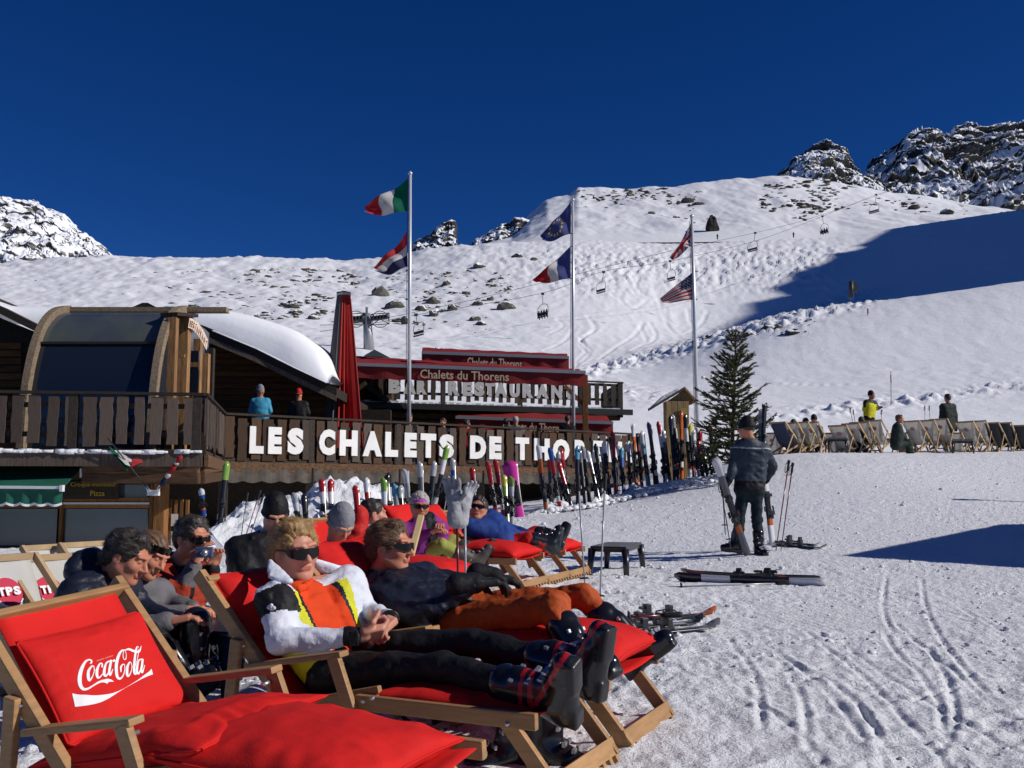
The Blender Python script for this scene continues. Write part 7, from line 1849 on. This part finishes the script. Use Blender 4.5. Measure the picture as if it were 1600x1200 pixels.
    if hat:
        S = Sdf(max(.006, hvs)); S.ell(T(0, -.02, .045), np.array([.088, .106, .100])*s, M, k=.02); S.ell(T(0, -.035, .10), np.array([.062, .075, .065])*s, M, k=.04)
        S.box(T(0, .02, -.10), np.array([.2, .2, .105])*s, M, r=.005, k=.004, op=-1)
        for i in range(16):
            a0, a1 = 2*math.pi*i/16, 2*math.pi*(i+1)/16; S.cap(T(.084*math.sin(a0), -.02+.103*math.cos(a0), .020), T(.084*math.sin(a1), -.02+.103*math.cos(a1), .020), .010*s, .010*s, k=.02)
        def hz(X, Y, Z): q = (np.stack([X, Y, Z], -1)-hc)@M; return .0018*np.sin(np.arctan2(q[..., 0], q[..., 1])*46)+.004*fbm3(X*16, Y*16, Z*16, 2)
        to_obj('beanie', S.mesh(hz), hat, root)
    if headband:
        S = Sdf(max(.005, hvs)); S.ell(T(0, -.018, .034), np.array([.084, .104, .096])*s, M, k=.01); S.box(T(0, 0, .15), np.array([.2, .2, .075])*s, M, r=.004, k=.004, op=-1); S.box(T(0, 0, -.07), np.array([.2, .2, .098])*s, M, r=.004, k=.004, op=-1); to_obj('headband', S.mesh(), headband, root)
    if specs is not None: glasses(hc, M, s, root, up=specs.get('up', 0), thin=specs.get('thin', False))
    if scarf: S = Sdf(.008); [S.cap(T(.07*math.sin(a), -.02+.07*math.cos(a), -.12), T(.07*math.sin(a+.7), -.02+.07*math.cos(a+.7), -.125), .03, .03, k=.02) for a in np.arange(0, 6.3, .7)]; to_obj('scarf', S.mesh(), scarf, root)
    at_root(root); return root, frame
def PW(M): return lambda px, py, w: on_chair(M, px, py, w)
# ---------------------------------------------------------------- blond man
q = PW(MBL)
JB = dict(head=q(462, 862, .25), neck=q(452, 925, .25), shR=q(428, 938, .05), shL=q(545, 908, .47), elR=q(437, 1002, .0), wrR=q(556, 994, .12), elL=q(575, 958, .50), wrL=q(612, 967, .36),
          pelvis=q(500, 1040, .26), hipR=q(515, 1052, .16), hipL=q(540, 1020, .36), knR=q(690, 1042, .15), anR=q(858, 1088, .12), knL=q(740, 1004, .42), anL=q(905, 1046, .34))
JB['toR'] = np.array(q(905, 1035, .03)); JB['toL'] = np.array(q(965, 975, .30))
JB['hdR'] = np.array(q(600, 986, .2))-np.array(JB['wrR']); JB['hdL'] = np.array(q(585, 990, .22))-np.array(JB['wrL']); JB['hnR'] = np.array([.1, .6, .75]); JB['hnL'] = np.array([-.1, -.5, -.9])
def paint_blond(C, f):
    J = f['J']; p = C-f['pv']; u = p@f['side']/.2; v = p@f['ax']/f['L']; w = p@f['fw']; m = np.full(len(C), 1)       # 0 white 1 black 2 yellow 3 orange
    def seg(a, b): ba = b-a; t = np.clip(((C-a)@ba)/ba.dot(ba), 0, 1); return np.linalg.norm(C-a-t[:, None]*ba, axis=1), t
    dL, tL = seg(J['shL'], J['elL']); dR, tR = seg(J['shR'], J['elR']); eL, sL = seg(J['elL'], J['wrL']); eR, sR = seg(J['elR'], J['wrR'])
    m[np.abs(u) > .62] = 2; m[(np.abs(u) > .80)] = 0
    m[(v < .45) & (np.abs(u) > .75)] = 2
    front = w > .0
    m[(np.abs(u-.0) < .50+.10*(1-v)) & front] = 3
    m[(np.abs(u-.0) < .22) & front & (v > .82)] = 3
    m[(v > .86) & (np.abs(u) > .38)] = 0
    m[(v > 1.02)] = 1; m[(v > .98) & (u > .3)] = 0
    arm = ((dL < .085) & (np.abs(u) > .62)) | ((dR < .085) & (np.abs(u) > .62)) | (eL < .075) | (eR < .075)
    m[arm] = 0
    m[(dR < .095) & (tR < .42) & (np.abs(u) > .70) & (v < .98)] = 1
    m[(dL < .095) & (tL < .30) & (np.abs(u) > .85)] = 0
    m[((eR < .08) & (sR > .86))] = 1; m[((eL < .08) & (sL > .90))] = 1
    low = (C-J['elR'])@np.array([0, 0, 1.]); m[(eR < .08) & (sR < .86) & (low < -.052)] = 2
    m[(eL < .08) & (sL > .55) & (sL < .9) & ((C-J['elL'])@np.array([0, 0, 1.]) < -.0)] = 2
    return m
blond, FB = person('reclining blond man in white, black and yellow ski jacket over orange fleece', JB, None, CB, skin=SKIN_L, hair=('mid', HAIR_B), specs={}, look=(.62, -.75, -.06), up=(-.12, .0, 1), s=1.0, vs=.0075, hvs=.0036,
  paint=paint_blond, jmats=[CWHITE, CB, CYEL, CORANGE], split=[((0, 1, 2), 'jacket'), ((3,), 'fleece')], bulk=.92, mouth=0, wr=.008, boot_kw=dict(accent=BOOTR), handkw=dict(curlR=1.15, curlL=1.1))
def wbox(c, size, A, U, mt, name, parent, bev=.003):
    A = Vector(A).normalized(); U = Vector(U); U = (U-A*U.dot(A)).normalized(); B_ = A.cross(U); M = Matrix((A, U, B_)).transposed(); o = MB().box(c, size, M).build(name, mt, parent, bev); return o
# raised collar flaps and cuff strap, small emblem on the shoulder patch
bl_inv = blond.location
def collar_piece(name, chain, mt, r=.013, rows=3, rise=(0, 0, .022)):
    S = Sdf(.0045); pts = [np.array(p) for p in chain]
    for j in range(rows):
        o_ = np.array(rise)*j
        for i in range(len(pts)-1):
            f0 = 1-.6*i/(len(pts)-1); f1 = 1-.6*(i+1)/(len(pts)-1); S.cap(pts[i]+o_*f0, pts[i+1]+o_*f1, r, r*.9, k=.012)
    V, F = S.mesh(lambda X, Y, Z: .003*ridge3(X*22, Y*22, Z*22, 2)); V = smooth_mesh(V, F, 2, .5); o = obj_from(name, V, F, mt, blond, smooth=True); o.matrix_parent_inverse = Matrix.Translation(blond.location).inverted(); return o
def lapel(rows):
    S = Sdf(.0045)
    for a_, b_ in rows: S.cap(a_, b_, .011, .009, k=.014)
    for (a0, b0), (a1, b1) in zip(rows[:-1], rows[1:]):
        for t in (.25, .5, .75): S.cap(a0.lerp(a1, t), b0.lerp(b1, t), .009, .008, k=.012)
    V, F = S.mesh(lambda X, Y, Z: .002*ridge3(X*22, Y*22, Z*22, 2)); V = smooth_mesh(V, F, 2, .5); o = obj_from('collar', V, F, CWHITE, blond, smooth=True); o.matrix_parent_inverse = Matrix.Translation(blond.location).inverted()
lapel([(q(422, 877, .14), q(455, 908, .085)), (q(421, 888, .10), q(448, 909, .07)), (q(422, 900, .06), q(436, 908, .06))])
lapel([(q(493, 876, .36), q(536, 888, .46)), (q(496, 884, .38), q(538, 896, .46)), (q(503, 892, .40), q(536, 904, .46))])
collar_piece('fleece_collar', [q(452, 918, .12), q(466, 922, .13), q(478, 918, .20), q(486, 908, .30)], CORANGE, .012, 2, (0, 0, .014))
wr = JB['wrR']; 
c = Vector(np.array(JB['elR'])+(np.array(JB['wrR'])-np.array(JB['elR']))*.93); d_ = Vector(JB['wrR'])-Vector(JB['elR'])
e = wbox(c+Vector((.02, -.052, 0)), (.035, .008, .055), d_, (0, -1, 0), CB, 'cuff_strap', blond); e.matrix_parent_inverse = Matrix.Translation(blond.location).inverted()
for k, (x, y) in enumerate(((420, 949), (424, 951), (428, 950), (424, 946))):
    p = q(x, y, -.035); o = MB().tube([p, p+Vector((0, -.003, 0))], .008, 8).build('emblem', CWHITE, blond); o.matrix_parent_inverse = Matrix.Translation(blond.location).inverted()

# ---------------------------------------------------------------- second man: navy jacket, orange trousers
q = PW(MM2)
J2 = dict(head=q(611, 856, .27), neck=q(590, 910, .27), shR=q(588, 940, .09), shL=q(660, 905, .45), elR=q(655, 968, .02), wrR=q(735, 912, .12), elL=q(718, 915, .52), wrL=q(765, 900, .42),
          pelvis=q(700, 978, .27), hipR=q(715, 975, .17), hipL=q(735, 955, .37), knR=q(866, 946, .10), anR=q(905, 1040, .06), knL=q(912, 930, .46), anL=q(982, 1012, .50), toR=q(950, 1010, .0), toL=q(1035, 1000, .52))
J2['hdR'] = np.array([.9, .3, 0.05]); J2['hdL'] = np.array([.9, .1, -.2]); J2['hnR'] = J2['hnL'] = np.array([0, 0, -1.])
m2o, F2 = person('reclining man with brown hair and sunglasses in shiny navy jacket and orange trousers', J2, CNAVY, CTROUS_O, skin=SKIN, hair=('curly', HAIR_M), specs={'thin': True}, look=(.93, -.36, .0), up=(-.25, .1, 1), s=.98, vs=.0085, hvs=.004, gloves=CB, bulk=1.0, wr=.010, hood=True)

# ---------------------------------------------------------------- group round the side table, left
def seated(head, d, look, hipx, hipy, lean, label, jacket, trousers, knee, ankle, wr_, el, dd=.0, sh=.19, **k):
    h = np.array(P(*head, d)); nk = np.array(P(*lean, d+.05)); pv = np.array(P(hipx, hipy, d+.1)); f = nv(np.array([look[0], look[1], 0])); sd = np.array([f[1], -f[0], 0.])   # person's right
    J = dict(head=h, neck=nk, pelvis=pv, shR=nk+sd*sh-np.array([0, 0, .05]), shL=nk-sd*sh-np.array([0, 0, .05]), hipR=pv+sd*.1, hipL=pv-sd*.1)
    kn = np.array(P(*knee, d)); an = np.array(P(*ankle, d)); J['knR'] = kn+sd*.12; J['knL'] = kn-sd*.12; J['anR'] = an+sd*.12; J['anL'] = an-sd*.12; J['toR'] = J['anR']+f*.2; J['toL'] = J['anL']+f*.2
    J['elR'] = np.array(P(*el[0], d-.12)); J['elL'] = np.array(P(*el[1], d+.2)); J['wrR'] = np.array(P(*wr_[0], d-.1)); J['wrL'] = np.array(P(*wr_[1], d+.1))
    J['hdR'] = J.get('hdR', J['wrR']-J['elR']); return person(label, J, jacket, trousers, look=look, **k)
def paint_navy(C, f):
    J = f['J']; m = np.zeros(len(C), int)
    def seg(a, b): ba = b-a; t = np.clip(((C-a)@ba)/ba.dot(ba), 0, 1); return np.linalg.norm(C-a-t[:, None]*ba, axis=1), t
    d, t = seg(J['elR'], J['wrR']); m[(d < .08) & (t > .25)] = 1; d, t = seg(J['shR'], J['elR']); m[(d < .09) & (t > .35) & (t < .8)] = 1
    u = (C-f['pv'])@f['side']; v = (C-f['pv'])@f['ax']/f['L']; m[(np.abs(v-.62-u*.2) < .02)] = 2
    return m
seated((200, 872), 4.75, (.93, -.18, -.38), 118, 1010, (158, 905), 'dark haired man leaning forward in bulky navy jacket with grey sleeves, beside white deck chairs', None, CB, (255, 985), (300, 1050), ((262, 972), (285, 968)), ((205, 985), (228, 960)),
  hair=('curly', HAIR_D), skin=SKIN, vs=.010, hvs=.0042, bulk=1.12, up=(.32, 0, 1), paint=paint_navy, jmats=[CNAVY, CGREYJ, CWHITE], s=1.0, hood=True, wr=.009)
seated((234, 868), 5.3, (.85, -.42, -.42), 190, 1000, (205, 915), 'balding man in grey jacket with sunglasses pushed up on his head', CGREYJ, CB, (285, 985), (300, 1045), ((285, 955), (300, 950)), ((245, 960), (262, 940)),
  hair=('thin', HAIR_M), specs={'up': .055, 'thin': True}, skin=SKIN, vs=.011, hvs=.0045, bulk=1.0, up=(.3, .1, 1), s=1.0)
def paint_photo(C, f):
    u = (C-f['pv'])@f['side']; v = (C-f['pv'])@f['ax']/f['L']; m = np.zeros(len(C), int); m[(v < .45)] = 1; m[(np.abs(u) < .06)] = 1
    J = f['J']; a, b = J['elR'], J['wrR']; ba = b-a; t = np.clip(((C-a)@ba)/ba.dot(ba), 0, 1); m[(np.linalg.norm(C-a-t[:, None]*ba, axis=1) < .07) & (t > .3)] = 2; a, b = J['elL'], J['wrL']; ba = b-a; t = np.clip(((C-a)@ba)/ba.dot(ba), 0, 1); m[np.linalg.norm(C-a-t[:, None]*ba, axis=1) < .07] = 1
    return m
ph, FP = seated((301, 842), 5.9, (.80, -.55, -.10), 252, 985, (274, 888), 'man in rust red jacket and sunglasses holding up a small camera', None, CB, (345, 965), (345, 1035), ((303, 884), (332, 885)), ((284, 925), (322, 925)),
  hair=('short', HAIR_D), specs={}, skin=SKIN, vs=.011, hvs=.0045, bulk=1.06, paint=paint_photo, jmats=[CDRED, CB, CGREYJ], s=1.02)
cm = empty('camera_compact', P(318, 864, 5.72), label='small silver-blue camera held up by the man in the rust red jacket', cat='camera')
MB().box(P(319, 863, 5.72), (.10, .03, .06)).build('camera_body', mat('camera_blue', (.10, .14, .26), .3, metal=.4), cm, .006); MB().tube([P(319, 864, 5.70), P(319, 864, 5.66)], .022, 14).build('lens', mat('lens_silver', (.4, .42, .45), .25, metal=.7), cm); at_root(cm)
# dark ski boots of the group on the snow
for k, (px, py, d, t_) in enumerate(((300, 1030, 4.75, (1, -.3, 0)), (845, 1158, 3.75, (.9, -.3, 0)), (805, 1165, 3.8, (-.9, -.4, 0)))):
    a = np.array(P(px, py, d)); r = empty('ski_boot', a, label=['glossy black ski boot on the snow below the side table', 'glossy black ski boot standing under the front of the blond man\'s chair', 'black boot lying left of the glossy boot under the chair'][k], cat='ski boot')
    o = ski_boot(r, a, a+np.array([.02, 0, .3]), a+np.array(t_)*.2, vs=.008, name='boot_shell'); at_root(r)
# rucksack under the chairs
S = Sdf(.012); c0 = np.array(P(725, 1130, 4.3)); S.ell(c0, (.14, .09, .07), k=.03); S.ell(c0+np.array([.05, -.04, .02]), (.08, .06, .05), k=.03)
o = to_obj('rucksack', S.mesh(lambda X, Y, Z: .012*ridge3(X*14, Y*14, Z*14, 2)), cloth('pack_brown', (.045, .03, .025), .7), None); tag(o, 'dark brown rucksack lying on the snow beneath the blond man\'s chair', 'rucksack')
st = MB().tube(smooth_line([P(628, 1104, 4.0), P(632, 1122, 3.95), P(648, 1134, 3.95), P(672, 1142, 4.0), P(700, 1142, 4.1)], 5), .010, 6).build('strap', CB); tag(st, 'black strap loop hanging under the blond man\'s chair', 'strap')

# ---------------------------------------------------------------- middle row behind the two men
def simple(head, d, look, neck, pelvis, label, jacket, trousers, kn, an, el, wr_, **k):
    """each joint photo x,y (and optional depth offset); L first then R"""
    g = lambda t: np.array(P(t[0], t[1], d+(t[2] if len(t) > 2 else 0)))
    nk, pv = g(neck), g(pelvis); f = nv(np.array([look[0], look[1], 0])); sd = np.array([f[1], -f[0], 0.]); sd = k.pop('sd', sd); sh = k.pop('sh', .19); s = k.get('s', 1)
    sd = nv(np.array(sd, float))
    J = dict(head=g(head), neck=nk, pelvis=pv, shR=nk+sd*sh*s-nv(nk-pv)*.06*s, shL=nk-sd*sh*s-nv(nk-pv)*.06*s, hipR=pv+sd*.1*s, hipL=pv-sd*.1*s, knL=g(kn[0]), knR=g(kn[1]), anL=g(an[0]), anR=g(an[1]), elL=g(el[0]), elR=g(el[1]), wrL=g(wr_[0]), wrR=g(wr_[1]))
    td = np.array(k.pop('toe', f*.2)); J['toL'] = J['anL']+td; J['toR'] = J['anR']+td
    for n_ in ('hdL', 'hdR', 'hnL', 'hnR'):
        if n_ in k: J[n_] = np.array(k.pop(n_))
    return person(label, J, jacket, trousers, look=look, **k)
simple((430, 806), 7.0, (.35, -.9, -.45), (418, 842), (400, 935), 'person in black beanie and black jacket behind the blond man', CB, CB, ((470, 925), (440, 940)), ((500, 985), (480, 990)), ((440, 900, .2), (388, 900, -.2)), ((455, 915), (430, 920)),
  hair=None, hat=CB, vs=.014, hvs=.006, boots=False, hands=False, skin=SKIN_L, bulk=1.1)
simple((532, 820), 7.2, (.55, -.7, -.75), (520, 862), (500, 945), 'person in grey beanie and red jacket looking down behind the blond man', CRED, CB, ((590, 925), (560, 935)), ((640, 965), (630, 975)), ((555, 905, .2), (500, 910, -.2)), ((570, 915), (545, 920)),
  hair=None, hat=CGB, vs=.013, hvs=.0055, boots=False, hands=False, skin=SKIN, bulk=1.12, up=(.25, -.3, 1))
simple((584, 803), 8.6, (.9, .25, -.1), (578, 828), (560, 900), 'person with dark short hair and pink scarf facing right, seen from behind', CRED, CB, ((620, 890), (610, 900)), ((640, 930), (630, 930)), ((575, 868, .2), (565, 868, -.2)), ((600, 880), (600, 882)),
  hair=('short', HAIR_D), vs=.016, hvs=.007, boots=False, hands=False, skin=SKIN_L, scarf=CPINK)
rj = to_obj('hung_jacket', (lambda S: (S.cap(P(563, 800, 8.3), P(556, 845, 8.3), .07, .12, k=.05), S.cap(P(556, 845, 8.3), P(548, 880, 8.2), .12, .13, k=.05), S.mesh(lambda X, Y, Z: .014*ridge3(X*12, Y*12, Z*9, 2)))[2])(Sdf(.015)), CRED, None)
tag(rj, 'bright red jacket hung over a chair back right of the grey beanie', 'jacket')
# lady with the purple headband
simple((656, 791), 9.0, (.25, -.95, -.1), (652, 818), (672, 868), 'grey haired lady with purple headband, sunglasses, purple jacket and olive trousers', None, COLIVE, ((706, 846, .15), (690, 852, -.15)), ((748, 868, .1), (742, 878, -.1)), ((690, 842, .15), (632, 845, -.1)), ((688, 826, -.1), (672, 832, -.2)),
  hair=('short', HAIR_G), headband=cloth('headband', (.38, .08, .42), .8), specs={'thin': True}, vs=.013, hvs=.0055, skin=SKIN, sd=(-.9, -.4, 0), toe=(.05, .02, .2), hands=True, bulk=1.0,
  paint=lambda C, f: np.where(((C-f['pv'])@f['side'] > -.03) & ((C-f['pv'])@f['side'] < .07), 1, 0), jmats=[CPURP, CB], boot_kw=dict(col=mat('boot_brown', (.07, .055, .05), .4)))
# man in the blue jacket and red trousers
simple((747, 796), 9.5, (-.1, -.95, .25), (748, 818), (800, 850), 'man in blue jacket and red trousers lying back with face to the sun', CBLUE, CRED, ((836, 832, .15), (826, 842, -.15)), ((866, 842, .1), (858, 850, -.1)), ((800, 828, .2), (775, 845, -.15)), ((826, 834, .1), (806, 848, -.1)),
  hair=('short', HAIR_D), specs={'thin': True}, vs=.013, hvs=.0055, skin=SKIN, sd=(-.65, -.75, 0), toe=(.05, .05, .18), bulk=1.0, up=(.1, .2, 1))

# ---------------------------------------------------------------- standing man with skis over the slope, seen from behind
D = 12.65
def paint_st(C, f):
    u = (C-f['pv'])@f['side']; v = (C-f['pv'])@f['ax']/f['L']; w = (C-f['pv'])@f['fw']; m = np.zeros(len(C), int); m[(v > .83)] = 1; m[(np.abs(v-.83) < .012)] = 3; m[(v < .14)] = 2; m[(v > 1.05)] = 2; m[v > 1.12] = 4
    return m
g = lambda x, y, o=0: np.array(P(x+5, y, D+o))
JS = dict(head=g(1160, 670), neck=g(1167, 688), pelvis=g(1166, 762), shL=g(1146, 702, .05), shR=g(1189, 702, 0), elL=g(1139, 738, -.05), elR=g(1203, 728, .12), wrL=g(1130, 756, -.05), wrR=g(1193, 748, .25), hipL=g(1156, 765), hipR=g(1177, 765), knL=g(1151, 812), knR=g(1178, 812), anL=g(1146, 850), anR=g(1181, 855))
JS['toL'] = JS['anL']+np.array([-.22, .05, -.02]); JS['toR'] = JS['anR']+np.array([.05, -.2, -.02])
person('standing man in slate blue jacket and black cap, back turned, skis in hand', JS, None, CTEAL, look=(-.72, .62, -.12), hair=None, hat=CB, headband=None, paint=paint_st, jmats=[CSLATE, cloth('slate_light', (.06, .072, .09), .6), CB, cloth('piping', (.35, .37, .4), .5), CGREYJ], vs=.013, hvs=.007, gloves=CB, bulk=1.08, s=1.0, up=(0, 0, 1), wr=.009)
hs = g(1128, 762, -.12)
ski_pair(Vector(g(1163, 868, -.15)), Vector(g(1112, 715, -.2)), ('grey', 'white', 'orange'), 'pair of skis slanting from the left hand of the man in blue to his feet', .5, group='skis carried by the standing man', L=1.6)
ski_pair(Vector(g(1203, 853, .25)), Vector(g(1186, 715, .3)), ('white', 'black', 'orange'), 'ski held upright at the right side of the man in blue', -.3, single=True, group='skis carried by the standing man', L=1.5)
ski_pole(Vector(g(1128, 830, -.15)), Vector(g(1123, 744, -.12)), 'ski pole hanging from the left hand of the man in blue', 'black')
ski_pole(Vector(g(1136, 852, -.1)), Vector(g(1120, 748, -.05)), 'second pole in the left hand of the man in blue', 'grey')

# ---------------------------------------------------------------- people by the deck chairs and on the terrace
simple((1362, 618), 30, (.5, -.8, 0), (1360, 626), (1358, 652), 'skier in bright yellow and black jacket standing behind the deck chairs', None, CB, ((1362, 675), (1353, 675)), ((1363, 698), (1352, 698)), ((1371, 638), (1350, 640)), ((1377, 636), (1356, 648)),
  hair=None, hat=CB, vs=.022, hvs=.012, bvs=.03, hands=False, gloves=None, boots=False, paint=lambda C, f: np.where((((C-f['pv'])@f['ax']/f['L']) > .82) | (np.abs((C-f['pv'])@f['side']) > .2), 1, 0), jmats=[cloth('neon', (.55, .52, .015), .6), CB])
simple((1480, 622), 30.5, (-.3, .95, 0), (1481, 632), (1482, 668), 'person in long dark green black coat standing with back to us behind white deck chairs', CDKG, CDKG, ((1478, 690), (1487, 690)), ((1478, 710), (1488, 710)), ((1471, 652), (1493, 652)), ((1472, 672), (1494, 672)),
  hair=('short', HAIR_D), vs=.022, hvs=.012, bvs=.03, hands=False, boots=False, bulk=1.25)
simple((1406, 655), 27.6, (.9, -.3, -.1), (1402, 665), (1400, 695), 'hooded person in dark jacket sitting among white deck chairs with back turned', CDKG, CDKG, ((1420, 690), (1418, 694)), ((1424, 708), (1421, 709)), ((1412, 682), (1398, 684)), ((1418, 690), (1412, 692)),
  hair=('short', HAIR_M), vs=.022, hvs=.012, bvs=.03, hands=False, boots=False, bulk=1.3)
def bust(px, py, d, label, jacket, hair=('short', HAIR_D), hat=None, look=(.3, .9, 0), legs_to=40, skin=SKIN, **k):
    f = 1555/d; g_ = lambda x, y: np.array(P(px+x*f, py+y*f, d)); J = dict(head=g_(0, 0), neck=g_(0, .17), pelvis=g_(0, .68), shL=g_(-.17, .24), shR=g_(.17, .24), hipL=g_(-.1, .7), hipR=g_(.1, .7), elL=g_(-.24, .48), elR=g_(.24, .48), wrL=g_(-.12, .62), wrR=g_(.12, .62), knL=g_(-.1, 1.1), knR=g_(.1, 1.1), anL=g_(-.1, 1.5), anR=g_(.1, 1.5))
    J['toL'] = J['anL']; J['toR'] = J['anR']
    if np.dot(np.array(look), [0, 1, 0]) < 0:
        for a in ('sh', 'hip', 'el', 'wr', 'kn', 'an'): J[a+'L'], J[a+'R'] = J[a+'R'], J[a+'L']
    person(label, J, jacket, k.get('trousers', CB), look=look, hair=hair, hat=hat, vs=.024, hvs=k.get('hvs', .012), bvs=.03, hands=False, boots=False, skin=skin, bulk=k.get('bulk', 1.0), legs=k.get('legs', True), specs=k.get('specs'))
bust(1272, 656, 28.0, 'sitter whose round dark hat shows above the fourth deck chair', CB, None, CB)
bust(1259, 660, 28.1, 'sitter whose dark head shows above the third deck chair', CB)
bust(1240, 662, 28.1, 'sitter whose dark head barely shows above the second deck chair', CB)
bust(1346, 658, 28.2, 'sitter whose dark head shows below the skier in yellow', CB)
bust(407, 611, 24.0, 'person in light blue jacket and grey beanie standing on the terrace by the railing', CSKY, None, CGB, look=(.8, -.55, -.2), hvs=.010, trousers=CB)
bust(467, 616, 25.2, 'person in red hat and black jacket on the terrace under the chalet eaves', CB, None, CRED, look=(-.3, -.95, -.3), hvs=.010, specs={})
bust(806, 657, 30.5, 'grey haired guest sitting on the terrace, head above the rail over letter T', CGREYJ, ('short', HAIR_G), look=(.3, .9, 0))
bust(791, 660, 30.6, 'dark haired guest sitting on the terrace beside the grey haired one', CB, look=(.4, .9, 0))
bust(692, 660, 28.6, 'dark haired guest on the terrace above letter S', CNAVY, look=(-.5, -.8, 0))
bust(730, 662, 29.2, 'guest in red jacket on the terrace between letters S and D', CRED, look=(.5, .8, 0))
bust(887, 655, 31.0, 'dark haired guest on the terrace left of the middle flagpole', CB, look=(.3, .9, 0))
bust(640, 652, 27.6, 'guest in dark cap on the terrace behind the left flagpole foot', CB, None, CB, look=(.3, -.9, 0))

# ---------------------------------------------------------------- tiny skiers far up the hill and riders on the lift
def tiny(p, label, sitting=False, group=None, c=CB):
    s = 1.0; S = Sdf(.07); p = np.array(p)
    if sitting: S.cap(p+[0, 0, .1], p+[0, 0, .55], .2, .22, k=.1); S.ell(p+[0, 0, .85], (.14, .14, .17), k=.05); S.cap(p, p+[.05, -.45, .02], .12, .1, k=.08); S.cap(p+[.05, -.45, .0], p+[.1, -.5, -.5], .1, .09, k=.05); S.cap(p+[.1, -.3, -.55], p+[.25, -1.1, -.5], .05, .04, k=.03)
    else: S.cap(p+[0, 0, .9], p+[0, 0, 1.4], .2, .23, k=.1); S.ell(p+[0, 0, 1.7], (.14, .14, .17), k=.05); S.cap(p+[-.1, 0, .05], p+[-.05, 0, .9], .11, .15, k=.06); S.cap(p+[.13, 0, .05], p+[.05, 0, .9], .11, .15, k=.06); S.cap(p+[.2, 0, 1.35], p+[.38, -.1, .95], .09, .07, k=.05); S.cap(p+[-.2, 0, 1.35], p+[-.36, -.1, .95], .09, .07, k=.05)
    o = to_obj('person', S.mesh(), c, None); tag(o, label, 'skier', group)
sa, ua, wa = LIFT_A
for k in range(4): tiny(sa+ua*wa*(-.36+.24*k)+Vector((0, -.1, .12)), 'rider, number %s from the left, on the fully loaded lift chair' % ('first', 'second', 'third', 'fourth')[k], True, 'riders on the loaded lift chair', (CB, CNAVY, CB, CDKG)[k])
sb_, ub_, wb = LIFT_B
for k in range(3): tiny(sb_+ub_*wb*(-.3+.3*k)+Vector((0, -.1, .12)), 'rider in the %s seat of the chair above the piste edge' % ('left', 'middle', 'right')[k], True, 'riders on the upper lift chair')
for px, py, lb in ((1240, 371, 'lone distant skier on the piste edge left of the lift riders'), (1121, 374, 'distant skier just below the black outcrop')):
    h = hit(px, py, 60); tiny(h if h else P(px, py, 318), lb)

# white gloves drying on the poles
def drying_glove(c, up, face, s, label, thumb=1):
    """padded glove pulled over a pole grip: cuff down, fingers up and bunched"""
    u = nv(up); f = nv(np.array(face, float)-u*np.dot(face, u)); x = np.cross(u, f)*thumb; c = np.array(c, float); G = Sdf(.005)
    G.cap(c-u*.10*s, c-u*.03*s, .046*s, .040*s, k=.02); G.cap(c-u*.115*s, c-u*.095*s, .050*s, .050*s, k=.008); M_ = np.stack([x, f, u], 1)
    G.ell(c+u*.02*s, np.array([.050, .030, .065])*s, M_, k=.02)
    for off, L, ff, tilt in ((-.036, .070, .004, -.10), (-.012, .085, .010, -.02), (.013, .082, .006, .06), (.036, .066, -.004, .16)):
        b0 = c+u*.055*s+x*off*s; d0 = nv(u+x*tilt+f*.12); b1 = b0+d0*L*.55*s; b2 = b1+nv(u*.9+x*tilt+f*.55)*L*.5*s
        G.cap(b0, b1, .0165*s, .0155*s, k=.006); G.cap(b1, b2, .0155*s, .0125*s, k=.005)
    t0 = c+x*.04*s; t1 = t0+nv(x*.8+u*.7+f*.3)*.05*s; G.cap(t0, t1, .018*s, .016*s, k=.012); G.cap(t1, t1+nv(x*.2+u)*.03*s, .016*s, .013*s, k=.008)
    for a_ in (-.065, -.02): G.cap(c+u*a_*s-x*.04*s+f*.02*s, c+u*a_*s+x*.04*s+f*.02*s, .006*s, .006*s, k=.004)
    r = to_obj('glove', G.mesh(lambda X, Y, Z: .0028*ridge3(X*26, Y*26, Z*18, 2)), cloth('glove_white', (.34, .34, .36), .7, .2), None); tag(r, label, 'glove', 'white gloves on ski poles')
drying_glove(P(709, 782, 6.3), (-.08, .05, 1), (-.3, -1, 0), 1.08, 'pale leather glove on the left pole, fingers bunched upwards', 1)
drying_glove(P(727, 786, 6.42), (.26, 0, 1), (.75, -.6, 0), 1.04, 'pale leather glove on the right pole, tilted to the right', -1)
